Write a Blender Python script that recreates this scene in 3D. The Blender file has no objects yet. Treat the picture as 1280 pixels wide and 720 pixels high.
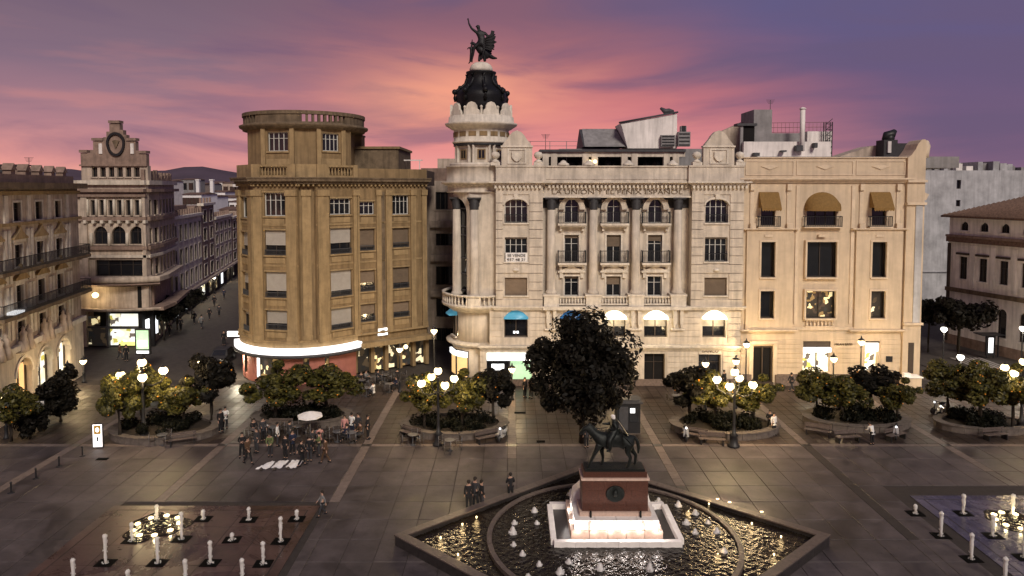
import bpy, bmesh, math, random
from mathutils import Vector, Matrix
R = math.radians
sc = bpy.context.scene
rnd = random.Random(7)
# ------------------------------------------------------------------ camera
FPX, HZ, CH, PITCH = 870.0, 235.0, 18.0, R(3.0)
SH = (360 - HZ) / FPX - math.tan(PITCH)
cam_d = bpy.data.cameras.new('camera'); cam = bpy.data.objects.new('camera', cam_d)
sc.collection.objects.link(cam); sc.camera = cam
cam.location = (0, 0, CH); cam.rotation_euler = (R(90) - PITCH, 0, 0)
cam_d.sensor_width = 36; cam_d.lens = FPX / 1280 * 36; cam_d.shift_y = -SH * FPX / 1280
cam_d.clip_start = .5; cam_d.clip_end = 6000
sc.view_settings.view_transform = 'Standard'; sc.view_settings.look = 'None'
sc.view_settings.exposure = 0; sc.view_settings.gamma = 1
# ------------------------------------------------------------------ sky
def nd(nt, t, loc=(0, 0), **kw):
    n = nt.nodes.new(t)
    for k, v in kw.items(): setattr(n, k, v)
    return n
world = bpy.data.worlds.new('World'); sc.world = world; world.use_nodes = True
nt = world.node_tree; nt.nodes.clear(); L = nt.links.new
tc = nd(nt, 'ShaderNodeTexCoord'); sep = nd(nt, 'ShaderNodeSeparateXYZ'); L(tc.outputs['Generated'], sep.inputs[0])
def M(op, a, b=None, c=None, clamp=False, tree=None):
    t = tree or nt
    n = t.nodes.new('ShaderNodeMath'); n.operation = op; n.use_clamp = clamp
    for i, v in enumerate((a, b, c)):
        if v is None: continue
        if isinstance(v, (int, float)): n.inputs[i].default_value = v
        else: t.links.new(v, n.inputs[i])
    return n.outputs[0]
def ramp(fac, stops, tree=None, interp='LINEAR'):
    t = tree or nt
    n = t.nodes.new('ShaderNodeValToRGB'); cr = n.color_ramp; cr.interpolation = interp
    while len(cr.elements) < len(stops): cr.elements.new(0.5)
    for e, (p, c) in zip(cr.elements, stops):
        e.position = p; e.color = (c[0], c[1], c[2], 1) if not isinstance(c, (int, float)) else (c, c, c, 1)
    if fac is not None: t.links.new(fac, n.inputs[0])
    return n.outputs[0]
def mix(fac, a, b, mode='MIX', tree=None):
    t = tree or nt
    n = t.nodes.new('ShaderNodeMix'); n.data_type = 'RGBA'; n.blend_type = mode
    for i, v in ((0, fac), (6, a), (7, b)):
        if isinstance(v, (int, float)): n.inputs[i].default_value = v
        elif isinstance(v, tuple): n.inputs[i].default_value = (v[0], v[1], v[2], 1)
        else: t.links.new(v, n.inputs[i])
    return n.outputs[2]
def srgb(r, g, b):
    f = lambda c: (c / 255 / 12.92) if c / 255 <= .04045 else ((c / 255 + .055) / 1.055) ** 2.4
    return (f(r), f(g), f(b))
X, Y, Z = sep.outputs
az = M('ARCTAN2', X, Y)                      # 0 straight ahead, + to the right
el = M('ARCSINE', M('MAXIMUM', Z, 0.0))
a01 = M('ADD', M('DIVIDE', az, 2 * math.pi), .5)
# cloud sheet seen in perspective
den = M('ADD', M('MAXIMUM', Z, 0.0), .13)
cx_ = M('DIVIDE', X, den); cy_ = M('DIVIDE', Y, den)
cmb = nd(nt, 'ShaderNodeCombineXYZ'); L(cx_, cmb.inputs[0]); L(cy_, cmb.inputs[1])
cmb2 = nd(nt, 'ShaderNodeCombineXYZ'); L(M('MULTIPLY', M('SINE', az), 2.6), cmb2.inputs[0]); L(M('MULTIPLY', el, 8.5), cmb2.inputs[1]); L(M('MULTIPLY', M('COSINE', az), 2.6), cmb2.inputs[2])
mp = nd(nt, 'ShaderNodeMapping'); mp.inputs['Rotation'].default_value = (0, 0, R(20)); mp.inputs['Scale'].default_value = (.8, 1.5, .8)
L(cmb2.outputs[0], mp.inputs[0])
ns = nd(nt, 'ShaderNodeTexNoise'); ns.inputs['Scale'].default_value = 1.0; ns.inputs['Detail'].default_value = 7; ns.inputs['Roughness'].default_value = .52; ns.inputs['Distortion'].default_value = .7
L(mp.outputs[0], ns.inputs['Vector'])
cl = ns.outputs['Fac']
ns2 = nd(nt, 'ShaderNodeTexNoise'); ns2.inputs['Scale'].default_value = 2.9; ns2.inputs['Detail'].default_value = 5; L(mp.outputs[0], ns2.inputs['Vector'])
clw = M('ADD', M('MULTIPLY', M('SUBTRACT', cl, .5), .9), M('MULTIPLY', M('SUBTRACT', ns2.outputs['Fac'], .5), .22))
elw = M('ADD', el, M('MULTIPLY', clw, .055))
e01 = M('DIVIDE', elw, math.pi / 2, clamp=True)
def deg(d): return d / 90.0
azw_ = M('ADD', az, M('MULTIPLY', clw, .5))
# colours by height for three bearings (left, glow, right)
left = ramp(e01, [(deg(0), srgb(248, 176, 150)), (deg(2.0), srgb(240, 160, 150)), (deg(4.6), srgb(176, 128, 138)), (deg(8.5), srgb(134, 110, 128)), (deg(15), srgb(118, 98, 114)), (deg(50), srgb(92, 82, 104))])
glow = ramp(e01, [(deg(0), srgb(250, 168, 156)), (deg(3.2), srgb(228, 142, 142)), (deg(6.5), srgb(202, 120, 126)), (deg(9.5), srgb(170, 108, 118)), (deg(13.5), srgb(134, 96, 114)), (deg(45), srgb(92, 80, 104))])
patch = M('MULTIPLY', M('POWER', 2.718, M('MULTIPLY', M('POWER', M('DIVIDE', M('ADD', azw_, .11), .15), 2.0), -1.0)), M('POWER', 2.718, M('MULTIPLY', M('POWER', M('DIVIDE', M('SUBTRACT', elw, .125), .05), 2.0), -1.0)))
glow = mix(M('MULTIPLY', patch, .8), glow, srgb(255, 172, 138))
right = ramp(e01, [(deg(0), srgb(134, 102, 126)), (deg(3), srgb(120, 94, 122)), (deg(8), srgb(106, 90, 124)), (deg(14), srgb(96, 92, 134)), (deg(45), srgb(74, 76, 110))])
azw = M('ADD', az, M('MULTIPLY', clw, .38))
tilt = M('ADD', azw, M('MULTIPLY', el, 1.1))
wR = M('SMOOTHSTEP', tilt, None) if False else None
def sstep(x, a, b):
    n = nt.nodes.new('ShaderNodeMapRange'); n.interpolation_type = 'SMOOTHSTEP'
    L(x, n.inputs[0]); n.inputs[1].default_value = a; n.inputs[2].default_value = b; return n.outputs[0]
wG = sstep(azw, -.50, -.08)
wR = sstep(tilt, .25, .68)
col = mix(wG, left, glow)
col = mix(wR, col, right)
# darker violet cloud bands, brighter pink fringes
bands = sstep(cl, .46, .66)
col = mix(M('MULTIPLY', bands, .60), col, srgb(106, 90, 120))
frn = sstep(ns2.outputs['Fac'], .52, .72)
nearh = M('SUBTRACT', 1.0, sstep(el, .05, .26))
col = mix(M('MULTIPLY', M('MULTIPLY', frn, .22), M('MULTIPLY', nearh, M('SUBTRACT', 1.0, wR))), col, srgb(252, 158, 136))
bg = nd(nt, 'ShaderNodeBackground'); bg.inputs['Strength'].default_value = 1.0
L(col, bg.inputs['Color']); wo = nd(nt, 'ShaderNodeOutputWorld'); L(bg.outputs[0], wo.inputs[0])
# ------------------------------------------------------------------ soft sun lamp added behind the camera for the facades, standing for twilight glow
sd = bpy.data.lights.new('sun', 'SUN'); sd.energy = 2.6; sd.angle = R(16); sd.color = (1.0, .89, .77)
sun = bpy.data.objects.new('sun', sd); sc.collection.objects.link(sun)
sun.rotation_euler = (R(55), 0, R(17))
# ================================================================== helpers
COL = sc.collection
def ray(px, py):
    c = Vector(((px - 640) / FPX, -(py - 360) / FPX - SH, -1.0))
    return Matrix.Rotation(R(90) - PITCH, 3, 'X') @ c
def G(px, py, z=0.0):
    d = ray(px, py); t = (z - CH) / d.z; return Vector((d.x * t, d.y * t, z))
def W(px, py, Yd):
    d = ray(px, py); t = Yd / d.y; return Vector((d.x * t, Yd, CH + d.z * t))
WL = {}
def tag(o, label=None, cat=None, group=None, kind=None):
    if o is None: return None
    if label: o['label'] = label
    if cat: o['category'] = cat
    if group: o['group'] = group
    if kind: o['kind'] = kind
    return o
def empty(name, loc, label=None, cat=None, group=None, rz=0):
    o = bpy.data.objects.new(name, None); COL.objects.link(o); o.location = loc; o.rotation_euler.z = rz
    o.empty_display_size = .3; WL[o.name] = Vector(loc); return tag(o, label, cat, group)
def dup(root, loc=None, rz=None, scale=None, label=None, parent=None):
    r = root.copy(); COL.objects.link(r)
    if parent: r.parent = parent
    if loc is not None: r.location = loc; WL[r.name] = Vector(loc)
    if rz is not None: r.rotation_euler.z = rz
    if scale is not None: r.scale = (scale,) * 3 if isinstance(scale, (int, float)) else scale
    if label: r['label'] = label
    for ch in list(root.children): dup(ch, parent=r)
    return r
class Fr:
    """facade frame: s along the wall, z up, d out of the wall"""
    def __init__(s, A, B):
        s.A = Vector((A[0], A[1])); v = Vector((B[0], B[1])) - s.A; s.len = v.length
        s.u = v / s.len; s.n = Vector((s.u.y, -s.u.x))
    def P(s, a, z, d=0.0):
        q = s.A + s.u * a + s.n * d; return Vector((q.x, q.y, z))
    def px(s, px, py, d=0.0):
        r_ = ray(px, py); o = s.A + s.n * d
        t = (o.x * s.n.x + o.y * s.n.y) / (r_.x * s.n.x + r_.y * s.n.y)
        q = Vector((r_.x * t, r_.y * t)) - o
        return q.dot(s.u), CH + r_.z * t
    def S(s, px, d=0.0): return s.px(px, 300, d)[0]
    def Zp(s, px, py, d=0.0): return s.px(px, py, d)[1]
class MB:
    def __init__(s): s.v = []; s.f = []; s.sm = []
    def add(s, vs, fs, smooth=False):
        b = len(s.v); s.v += [Vector(v) for v in vs]
        s.f += [tuple(b + i for i in f) for f in fs]; s.sm += [smooth] * len(fs); return s
    def hexa(s, p):
        return s.add(p, [(0, 3, 2, 1), (4, 5, 6, 7), (0, 1, 5, 4), (1, 2, 6, 5), (2, 3, 7, 6), (3, 0, 4, 7)])
    def box(s, x0, x1, y0, y1, z0, z1):
        return s.hexa([(x0, y0, z0), (x1, y0, z0), (x1, y1, z0), (x0, y1, z0), (x0, y0, z1), (x1, y0, z1), (x1, y1, z1), (x0, y1, z1)])
    def fb(s, F, a, b, z0, z1, d0, d1):
        return s.hexa([F.P(a, z0, d1), F.P(b, z0, d1), F.P(b, z0, d0), F.P(a, z0, d0), F.P(a, z1, d1), F.P(b, z1, d1), F.P(b, z1, d0), F.P(a, z1, d0)])
    def ext(s, F, poly, d0, d1):
        n = len(poly)
        vs = [F.P(a, z, d1) for a, z in poly] + [F.P(a, z, d0) for a, z in poly]
        fs = [tuple(range(n)), tuple(range(2 * n - 1, n - 1, -1))] + [(i, i + n, (i + 1) % n + n, (i + 1) % n) for i in range(n)]
        return s.add(vs, fs)
    def prism(s, pts, z0, z1):
        n = len(pts)
        vs = [(x, y, z0) for x, y in pts] + [(x, y, z1) for x, y in pts]
        return s.add(vs, [tuple(range(n - 1, -1, -1)), tuple(range(n, 2 * n))] + [(i, (i + 1) % n, (i + 1) % n + n, i + n) for i in range(n)])
    def lathe(s, cx, cy, prof, seg=16, smooth=True, a0=0, a1=2 * math.pi, sx=1, sy=1):
        full = abs(a1 - a0 - 2 * math.pi) < 1e-6; m = seg if full else seg + 1
        vs = []; fs = []
        for r, z in prof:
            for k in range(m):
                a = a0 + (a1 - a0) * k / seg; vs.append((cx + r * math.cos(a) * sx, cy + r * math.sin(a) * sy, z))
        for i in range(len(prof) - 1):
            for k in range(seg):
                k2 = (k + 1) % m if full else k + 1
                fs.append((i * m + k, i * m + k2, (i + 1) * m + k2, (i + 1) * m + k))
        s.add(vs, fs, smooth)
        if full:
            b = len(s.v) - len(vs)
            if prof[-1][0] > 1e-4: s.f.append(tuple(b + (len(prof) - 1) * m + k for k in range(m))); s.sm.append(False)
            if prof[0][0] > 1e-4: s.f.append(tuple(b + k for k in range(m - 1, -1, -1))); s.sm.append(False)
        return s
    def tube(s, pts, rads, seg=8, smooth=True):
        pts = [Vector(p) for p in pts]; vs = []; fs = []
        if isinstance(rads, (int, float)): rads = [rads] * len(pts)
        ref = Vector((0, 0, 1))
        for i, p in enumerate(pts):
            t = (pts[min(i + 1, len(pts) - 1)] - pts[max(i - 1, 0)])
            if t.length < 1e-6: t = Vector((0, 0, 1))
            t.normalize()
            a = t.cross(ref)
            if a.length < .05: a = t.cross(Vector((0, 1, 0)))
            a.normalize(); b = t.cross(a)
            for k in range(seg):
                an = 2 * math.pi * k / seg; vs.append(p + (a * math.cos(an) + b * math.sin(an)) * rads[i])
        for i in range(len(pts) - 1):
            for k in range(seg):
                k2 = (k + 1) % seg; fs.append((i * seg + k, (i + 1) * seg + k, (i + 1) * seg + k2, i * seg + k2))
        fs.append(tuple(range(seg))); fs.append(tuple((len(pts) - 1) * seg + k for k in range(seg - 1, -1, -1)))
        return s.add(vs, fs, smooth)
    def ball(s, c, r, seg=12, rings=8, sz=1.0):
        pr = [(max(r * math.sin(math.pi * i / rings), 1e-5), c[2] - r * sz * math.cos(math.pi * i / rings)) for i in range(rings + 1)]
        return s.lathe(c[0], c[1], pr, seg)
    def build(s, name, mat, parent=None, origin=None, **kw):
        if not s.v: return None
        lo = Vector([min(v[i] for v in s.v) for i in range(3)]); hi = Vector([max(v[i] for v in s.v) for i in range(3)])
        c = Vector(origin) if origin is not None else Vector(((lo.x + hi.x) / 2, (lo.y + hi.y) / 2, lo.z))
        me = bpy.data.meshes.new(name); me.from_pydata([v - c for v in s.v], [], s.f)
        me.polygons.foreach_set('use_smooth', s.sm); me.update()
        if mat: me.materials.append(mat)
        o = bpy.data.objects.new(name, me); COL.objects.link(o); WL[o.name] = c
        if parent: o.parent = parent; o.location = c - WL[parent.name]
        else: o.location = c
        tag(o, **kw); return o
# ------------------------------------------------------------------ materials
def mat(name, base, rough=.8, metal=0, var=.25, scale=1.5, bump=.15, bscale=None, spec=.3, emit=None, estr=0, objvar=0, streak=0, coat=0, trans=0, dark=None):
    m = bpy.data.materials.new(name); m.use_nodes = True; t = m.node_tree; b = t.nodes['Principled BSDF']
    b.inputs['Roughness'].default_value = rough; b.inputs['Metallic'].default_value = metal
    b.inputs['Specular IOR Level'].default_value = spec
    c = t.nodes.new('ShaderNodeTexCoord'); g = t.nodes.new('ShaderNodeNewGeometry')
    pos = g.outputs['Position']
    n1 = t.nodes.new('ShaderNodeTexNoise'); n1.inputs['Scale'].default_value = scale; n1.inputs['Detail'].default_value = 6; n1.inputs['Roughness'].default_value = .65
    t.links.new(pos, n1.inputs['Vector'])
    lo = tuple(max(0, x * (1 - var)) for x in base); hi = tuple(min(1, x * (1 + var * .7)) for x in base)
    colr = ramp(n1.outputs['Fac'], [(.3, lo), (.7, hi)], tree=t)
    if streak:
        mpn = t.nodes.new('ShaderNodeMapping'); mpn.inputs['Scale'].default_value = (2.2, 2.2, .22); t.links.new(pos, mpn.inputs[0])
        n3 = t.nodes.new('ShaderNodeTexNoise'); n3.inputs['Scale'].default_value = 1.3; n3.inputs['Detail'].default_value = 5; t.links.new(mpn.outputs[0], n3.inputs['Vector'])
        sf = ramp(n3.outputs['Fac'], [(.42, 1), (.66, 0)], tree=t)
        colr = mix(M('MULTIPLY', M('SUBTRACT', 1.0, sf, tree=t), streak, tree=t), colr, tuple(x * .35 for x in base), tree=t)
    if objvar:
        oi = t.nodes.new('ShaderNodeObjectInfo')
        f = M('ADD', M('MULTIPLY', oi.outputs['Random'], objvar * 2, tree=t), 1 - objvar, tree=t)
        vm = t.nodes.new('ShaderNodeVectorMath'); vm.operation = 'SCALE'; t.links.new(colr, vm.inputs[0]); t.links.new(f, vm.inputs['Scale']); colr = vm.outputs[0]
    t.links.new(colr, b.inputs['Base Color'])
    if bump:
        n2 = t.nodes.new('ShaderNodeTexNoise'); n2.inputs['Scale'].default_value = bscale or scale * 8; n2.inputs['Detail'].default_value = 4; t.links.new(pos, n2.inputs['Vector'])
        bp = t.nodes.new('ShaderNodeBump'); bp.inputs['Strength'].default_value = bump; bp.inputs['Distance'].default_value = .05
        t.links.new(n2.outputs['Fac'], bp.inputs['Height']); t.links.new(bp.outputs[0], b.inputs['Normal'])
    if emit: b.inputs['Emission Color'].default_value = (*emit, 1); b.inputs['Emission Strength'].default_value = estr
    if coat: b.inputs['Coat Weight'].default_value = coat
    if trans: b.inputs['Transmission Weight'].default_value = trans
    return m
mt = {}
mt['cream'] = mat('cream_stone', (.61, .54, .45), .85, scale=.9, var=.22, streak=.42, bump=.25)
mt['cream2'] = mat('cream_moulding', (.68, .62, .53), .85, scale=2, var=.22, streak=.3, bump=.2)
mt['ochre'] = mat('ochre_render', (.26, .18, .093), .88, scale=.8, var=.25, streak=.5, bump=.2)
mt['ochre2'] = mat('ochre_pilaster', (.35, .25, .13), .88, scale=1.5, var=.22, streak=.4, bump=.2)
mt['ochred'] = mat('weathered_cornice', (.17, .125, .08), .9, scale=1.6, var=.4, streak=.5)
mt['sand'] = mat('sand_render', (.60, .485, .35), .85, scale=.7, var=.13, streak=.22, bump=.12)
mt['sand2'] = mat('sand_moulding', (.66, .54, .40), .85, scale=1.6, var=.13, streak=.2)
mt['plinth'] = mat('grey_granite_plinth', (.16, .12, .10), .6, scale=6, var=.4)
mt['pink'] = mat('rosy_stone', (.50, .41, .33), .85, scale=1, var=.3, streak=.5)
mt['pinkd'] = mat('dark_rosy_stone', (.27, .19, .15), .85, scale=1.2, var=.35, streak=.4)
mt['white'] = mat('white_render', (.80, .75, .71), .85, scale=.5, var=.2, streak=.4)
mt['grim'] = mat('stained_white_render', (.44, .44, .45), .9, scale=.35, var=.4, streak=.3)
mt['grey'] = mat('grey_render', (.26, .25, .25), .85, scale=1, var=.25, streak=.3)
mt['dkgrey'] = mat('dark_grey_metal', (.06, .06, .065), .55, scale=3, var=.3)
mt['terra'] = mat('clay_tiles', (.16, .10, .075), .9, scale=4, var=.4)
mt['slate'] = mat('dark_slate', (.035, .033, .035), .6, scale=5, var=.4)
mt['black'] = mat('black_iron', (.018, .018, .02), .45, var=.2, bump=0)
mt['bronze'] = mat('dark_bronze', (.018, .021, .019), .45, metal=.4, scale=9, var=.5, bump=.2)
mt['blackb'] = mat('blackened_bronze', (.012, .012, .014), .5, metal=.3, scale=9, var=.4)
mt['frame'] = mat('white_joinery', (.55, .54, .50), .6, var=.1, bump=0)
mt['framed'] = mat('dark_joinery', (.06, .045, .035), .6, var=.2, bump=0)
mt['shut'] = mat('grey_blind', (.36, .33, .29), .7, scale=2, var=.12, objvar=.16)
mt['shutb'] = mat('brown_blind', (.17, .125, .085), .7, scale=2, var=.2, objvar=.2)
mt['glass'] = mat('window_glass', (.012, .013, .016), .06, spec=.6, var=.3, bump=0)
mt['void'] = mat('dark_room', (.008, .007, .007), .9, var=.3, bump=0)
mt['awn'] = mat('ochre_canvas', (.22, .13, .042), .85, scale=6, var=.25, bump=.1)
mt['blue'] = mat('blue_glass_fanlight', (.08, .30, .46), .3, emit=(.08, .40, .62), estr=.3, bump=0)
mt['blued'] = mat('dark_blue_fanlight', (.02, .12, .32), .25, emit=(.04, .14, .34), estr=.3, bump=0)
mt['fan'] = mat('lit_fanlight', (.8, .75, .6), .4, emit=(1, .93, .72), estr=2.2, bump=0)
mt['lit'] = mat('lit_sign_panel', (.8, .8, .8), .4, emit=(.95, .98, 1), estr=1.6, bump=0)
mt['litw'] = mat('lit_fascia', (.8, .8, .8), .4, emit=(1, .96, .95), estr=1.5, bump=0)
mt['lity'] = mat('yellow_lit_panel', (.7, .6, .2), .4, emit=(.8, .85, .25), estr=1.1, bump=0)
mt['litg'] = mat('green_lit_panel', (.4, .6, .4), .4, emit=(.55, .85, .5), estr=.7, bump=0)
mt['warm'] = mat('warm_lit_room', (.6, .4, .2), .6, emit=(1, .62, .25), estr=.9, bump=0)
mt['globe'] = mat('lamp_glass', (.9, .85, .7), .3, emit=(1, .76, .40), estr=3.6, bump=0)
mt['globew'] = mat('cool_lamp_glass', (.9, .9, .85), .3, emit=(1, .93, .78), estr=4, bump=0)
mt['redw'] = mat('salmon_shop_render', (.36, .14, .11), .75, scale=2, var=.15)
mt['red'] = mat('red_granite', (.085, .032, .020), .38, scale=14, var=.4, bump=.05, spec=.5)
mt['redtrim'] = mat('pale_granite_moulding', (.55, .40, .32), .5, scale=6, var=.2)
mt['marble'] = mat('white_marble', (.78, .74, .70), .4, scale=2.5, var=.12, bump=.05)
mt['basin'] = mat('black_basin_stone', (.030, .026, .025), .35, scale=5, var=.4, spec=.5)
mt['coping'] = mat('basin_coping', (.11, .085, .075), .4, scale=5, var=.3)
mt['strip'] = mat('pale_paving_strip', (.155, .122, .108), .6, scale=3, var=.3, objvar=.12)
mt['joint'] = mat('dark_paving_joint', (.040, .033, .030), .9, scale=3)
mt['earth'] = mat('asphalt', (.062, .052, .046), .8, scale=2, var=.3)
mt['line'] = mat('white_road_paint', (.34, .31, .29), .7, scale=8, var=.3)
mt['planter'] = mat('planter_stone', (.115, .095, .082), .8, scale=3, var=.35)
mt['soil'] = mat('planter_soil', (.03, .022, .015), .95)
mt['bark'] = mat('bark', (.035, .027, .02), .95, scale=8, var=.4, bump=.5)
mt['hill'] = mat('far_hillside', (.085, .062, .085), 1, scale=.006, var=.35, bump=0)  # purple tone puts the distance haze into the colour
mt['fruit'] = mat('orange_peel', (.75, .28, .03), .5, bump=0)
mt['cloth'] = mat('white_cloth', (.8, .78, .76), .8, scale=5, var=.08)
mt['grate'] = mat('black_grate', (.004, .004, .004), .9, bump=0, spec=.05)
mt['foam'] = mat('white_water_foam', (.86, .83, .80), .35, scale=14, var=.1, bump=.6, bscale=22, trans=.35)
def slabmat(name, base, rough, objvar, wet=0):
    m = mat(name, base, rough, scale=.8, var=.38, bump=.10, bscale=9, objvar=objvar, spec=.35)
    t = m.node_tree; b = t.nodes['Principled BSDF']; g = t.nodes.new('ShaderNodeNewGeometry')
    n = t.nodes.new('ShaderNodeTexNoise'); n.inputs['Scale'].default_value = .23; n.inputs['Detail'].default_value = 8; n.inputs['Roughness'].default_value = .7; n.inputs['Distortion'].default_value = .8
    t.links.new(g.outputs['Position'], n.inputs['Vector'])
    r = ramp(n.outputs['Fac'], [(.35, rough - .17), (.65, rough + .12)], tree=t); t.links.new(r, b.inputs['Roughness'])
    old = b.inputs['Base Color'].links[0].from_socket
    st = ramp(n.outputs['Fac'], [(.34, .42), (.5, .95), (.68, 1.25)], tree=t)
    # fine dark grime flecks and drip trails
    n4 = t.nodes.new('ShaderNodeTexNoise'); n4.inputs['Scale'].default_value = 2.7; n4.inputs['Detail'].default_value = 9; n4.inputs['Roughness'].default_value = .8
    t.links.new(g.outputs['Position'], n4.inputs['Vector'])
    st2 = ramp(n4.outputs['Fac'], [(.33, .35), (.43, 1.0)], tree=t)
    t.links.new(mix(1.0, mix(1.0, old, st, 'MULTIPLY', tree=t), st2, 'MULTIPLY', tree=t), b.inputs['Base Color']); return m
mt['slab'] = slabmat('brown_paving_stone', (.078, .064, .064), .58, .15)
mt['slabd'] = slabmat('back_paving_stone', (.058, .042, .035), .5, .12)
mt['slabr'] = slabmat('wet_red_stone', (.085, .050, .042), .34, .15)
mt['slabb'] = slabmat('wet_blue_grey_stone', (.078, .070, .105), .30, .15)
def leafmat(name, a, b_, objvar=.15, spec=.3):
    m = bpy.data.materials.new(name); m.use_nodes = True; t = m.node_tree; b = t.nodes['Principled BSDF']
    g = t.nodes.new('ShaderNodeNewGeometry'); n = t.nodes.new('ShaderNodeTexNoise'); n.inputs['Scale'].default_value = 2.2; n.inputs['Detail'].default_value = 3
    t.links.new(g.outputs['Position'], n.inputs['Vector'])
    w = t.nodes.new('ShaderNodeTexWhiteNoise'); w.noise_dimensions = '1D'; t.links.new(g.outputs['Random Per Island'], w.inputs['W'])
    f = M('ADD', M('MULTIPLY', n.outputs['Fac'], .6, tree=t), M('MULTIPLY', w.outputs['Value'], .5, tree=t), tree=t)
    c = ramp(f, [(.3, a), (.8, b_)], tree=t); t.links.new(c, b.inputs['Base Color'])
    b.inputs['Roughness'].default_value = .5; b.inputs['Specular IOR Level'].default_value = spec
    tr = t.nodes.new('ShaderNodeBsdfTranslucent'); t.links.new(c, tr.inputs[0]); ms = t.nodes.new('ShaderNodeMixShader'); ms.inputs[0].default_value = .25
    o = t.nodes['Material Output']; t.links.new(b.outputs[0], ms.inputs[1]); t.links.new(tr.outputs[0], ms.inputs[2]); t.links.new(ms.outputs[0], o.inputs[0]); return m
mt['leaf'] = leafmat('orange_tree_leaves', (.010, .013, .005), (.12, .108, .022))  # lighter tone yellowed in the colour to stand for lamplight
mt['leafd'] = leafmat('dark_leaves', (.005, .005, .004), (.022, .019, .014), spec=.1)
mt['hedge'] = leafmat('hedge_leaves', (.004, .005, .003), (.013, .013, .008), spec=.1)
def watermat():
    m = bpy.data.materials.new('rippled_water'); m.use_nodes = True; t = m.node_tree; b = t.nodes['Principled BSDF']
    b.inputs['Base Color'].default_value = (.012, .009, .006, 1); b.inputs['Roughness'].default_value = .05; b.inputs['Specular IOR Level'].default_value = .24
    g = t.nodes.new('ShaderNodeNewGeometry')
    n = t.nodes.new('ShaderNodeTexNoise'); n.inputs['Scale'].default_value = 4.2; n.inputs['Detail'].default_value = 3; n.inputs['Distortion'].default_value = .5; t.links.new(g.outputs['Position'], n.inputs['Vector'])
    bp = t.nodes.new('ShaderNodeBump'); bp.inputs['Strength'].default_value = .6; bp.inputs['Distance'].default_value = .10
    t.links.new(n.outputs['Fac'], bp.inputs['Height']); t.links.new(bp.outputs[0], b.inputs['Normal']); return m
mt['water'] = watermat()
def shopmat(name, cols, scale, strength):
    """goods and lights seen in a lit shop: cells of different brightness"""
    m = bpy.data.materials.new(name); m.use_nodes = True; t = m.node_tree; b = t.nodes['Principled BSDF']; g = t.nodes.new('ShaderNodeNewGeometry')
    v = t.nodes.new('ShaderNodeTexVoronoi'); v.distance = 'CHEBYCHEV'; v.inputs['Scale'].default_value = scale; t.links.new(g.outputs['Position'], v.inputs['Vector'])
    s = t.nodes.new('ShaderNodeSeparateColor'); t.links.new(v.outputs['Color'], s.inputs[0])
    c = ramp(s.outputs[0], cols, tree=t, interp='CONSTANT'); t.links.new(c, b.inputs['Base Color']); t.links.new(c, b.inputs['Emission Color']); b.inputs['Emission Strength'].default_value = strength
    return m
mt['shopw'] = shopmat('lit_shop_goods', [(0, (.9, .9, .8)), (.35, (.85, .8, .55)), (.6, (.12, .1, .08)), (.75, (.95, .95, .9)), (.9, (.5, .45, .1))], 1.9, 1.1)
mt['shopd'] = shopmat('dim_shop_goods', [(0, (.02, .015, .01)), (.45, (.25, .16, .06)), (.62, (.02, .02, .02)), (.78, (.9, .75, .4)), (.86, (.05, .03, .02))], 2.6, .8)
mt['bar'] = shopmat('bar_shelf_lights', [(0, (.012, .01, .008)), (.6, (.05, .035, .02)), (.80, (.85, .75, .5)), (.88, (.01, .01, .01))], 2.0, .7)
# ------------------------------------------------------------------ facade builders
def arcpts(a, b, zs, zt, n=10):
    """points of an arch from left spring to right spring"""
    c = (a + b) / 2; rx = (b - a) / 2
    return [(c - rx * math.cos(math.pi * i / n), zs + (zt - zs) * math.sin(math.pi * i / n)) for i in range(n + 1)]
def wall(mb, F, s0, s1, z0, z1, ops, d0, d1):
    """wall slab with openings; ops = (a, b, z0, z1, rise)"""
    ss = sorted({s0, s1} | {x for o in ops for x in o[:2] if s0 < x < s1}); zs = sorted({z0, z1} | {x for o in ops for x in o[2:4] if z0 < x < z1})
    for i in range(len(ss) - 1):
        run = None
        for j in range(len(zs)):
            solid = False
            if j < len(zs) - 1:
                cs = (ss[i] + ss[i + 1]) / 2; cz = (zs[j] + zs[j + 1]) / 2
                solid = not any(o[0] < cs < o[1] and o[2] < cz < o[3] for o in ops)
            if solid and run is None: run = zs[j]
            if not solid and run is not None:
                mb.fb(F, ss[i], ss[i + 1], run, zs[j], d0, d1); run = None
    for o in ops:
        if len(o) > 4 and o[4]:
            a, b, _, zt, rise = o[:5]; p = arcpts(a, b, zt - rise, zt); m = len(p) // 2
            mb.ext(F, [(a, zt)] + p[:m + 1][::1], d0 + .002, d1 - .002) if False else None
            for i in range(m): mb.ext(F, [(p[i][0], p[i][1]), (p[i + 1][0], p[i + 1][1]), (p[i + 1][0], zt), (p[i][0], zt)], d0, d1 - .003)
            for i in range(m, len(p) - 1): mb.ext(F, [(p[i][0], p[i][1]), (p[i + 1][0], p[i + 1][1]), (p[i + 1][0], zt), (p[i][0], zt)], d0, d1 - .003)
    return mb
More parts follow.
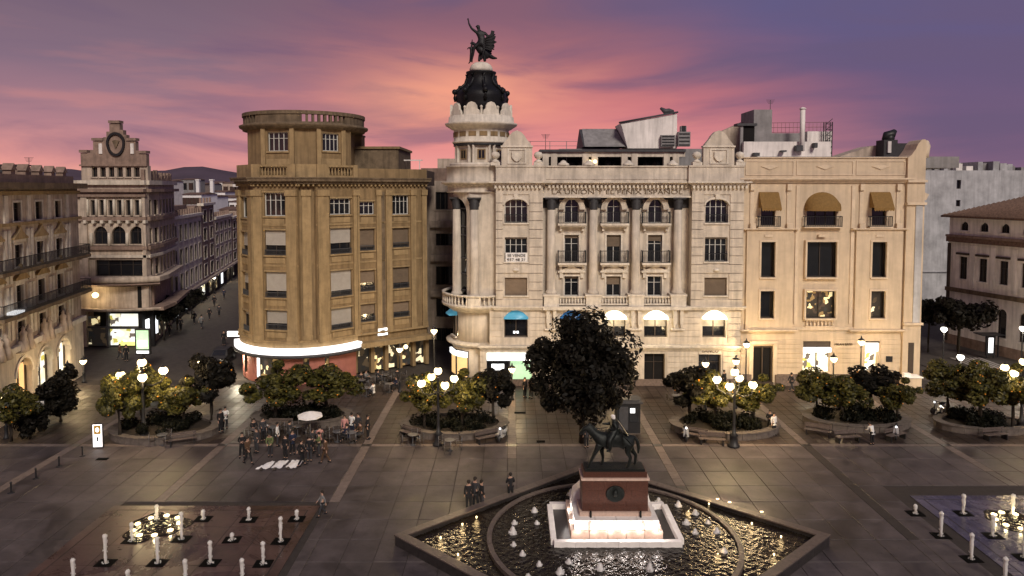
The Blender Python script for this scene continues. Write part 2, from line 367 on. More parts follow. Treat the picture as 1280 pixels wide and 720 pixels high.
def window(par, F, a, b, z0, z1, d=-.25, rise=0, cols=2, rows=2, fm='frame', blind=0, bm='shut', sill=True, surround=None, t=.07, glass='glass', sillm='cream2', dout=0.0):
    mb = MB(); w = b - a
    mb.fb(F, a, a + t, z0, z1, d - .06, d + .02); mb.fb(F, b - t, b, z0, z1, d - .06, d + .02)
    mb.fb(F, a + t, b - t, z0, z0 + t, d - .06, d + .02); mb.fb(F, a + t, b - t, z1 - t, z1, d - .06, d + .02)
    for i in range(1, cols): x = a + w * i / cols; mb.fb(F, x - t * .45, x + t * .45, z0 + t, z1 - t, d - .05, d + .015)
    for i in range(1, rows):
        z = z0 + (z1 - z0) * (i / rows if rows > 2 else .68)
        mb.fb(F, a + t, b - t, z - t * .3, z + t * .3, d - .045, d + .01)
    f = mb.build('window', mt[fm], par)
    MB().fb(F, a, b, z0, z1, d - .10, d - .065).build('pane', mt[glass], f)
    if blind > 0:
        m2 = MB(); zb = z1 - (z1 - z0) * blind; n = max(3, int((z1 - zb) / .14))
        for i in range(n):
            za = zb + (z1 - zb) * i / n; zc = zb + (z1 - zb) * (i + 1) / n
            m2.add([F.P(a + .02, za, d + .075), F.P(b - .02, za, d + .075), F.P(b - .02, zc, d + .045), F.P(a + .02, zc, d + .045)], [(0, 1, 2, 3)])
            m2.add([F.P(a + .02, za, d + .045), F.P(b - .02, za, d + .045), F.P(b - .02, za, d + .075), F.P(a + .02, za, d + .075)], [(0, 3, 2, 1)])
        m2.build('roller_blind', mt[bm], f)
    if sill: MB().fb(F, a - .12, b + .12, z0 - .14, z0, d, dout + .14).build('sill', mt[sillm], f)
    if surround:
        m3 = MB(); k = .16; m3.fb(F, a - k, a, z0, z1, d, dout + .07); m3.fb(F, b, b + k, z0, z1, d, dout + .07); m3.fb(F, a - k, b + k, z1 + .002, z1 + k, d, dout + .09)
        m3.build('surround', mt[surround], f)
    return f
def railing(F, a, b, z0, z1, d0, d1, gap=.14, th=.03):
    mb = MB()
    mb.fb(F, a, b, z1 - .06, z1, d1 - .05, d1); mb.fb(F, a, b, z0, z0 + .05, d1 - .05, d1)
    for s in (a, b - .04):
        mb.fb(F, s, s + .04, z1 - .06, z1, d0, d1 - .05); mb.fb(F, s, s + .04, z0, z0 + .05, d0, d1 - .05); mb.fb(F, s, s + .04, z0 + .05, z1 - .06, d1 - .045, d1 - .005)
        k = d0 + gap
        while k < d1 - .08: mb.fb(F, s + .005, s + .03, z0 + .05, z1 - .06, k, k + .02); k += gap
    x = a + gap
    while x < b - .06: mb.fb(F, x, x + th, z0 + .05, z1 - .06, d1 - .04, d1 - .01); x += gap
    return mb
def balcony(par, F, a, b, zf, h, d0, d1, slab='cream2', brackets=True):
    s = MB().fb(F, a, b, zf - .2, zf, d0, d1).fb(F, a + .12, b - .12, zf - .34, zf - .2, d0, d1 - .15).build('balcony', mt[slab], par)
    railing(F, a + .05, b - .05, zf + .003, zf + h, d0, d1 - .06).build('railing', mt['black'], s)
    if brackets:
        for x in (a + .2, b - .4):
            MB().ext(F, [(x, zf - .34), (x + .2, zf - .34), (x + .2, zf - .7), (x, zf - .7)], d0, d0 + .35).build('bracket', mt[slab], s)
    return s
BAL = [(.055, 0), (.075, .02), (.05, .07), (.095, .2), (.085, .28), (.045, .5), (.06, .58), (.075, .62), (.075, .66)]
def balustrade(par, F, a, b, z0, z1, d0, d1, m='cream2', gap=.26, pier=None):
    h = z1 - z0; mb = MB(); mb.fb(F, a, b, z0, z0 + h * .14, d0, d1); mb.fb(F, a, b, z1 - h * .16, z1, d0 - .03, d1 + .03)
    n = max(2, int((b - a) / gap)); dc = (d0 + d1) / 2
    for i in range(n):
        p = F.P(a + (b - a) * (i + .5) / n, 0, dc); hz = h * .7
        mb.lathe(p.x, p.y, [(r * 1.15, z0 + h * .14 + zz / .66 * hz) for r, zz in BAL], 6)
    o = mb.build('balustrade', mt[m], par)
    return o
def courses(par, F, a, b, z0, z1, n, ops, d, m='cream', pr=.11):
    h = (z1 - z0) / n
    for i in range(n):
        za = z0 + h * i + .06; zb = z0 + h * (i + 1); segs = [(a, b)]
        for o in ops:
            if o[2] < zb - .02 and o[3] + .16 > za + .02:
                ns_ = []
                for s in segs:
                    if o[1] + .17 <= s[0] or o[0] - .17 >= s[1]: ns_.append(s)
                    else:
                        if o[0] - .17 > s[0]: ns_.append((s[0], o[0] - .17))
                        if o[1] + .17 < s[1]: ns_.append((o[1] + .17, s[1]))
                segs = ns_
        for s in segs:
            if s[1] - s[0] > .1: MB().fb(F, s[0], s[1], za, zb, d, d + pr).build('stone_course', mt[m], par)
def cornice(par, F, a, b, z, h, d, out, m='cream2', dent=0, name='cornice', z_steps=3):
    mb = MB()
    for i in range(z_steps):
        k = (i + 1) / z_steps; mb.fb(F, a - out * k * .9, b + out * k * .9, z + h * i / z_steps, z + h * (i + 1) / z_steps, d, d + out * k)
    o = mb.build(name, mt[m], par)
    if dent:
        m2 = MB(); x = a
        while x < b: m2.fb(F, x, x + dent * .5, z - dent * .7, z - .002, d, d + out * .55); x += dent
        m2.build('dentils', mt[m], o)
    return o
def lettering(text, F, s, z, h, d, m, par, name='lettering', width=None):
    cu = bpy.data.curves.new(name, 'FONT'); cu.body = text; cu.size = h * 1.35; cu.extrude = .02; cu.align_x = 'CENTER'
    tmp = bpy.data.objects.new(name, cu); COL.objects.link(tmp)
    dg = bpy.context.evaluated_depsgraph_get(); me = bpy.data.meshes.new_from_object(tmp.evaluated_get(dg)); bpy.data.objects.remove(tmp)
    me.materials.clear(); me.materials.append(mt[m])
    wd = max(v.co.x for v in me.vertices) - min(v.co.x for v in me.vertices)
    kx = (width / wd) if width else 1
    p = F.P(s, z, d); o = bpy.data.objects.new(name, me); COL.objects.link(o)
    ang = math.atan2(F.u.y, F.u.x)
    o.rotation_euler = (R(90), 0, ang); o.scale = (kx, 1, 1); WL[o.name] = p
    if par: o.parent = par; o.location = p - WL[par.name]
    else: o.location = p
    return o
def column(par, x, y, z0, z1, r, m='cream', cap='slate', name='column'):
    h = z1 - z0
    c = MB().lathe(x, y, [(r * 1.35, z0), (r * 1.35, z0 + .18), (r * 1.15, z0 + .3), (r * 1.02, z0 + .4), (r, z0 + h * .35), (r * .86, z1)], 20).build(name, mt[m], par)
    MB().lathe(x, y, [(r * .9, z1), (r * .98, z1 + .08), (r * .9, z1 + .1), (r * 1.15, z1 + .45), (r * 1.0, z1 + .5), (r * 1.5, z1 + .95)], 12).box(x - r * 1.5, x + r * 1.5, y - r * 1.5, y + r * 1.5, z1 + .95, z1 + 1.1).build('capital', mt[cap], c)
    return c
exec_parts = True
# ================================================================== GROUND
def ground():
    tag(MB().add([(-4000, -200, -.16), (4000, -200, -.16), (4000, 5000, -.16), (-4000, 5000, -.16)], [(0, 1, 2, 3)]).build('ground', mt['earth']), kind='structure')
    pf = tag(MB().box(-62, 62, 8, 64.5, -.15, -.035).build('plaza_floor', mt['joint']), kind='structure')
    strips = [-30.6, -20.3, -10.2, 0, 10.2, 20.6, 30.4]
    YF, YB = 47.7, 48.15
    LF = (-22.6, -10.9, 24.2, 38.6); RF = (23.3, 35.6, 24.2, 39.9)      # fountain fields
    def inbasin(x, y): return abs(x - 5.0) / 10.9 + abs(y - 33.9) / 9.6 < .80
    near = []; rest = MB(); x0 = -30.6
    cols = []
    for a, b in zip(strips[:-1], strips[1:]):
        aa, bb = a + .3, b - .3; n = 6
        cols += [(aa + (bb - aa) * i / n, aa + (bb - aa) * (i + 1) / n) for i in range(n)]
    cols += [(30.7 + 1.6 * i, 32.3 + 1.6 * i) for i in range(10)] + [(-30.9 - 1.6 * (i + 1), -30.9 - 1.6 * i) for i in range(10)]
    rows = [YF - 2.15 * (i + 1) for i in range(12)]
    cand = []
    for (a, b) in cols:
        for r in rows:
            cxm, cym = (a + b) / 2, r + 1.07
            if any(f[0] - .2 < cxm < f[1] + .2 and cym < f[3] + .3 for f in (LF, RF)): continue
            if inbasin(cxm, cym): continue
            if abs(cxm) > cym * .76 + 1.5 or cym < 30: continue
            cand.append((cym, a, b, r))
    for s in strips:
        yend = {-30.6: 33, -20.3: 39.5, -10.2: 39.5, 0: 44.6, 10.2: 40.5, 20.6: 34, 30.4: 43.4}[s]
        for r in rows:
            if r + 1.07 < YF - 2.15 * max(1, int(round((YF - yend) / 2.15))) and not any(f[0] - .2 < s < f[1] + .2 and r < f[3] for f in (LF, RF)) and not inbasin(s, r + 1.07) and r > 29: cand.append((r + 1.07, s - .3, s + .3, r))
    cand.sort()
    mesh_by = {}
    for i, (cym, a, b, r) in enumerate(cand):
        if i < 298:
            k = round(b - a, 2)
            if k not in mesh_by:
                w, h = (b - a) / 2 - .012, 1.063; c = .014
                mb = MB(); mb.add([(-w, -h, -.03), (w, -h, -.03), (w, h, -.03), (-w, h, -.03), (-w, -h, -c), (w, -h, -c), (w, h, -c), (-w, h, -c), (-w + c, -h + c, 0), (w - c, -h + c, 0), (w - c, h - c, 0), (-w + c, h - c, 0)],
                    [(0, 1, 5, 4), (1, 2, 6, 5), (2, 3, 7, 6), (3, 0, 4, 7), (4, 5, 9, 8), (5, 6, 10, 9), (6, 7, 11, 10), (7, 4, 8, 11), (8, 9, 10, 11)])
                me = bpy.data.meshes.new('paving_slab'); me.from_pydata(mb.v, [], mb.f); me.materials.append(mt['slab']); mesh_by[k] = me
            o = bpy.data.objects.new('paving_slab', mesh_by[k]); COL.objects.link(o); o.parent = pf
            o.location = Vector(((a + b) / 2, r + 1.075, rnd.uniform(-.004, .002))) - WL[pf.name]; o.rotation_euler.x = rnd.uniform(-.0015, .0015)
        else: rest.box(a + .02, b - .02, r + .02, r + 2.13, -.03, 0)
    tag(rest.build('far_slabs', mt['slab'], pf), kind='stuff')
    # rear pavement: smaller slabs up to the facades
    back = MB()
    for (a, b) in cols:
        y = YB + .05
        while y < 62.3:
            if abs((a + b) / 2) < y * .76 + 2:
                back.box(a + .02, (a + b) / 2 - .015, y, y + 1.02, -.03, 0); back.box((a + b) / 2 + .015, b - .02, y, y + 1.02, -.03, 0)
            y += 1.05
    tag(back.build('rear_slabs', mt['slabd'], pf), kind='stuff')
    # pale strips made of separate stones
    def strip(xa, xb, ya, yb, n, alongx, sm='strip'):
        for i in range(n):
            mb = MB()
            if alongx: a = xa + (xb - xa) * i / n; b = xa + (xb - xa) * (i + 1) / n; mb.box(a + .012, b - .012, ya, yb, -.03, .002)
            else: a = ya + (yb - ya) * i / n; b = ya + (yb - ya) * (i + 1) / n; mb.box(xa, xb, a + .012, b - .012, -.03, .002)
            mb.build('kerb_stone', mt[sm], pf)
    prev = -38
    for s in strips + [39]:
        strip(prev + .34, s - .34, YF, YB, 6, True); prev = s
    for s in strips:
        yend = 33 if s in (-30.6,) else (39.5 if s in (-20.3, -10.2) else (44.6 if s == 0 else (40.5 if s == 10.2 else 34)))
        if s == 30.4: yend = 43.4
        yend = YF - 2.15 * max(1, int(round((YF - yend) / 2.15)))
        strip(s - .29, s + .29, yend, YF, 6, False, 'joint' if s == 20.6 else 'strip'); strip(s - .29, s + .29, YB, 61.5, 8, False)
        MB().box(s - .3, s + .3, YF, YB, -.03, .004).build('dark_crossing_stone', mt['basin'], pf)
    # fountain fields
    for nm, f, m in (('left', LF, 'slabr'), ('right', RF, 'slabb')):
        fo = tag(MB().box(f[0], f[1], f[2], f[3], -.034, -.012).build('fountain_floor', mt['joint']), kind='structure')
        nx, ny = 6, 7
        for i in range(nx):
            for j in range(ny):
                a = f[0] + .55 + (f[1] - f[0] - 1.1) * i / nx; b = f[0] + .55 + (f[1] - f[0] - 1.1) * (i + 1) / nx
                c = f[2] + .55 + (f[3] - f[2] - 1.1) * j / ny; d = f[2] + .55 + (f[3] - f[2] - 1.1) * (j + 1) / ny
                MB().box(a + .02, b - .02, c + .02, d - .02, -.014, .001).build('wet_slab', mt[m], fo)
        for k in range(8):
            a = f[0] + (f[1] - f[0]) * k / 8; b = f[0] + (f[1] - f[0]) * (k + 1) / 8
            MB().box(a + .01, b - .01, f[3] - .5, f[3], -.014, .003).build('border_stone', mt[m], fo)
            c = f[2] + (f[3] - f[2] - .5) * k / 8; d = f[2] + (f[3] - f[2] - .5) * (k + 1) / 8
            for u0, u1 in ((f[0], f[0] + .5), (f[1] - .5, f[1])): MB().box(u0, u1, c + .01, d - .01, -.014, .003).build('border_stone', mt[m], fo)
ground()
# street surfaces at the sides: carriageway on the right with a crossing
rd = tag(MB().box(42, 75, 62, 100, -.14, -.10).build('side_street', mt['earth']), kind='structure')
for i in range(7):
    x = G(1203 + i * 6, 452).x
    MB().box(x, x + .28, 69.0, 73.5, -.099, -.095).build('crossing_stripe', mt['line'], rd)
# ================================================================== HILLS
def hills():
    mb = MB(); n = 90; r2 = random.Random(3)
    def hgt(px):
        h = 218
        h -= 10.5 * math.exp(-((px - 245) / 42) ** 2) + 3 * math.exp(-((px - 190) / 14) ** 2) + 8 * math.exp(-((px - 60) / 60) ** 2) + 6 * math.exp(-((px - 1210) / 90) ** 2) + 6 * math.exp(-((px - 500) / 80) ** 2)
        return h + r2.uniform(-.5, .5)
    vs = []
    for i in range(n + 1):
        px = -400 + 2100 * i / n; top = W(px, hgt(px), 1600); vs += [W(px, 236, 700), Vector((top.x * .8, 1280, top.z * .55)), top, Vector((top.x * 1.3, 2200, -2))]
    for v in vs[::4]: v.z = -.5
    fs = []
    for i in range(n):
        for k in range(3): fs.append((i * 4 + k, (i + 1) * 4 + k, (i + 1) * 4 + k + 1, i * 4 + k + 1))
    mb.add(vs, fs, True); tag(mb.build('hills', mt['hill']), kind='structure')
hills()
# ================================================================== MAIN BUILDING (palace with the domed corner turret)
YM = 63.0
def xm(px): return W(px, 300, YM).x
def zm(py): return W(700, py, YM).z
def main_building():
    F = Fr((0, YM), (1, YM)); S = xm; Z = zm
    B = empty('palace_building', (xm(760), YM, 0), 'pale stone five-storey palace with giant columns and a round domed corner turret', 'building')
    GZ = 0
    lw = (S(620), S(678)); rw = (S(862), S(926)); cw = (S(678), S(862))
    wx = [S(715), S(768), S(820)]; lc = S(645); rc = S(893)
    hw = (S(659) - S(631)) / 2; cwid = (S(724) - S(706)) / 2
    # openings
    def wing_ops(c): return [(c - hw, c + hw, Z(278), Z(249), .55), (c - hw, c + hw, Z(326), Z(296), 0), (c - hw, c + hw, Z(368), Z(346), 0), (c - hw - .05, c + hw + .05, Z(422), Z(387), 1.0)]
    mid_ops = []
    for c in wx: mid_ops += [(c - cwid, c + cwid, Z(279), Z(249), cwid), (c - cwid, c + cwid, Z(329), Z(294), 0), (c - cwid, c + cwid, Z(371), Z(346), 0)]
    m = MB()
    for (a, b), c in ((lw, lc), (rw, rc)):
        wall(m, F, a, b, Z(386), Z(240), [o for o in wing_ops(c)[:3]], -.4, .6)
    wall(m, F, cw[0], cw[1], Z(382), Z(250), mid_ops, -1.0, -.45)
    # first floor
    fo = [(c - hw - .05, c + hw + .05, Z(421), Z(387), .95) for c in [lc] + wx + [rc]]
    wall(m, F, S(612), S(926), Z(430), Z(386), fo, -.4, .35)
    gops = [(S(608), S(665), GZ, Z(440), 0), (S(698), S(730), .5, Z(442), 0), (S(752), S(786), .5, Z(442), 0), (S(806), S(832), .3, Z(441), 0), (S(874), S(902), .3, Z(441), 0)]
    wall(m, F, S(600), S(926), GZ, Z(430), gops, -.4, .35)
    m.build('wall', mt['cream'], B)
    # body behind, roofs
    MB().box(S(604), S(926), YM + 1.01, YM + 22, 0, Z(228) - .1).build('rear_wall', mt['grey'], B)
    # wings: courses, windows
    for (a, b), c in ((lw, lc), (rw, rc)):
        ops = wing_ops(c); courses(B, F, a, b, Z(384), Z(243), 13, ops[:3], .6)
        window(B, F, *ops[0][:4], d=.25, rise=.5, cols=4, rows=2, dout=.6)
        window(B, F, *ops[1][:4], d=.25, cols=4, rows=2, blind=.08, dout=.6)
        window(B, F, *ops[2][:4], d=.30, cols=2, rows=1, blind=1.0, bm='shutb', dout=.6)
        for o in ops[:2]:
            r_ = railing(F, o[0], o[1], o[2] + .02, o[2] + .75, .45, .66, gap=.16).build('railing', mt['black'], B)
        MB().fb(F, c - hw * .8, c + hw * .8, Z(333), Z(331), .6, .68).lathe(F.P(c, 0, .6).x, F.P(c, 0, .6).y, [(.28, Z(338)), (.34, Z(336)), (.1, Z(334))], 10).build('carved_swag', mt['cream2'], B)
        # arched hood mould with keystone
        h = MB(); p = arcpts(c - hw - .15, c + hw + .15, Z(256), Z(246), 12)
        q = arcpts(c - hw - .02, c + hw + .02, Z(256), Z(248.5), 12)
        for i in range(12): h.ext(F, [q[i], q[i + 1], p[i + 1], p[i]], .6, .74)
        h.ext(F, [(c - .14, Z(249)), (c + .14, Z(249)), (c + .2, Z(243)), (c - .2, Z(243))], .6, .82); h.build('arch_moulding', mt['cream2'], B)
        cornice(B, F, a - .1, b + .1, Z(386), .35, .6, .28, name='string_course')
    # carved garlands over lower wing windows
    # central bay: arches, windows, balconies, pediments
    for k, c in enumerate(wx):
        o = mid_ops[k * 3: k * 3 + 3]
        window(B, F, *o[0][:4], d=-.7, cols=2, rows=2, dout=-.45, sill=False)
        window(B, F, *o[1][:4], d=-.7, cols=2, rows=2, blind=(.12, .42, .22)[k], bm='shutb', dout=-.45, sill=False, surround='cream2')
        window(B, F, *o[2][:4], d=-.7, cols=2, rows=2, blind=(.12, .42, .0)[k], bm='shutb', dout=-.45, surround='cream2')
        hood = MB(); ro = cwid * 1.85; p = arcpts(c - ro, c + ro, Z(262), Z(245), 16); q = arcpts(c - cwid * 1.05, c + cwid * 1.05, Z(262), Z(249), 16)
        for i in range(16): hood.ext(F, [q[i], q[i + 1], p[i + 1], p[i]], -.45, -.12)
        hood.build('arch_moulding', mt['cream'], B)
        balcony(B, F, c - 1.3, c + 1.3, Z(279), 1.05, -.45, .35)
        balcony(B, F, c - 1.3, c + 1.3, Z(328), 1.1, -.45, .45)
        pd = MB(); z = Z(341); pd.ext(F, [(c - 1.25, z), (c + 1.25, z), (c + 1.25, z + .14), (c, z + .62), (c - 1.25, z + .14)], -.45, -.1)
        pd.fb(F, c - 1.1, c - .8, z - .5, z, -.45, -.2); pd.fb(F, c + .8, c + 1.1, z - .5, z, -.45, -.2); pd.build('pediment', mt['cream2'], B)
    # dark coloured frieze wall behind the capitals
    fr = MB(); edges = [cw[0]] + [v for c in wx for v in (c - cwid * 1.7, c + cwid * 1.7)] + [cw[1]]
    for i in range(0, 8, 2): MB().fb(F, edges[i] + .03, edges[i + 1] - .03, Z(260), Z(247), -.45, -.38).build('dark_mosaic_frieze', mt['slate'], B)
    cxs = [S(689), S(741.5), S(794.5), S(847)]
    for x in cxs:
        column(B, x, YM - .05, Z(367), Z(262), .40)
        MB().fb(F, x - .68, x + .68, Z(381.5), Z(367), -.45, .72).fb(F, x - .76, x + .76, Z(369), Z(367) + .03, -.45, .8).build('column_pedestal', mt['cream2'], B)
        cs = MB()
        for dx in (-.45, .15): cs.ext(F, [(x + dx, Z(385)), (x + dx + .3, Z(385)), (x + dx + .3, Z(402)), (x + dx + .1, Z(408)), (x + dx, Z(402))], .35, .75)
        cs.fb(F, x - .6, x + .6, Z(411), Z(409), .35, .7); cs.build('scroll_bracket', mt['cream2'], B)
    bx = [cw[0] + .02] + [v for x in cxs for v in (x - .69, x + .69)] + [cw[1] + .1]
    for i in range(0, len(bx), 2):
        if bx[i + 1] - bx[i] > .5: balustrade(B, F, bx[i], bx[i + 1], Z(380), Z(369), .25, .55)
    MB().fb(F, cw[0] + .02, cw[1] - .02, Z(385.5), Z(381.5), -.4, .95).build('balcony_floor', mt['cream2'], B)
    # entablature
    MB().fb(F, cw[0] + .02, cw[1] - .02, Z(247), Z(232), -.6, .30).build('frieze', mt['cream'], B)
    MB().fb(F, cw[0] + .02, cw[1] - .02, Z(247), Z(245), .30, .5).build('architrave', mt['cream2'], B)
    lettering('LA UNION Y EL FENIX ESPAÑOL', F, (cw[0] + cw[1]) / 2, Z(242.5), .42, .33, 'ochred', B, width=S(852) - S(690))
    for w_ in (lw, rw): MB().fb(F, w_[0], w_[1], Z(243), Z(232), .2, .68).build('frieze', mt['cream'], B)
    cornice(B, F, lw[0] - .1, lw[1], Z(232), Z(227) - Z(232), .68, .55, dent=.36)
    cornice(B, F, rw[0], rw[1] + .05, Z(232), Z(227) - Z(232), .68, .55, dent=.36)
    cornice(B, F, cw[0] + .5, cw[1] - .5, Z(232) + .03, Z(227.5) - Z(232), .3, .6, dent=.36)
    # parapet
    pp = MB(); pp.fb(F, lw[0], cw[0] + .3, Z(227), Z(208), -.3, .62); pp.fb(F, cw[1] - .3, rw[1], Z(227), Z(208), -.3, .62); pp.fb(F, cw[0] + .3, cw[1] - .3, Z(227), Z(209), -.3, .25)
    pp.fb(F, cw[0] + .3, cw[1] - .3, Z(224), Z(211), .25, .31); pp.fb(F, lw[0] - .04, cw[0] + .3, Z(209), Z(206.8), -.32, .7); pp.fb(F, cw[1] - .3, rw[1] + .04, Z(209), Z(206.8), -.32, .7); pp.fb(F, cw[0] + .31, cw[1] - .31, Z(209), Z(207.2), -.32, .36)
    pp.build('parapet', mt['cream'], B)
    # pediment blocks with curved top, crest and ball finials
    for c in (S(646), S(895)):
        g = MB(); w = S(665) - S(646)
        prof = [(c - w, Z(207)), (c + w, Z(207)), (c + w, Z(184)), (c + w * .88, Z(180)), (c + w * .62, Z(174)), (c + w * .5, Z(170)), (c + w * .28, Z(165.5)), (c, Z(163.5)), (c - w * .28, Z(165.5)), (c - w * .5, Z(170)), (c - w * .62, Z(174)), (c - w * .88, Z(180)), (c - w, Z(184))]
        gb = g.ext(F, prof, -.1, .5).build('crested_gable', mt['cream'], B)
        MB().fb(F, c - w - .06, c + w + .06, Z(184.5), Z(182.5), -.12, .62).fb(F, c - w * .62, c - w * .5, Z(205), Z(186), .5, .58).fb(F, c + w * .5, c + w * .62, Z(205), Z(186), .5, .58).fb(F, c - w * .5, c + w * .5, Z(188), Z(186), .5, .58).fb(F, c - w * .5, c + w * .5, Z(205), Z(203.5), .5, .58).build('gable_moulding', mt['cream2'], gb)
        sh = [(c - .45, Z(190)), (c + .45, Z(190)), (c + .45, Z(197)), (c + .22, Z(201)), (c, Z(202.5)), (c - .22, Z(201)), (c - .45, Z(197))]
        MB().ext(F, sh[::-1], .5, .68).build('carved_shield', mt['cream2'], gb)
        for s_ in (-1, 1):
            p = F.P(c + s_ * (w + .55), 0, .3)
            MB().box(p.x - .42, p.x + .42, p.y - .35, p.y + .35, Z(207), Z(203)).lathe(p.x, p.y, [(.4, Z(203)), (.3, Z(201)), (.12, Z(199.5)), (.12, Z(199)), (.30, Z(197.6)), (.42, Z(194)), (.3, Z(190.8)), (.02, Z(189.6))], 14).build('ball_finial', mt['cream2'], B)
    # first floor: fanlights and windows
    fan = ['blue', 'blued', 'fan', 'fan', 'fan']
    for c, fm_, k in zip([lc] + wx + [rc], fan, range(5)):
        a, b = c - hw - .05, c + hw + .05; zt = Z(387); zs = Z(397.5)
        fr_ = MB(); fr_.fb(F, a, b, zs - .12, zs, -.1, .05); fr_.fb(F, a, a + .09, Z(421), zs - .12, -.1, .0); fr_.fb(F, b - .09, b, Z(421), zs - .12, -.1, .0); fr_.fb(F, c - .05, c + .05, Z(421), zs - .12, -.1, -.02); fr_.fb(F, a + .09, b - .09, Z(421), Z(419.5), -.1, 0)
        w_ = fr_.build('window', mt['framed'], B)
        p = arcpts(a - .12, b + .12, zs, zt + .08, 12)
        if k < 2 or k > 1:
            # bowed glass hood standing out over the opening
            vs = []; fs = []
            for (s_, z_) in p: vs.append(F.P(s_, z_, -.05))
            c0 = F.P(c, zs, .95 if k > 1 else .8)
            for (s_, z_) in p: vs.append(F.P(c + (s_ - c) * .92, zs + (z_ - zs) * .35, .82 if k > 1 else .65))
            m_ = len(p)
            for i in range(m_ - 1): fs.append((i, i + 1, m_ + i + 1, m_ + i))
            fs.append(tuple(range(m_, 2 * m_)))
            MB().add(vs, fs, True).build('glass_hood', mt[fm_], w_)
        MB().fb(F, a, b, Z(421), zs - .12, -.16, -.12).build('pane', mt['glass'], w_)
        if k > 1:
            n = 7; bl = MB()
            for i in range(n): bl.fb(F, a + .1, b - .1, Z(408) + (zs - .12 - Z(408)) * i / n + .015, Z(408) + (zs - .12 - Z(408)) * (i + 1) / n, -.09, -.05)
            bl.build('roller_blind', mt['shut'], w_)
        if k == 0: MB().fb(F, c - .25, c + .25, Z(417), Z(414), -.11, -.08).build('notice', mt['lit'], w_)
        if k > 1:
            l = bpy.data.lights.new('hood_lamp', 'POINT'); l.energy = 60; l.color = (1, .82, .52); l.shadow_soft_size = .12
            lo = bpy.data.objects.new('hood_lamp', l); COL.objects.link(lo); lo.parent = w_; lo.location = F.P(c, zs - .22, .6) - WL[w_.name]
    # ground ledge
    cornice(B, F, S(604), S(926), Z(436.5), .5, .35, .55, name='ledge')
    courses(B, F, S(600), S(926), .6, Z(438), 5, [(a, b, z0, z1) for a, b, z0, z1, _ in gops], .35, pr=.06)
    courses(B, F, S(612), S(926), Z(428), Z(388), 5, fo, .35, pr=.06)
    MB().fb(F, S(600), S(926), 0, .6, .35, .45).build('plinth', mt['plinth'], B)
    # ground floor fronts
    sf = MB().fb(F, S(608), S(665), 0, .12, -.3, .3).fb(F, S(636), S(638), .12, Z(449), -.1, .1).fb(F, S(622), S(622.6), .12, Z(449), -.1, .05).build('shop_front', mt['dkgrey'], B)
    MB().fb(F, S(608.5), S(664.5), Z(449), Z(440.3), .1, .55).build('lit_fascia', mt['lit'], sf)
    MB().fb(F, S(608.2), S(636), .12, Z(449), -.25, -.2).build('pane', mt['glass'], sf); MB().fb(F, S(638), S(664.8), .12, Z(449), -.25, -.2).build('pane', mt['litg'], sf)
    MB().fb(F, S(614), S(630), Z(463), Z(455.5), -.18, -.1).build('lit_screen', mt['lit'], sf)
    for a, b, z0, z1, _ in gops[1:3]: window(B, F, a, b, z0, z1, d=-.1, cols=2, rows=1, fm='framed', glass='void', dout=.35)
    window(B, F, *gops[3][:4], d=-.1, cols=2, rows=2, fm='framed', glass='void', sill=False)
    window(B, F, *gops[4][:4], d=-.05, cols=2, rows=2, fm='framed', glass='glass', sill=False)
    MB().fb(F, S(874), S(902), Z(441.5), Z(431.5), .34, .44).build('carved_sign_panel', mt['cream2'], B)
    lettering('BANCO', F, S(888), Z(439.2), .38, .47, 'ochred', B, width=1.5)
    MB().fb(F, S(632), S(659), Z(326), Z(315), .62, .70).build('banner', mt['cloth'], B)
    lettering('SE VENDE', F, S(645.5), Z(320), .26, .735, 'framed', B, width=1.6)
    lettering('957 48 21', F, S(645.5), Z(325), .24, .735, 'framed', B, width=1.6)
    # ---------------- round corner
    cx, cy = S(600), YM + 3.1
    D = MB(); D.lathe(cx, cy, [(3.15, Z(241)), (3.25, Z(241)), (3.3, Z(239)), (3.2, Z(238.9)), (3.2, Z(232)), (3.45, Z(231)), (3.5, Z(230)), (3.75, Z(229.5)), (3.8, Z(227)), (3.3, Z(226.8)), (3.25, Z(209)), (3.35, Z(208.5)), (3.35, Z(206.5)), (2.6, Z(206.2))], 40)
    D.build('corner_entablature', mt['cream'], B)
    dn = MB()
    for k in range(60):
        a = 2 * math.pi * k / 60; x = cx + 3.42 * math.cos(a); y = cy + 3.42 * math.sin(a)
        if y < cy + 1: dn.box(x - .07, x + .07, y - .07, y + .07, Z(232) , Z(231.1))
    dn.build('dentils', mt['cream2'], B)
    MB().lathe(cx, cy, [(2.25, Z(384)), (2.25, Z(241.2))], 28).build('dark_loggia_core', mt['glass'], B)  # dark glass core in place of the loggia's shaded interior
    fb_ = MB()
    for zz in (262, 285, 296, 325, 345, 366):
        fb_.lathe(cx, cy, [(2.26, Z(zz)), (2.33, Z(zz)), (2.33, Z(zz) + .12), (2.26, Z(zz) + .12)], 28)
    for k in range(16):
        a = 2 * math.pi * (k + .5) / 16; x = cx + 2.3 * math.cos(a); y = cy + 2.3 * math.sin(a); fb_.box(x - .045, x + .045, y - .045, y + .045, Z(384), Z(242))
    fb_.build('loggia_core_frame', mt['dkgrey'], B)
    for pxx, dd in ((593, .02), (569, 1.9)):
        x = S(pxx); column(B, x, YM + dd, Z(372), Z(262), .42)
        MB().box(x - .6, x + .6, YM + dd - .6, YM + dd + .6, Z(384), Z(372)).build('column_pedestal', mt['cream2'], B)
    # arch leg + quarter arch between the two columns
    ar = MB(); F2 = Fr((S(566), YM + 1.9), (S(588), YM + .15)); n = 12; w2 = F2.len
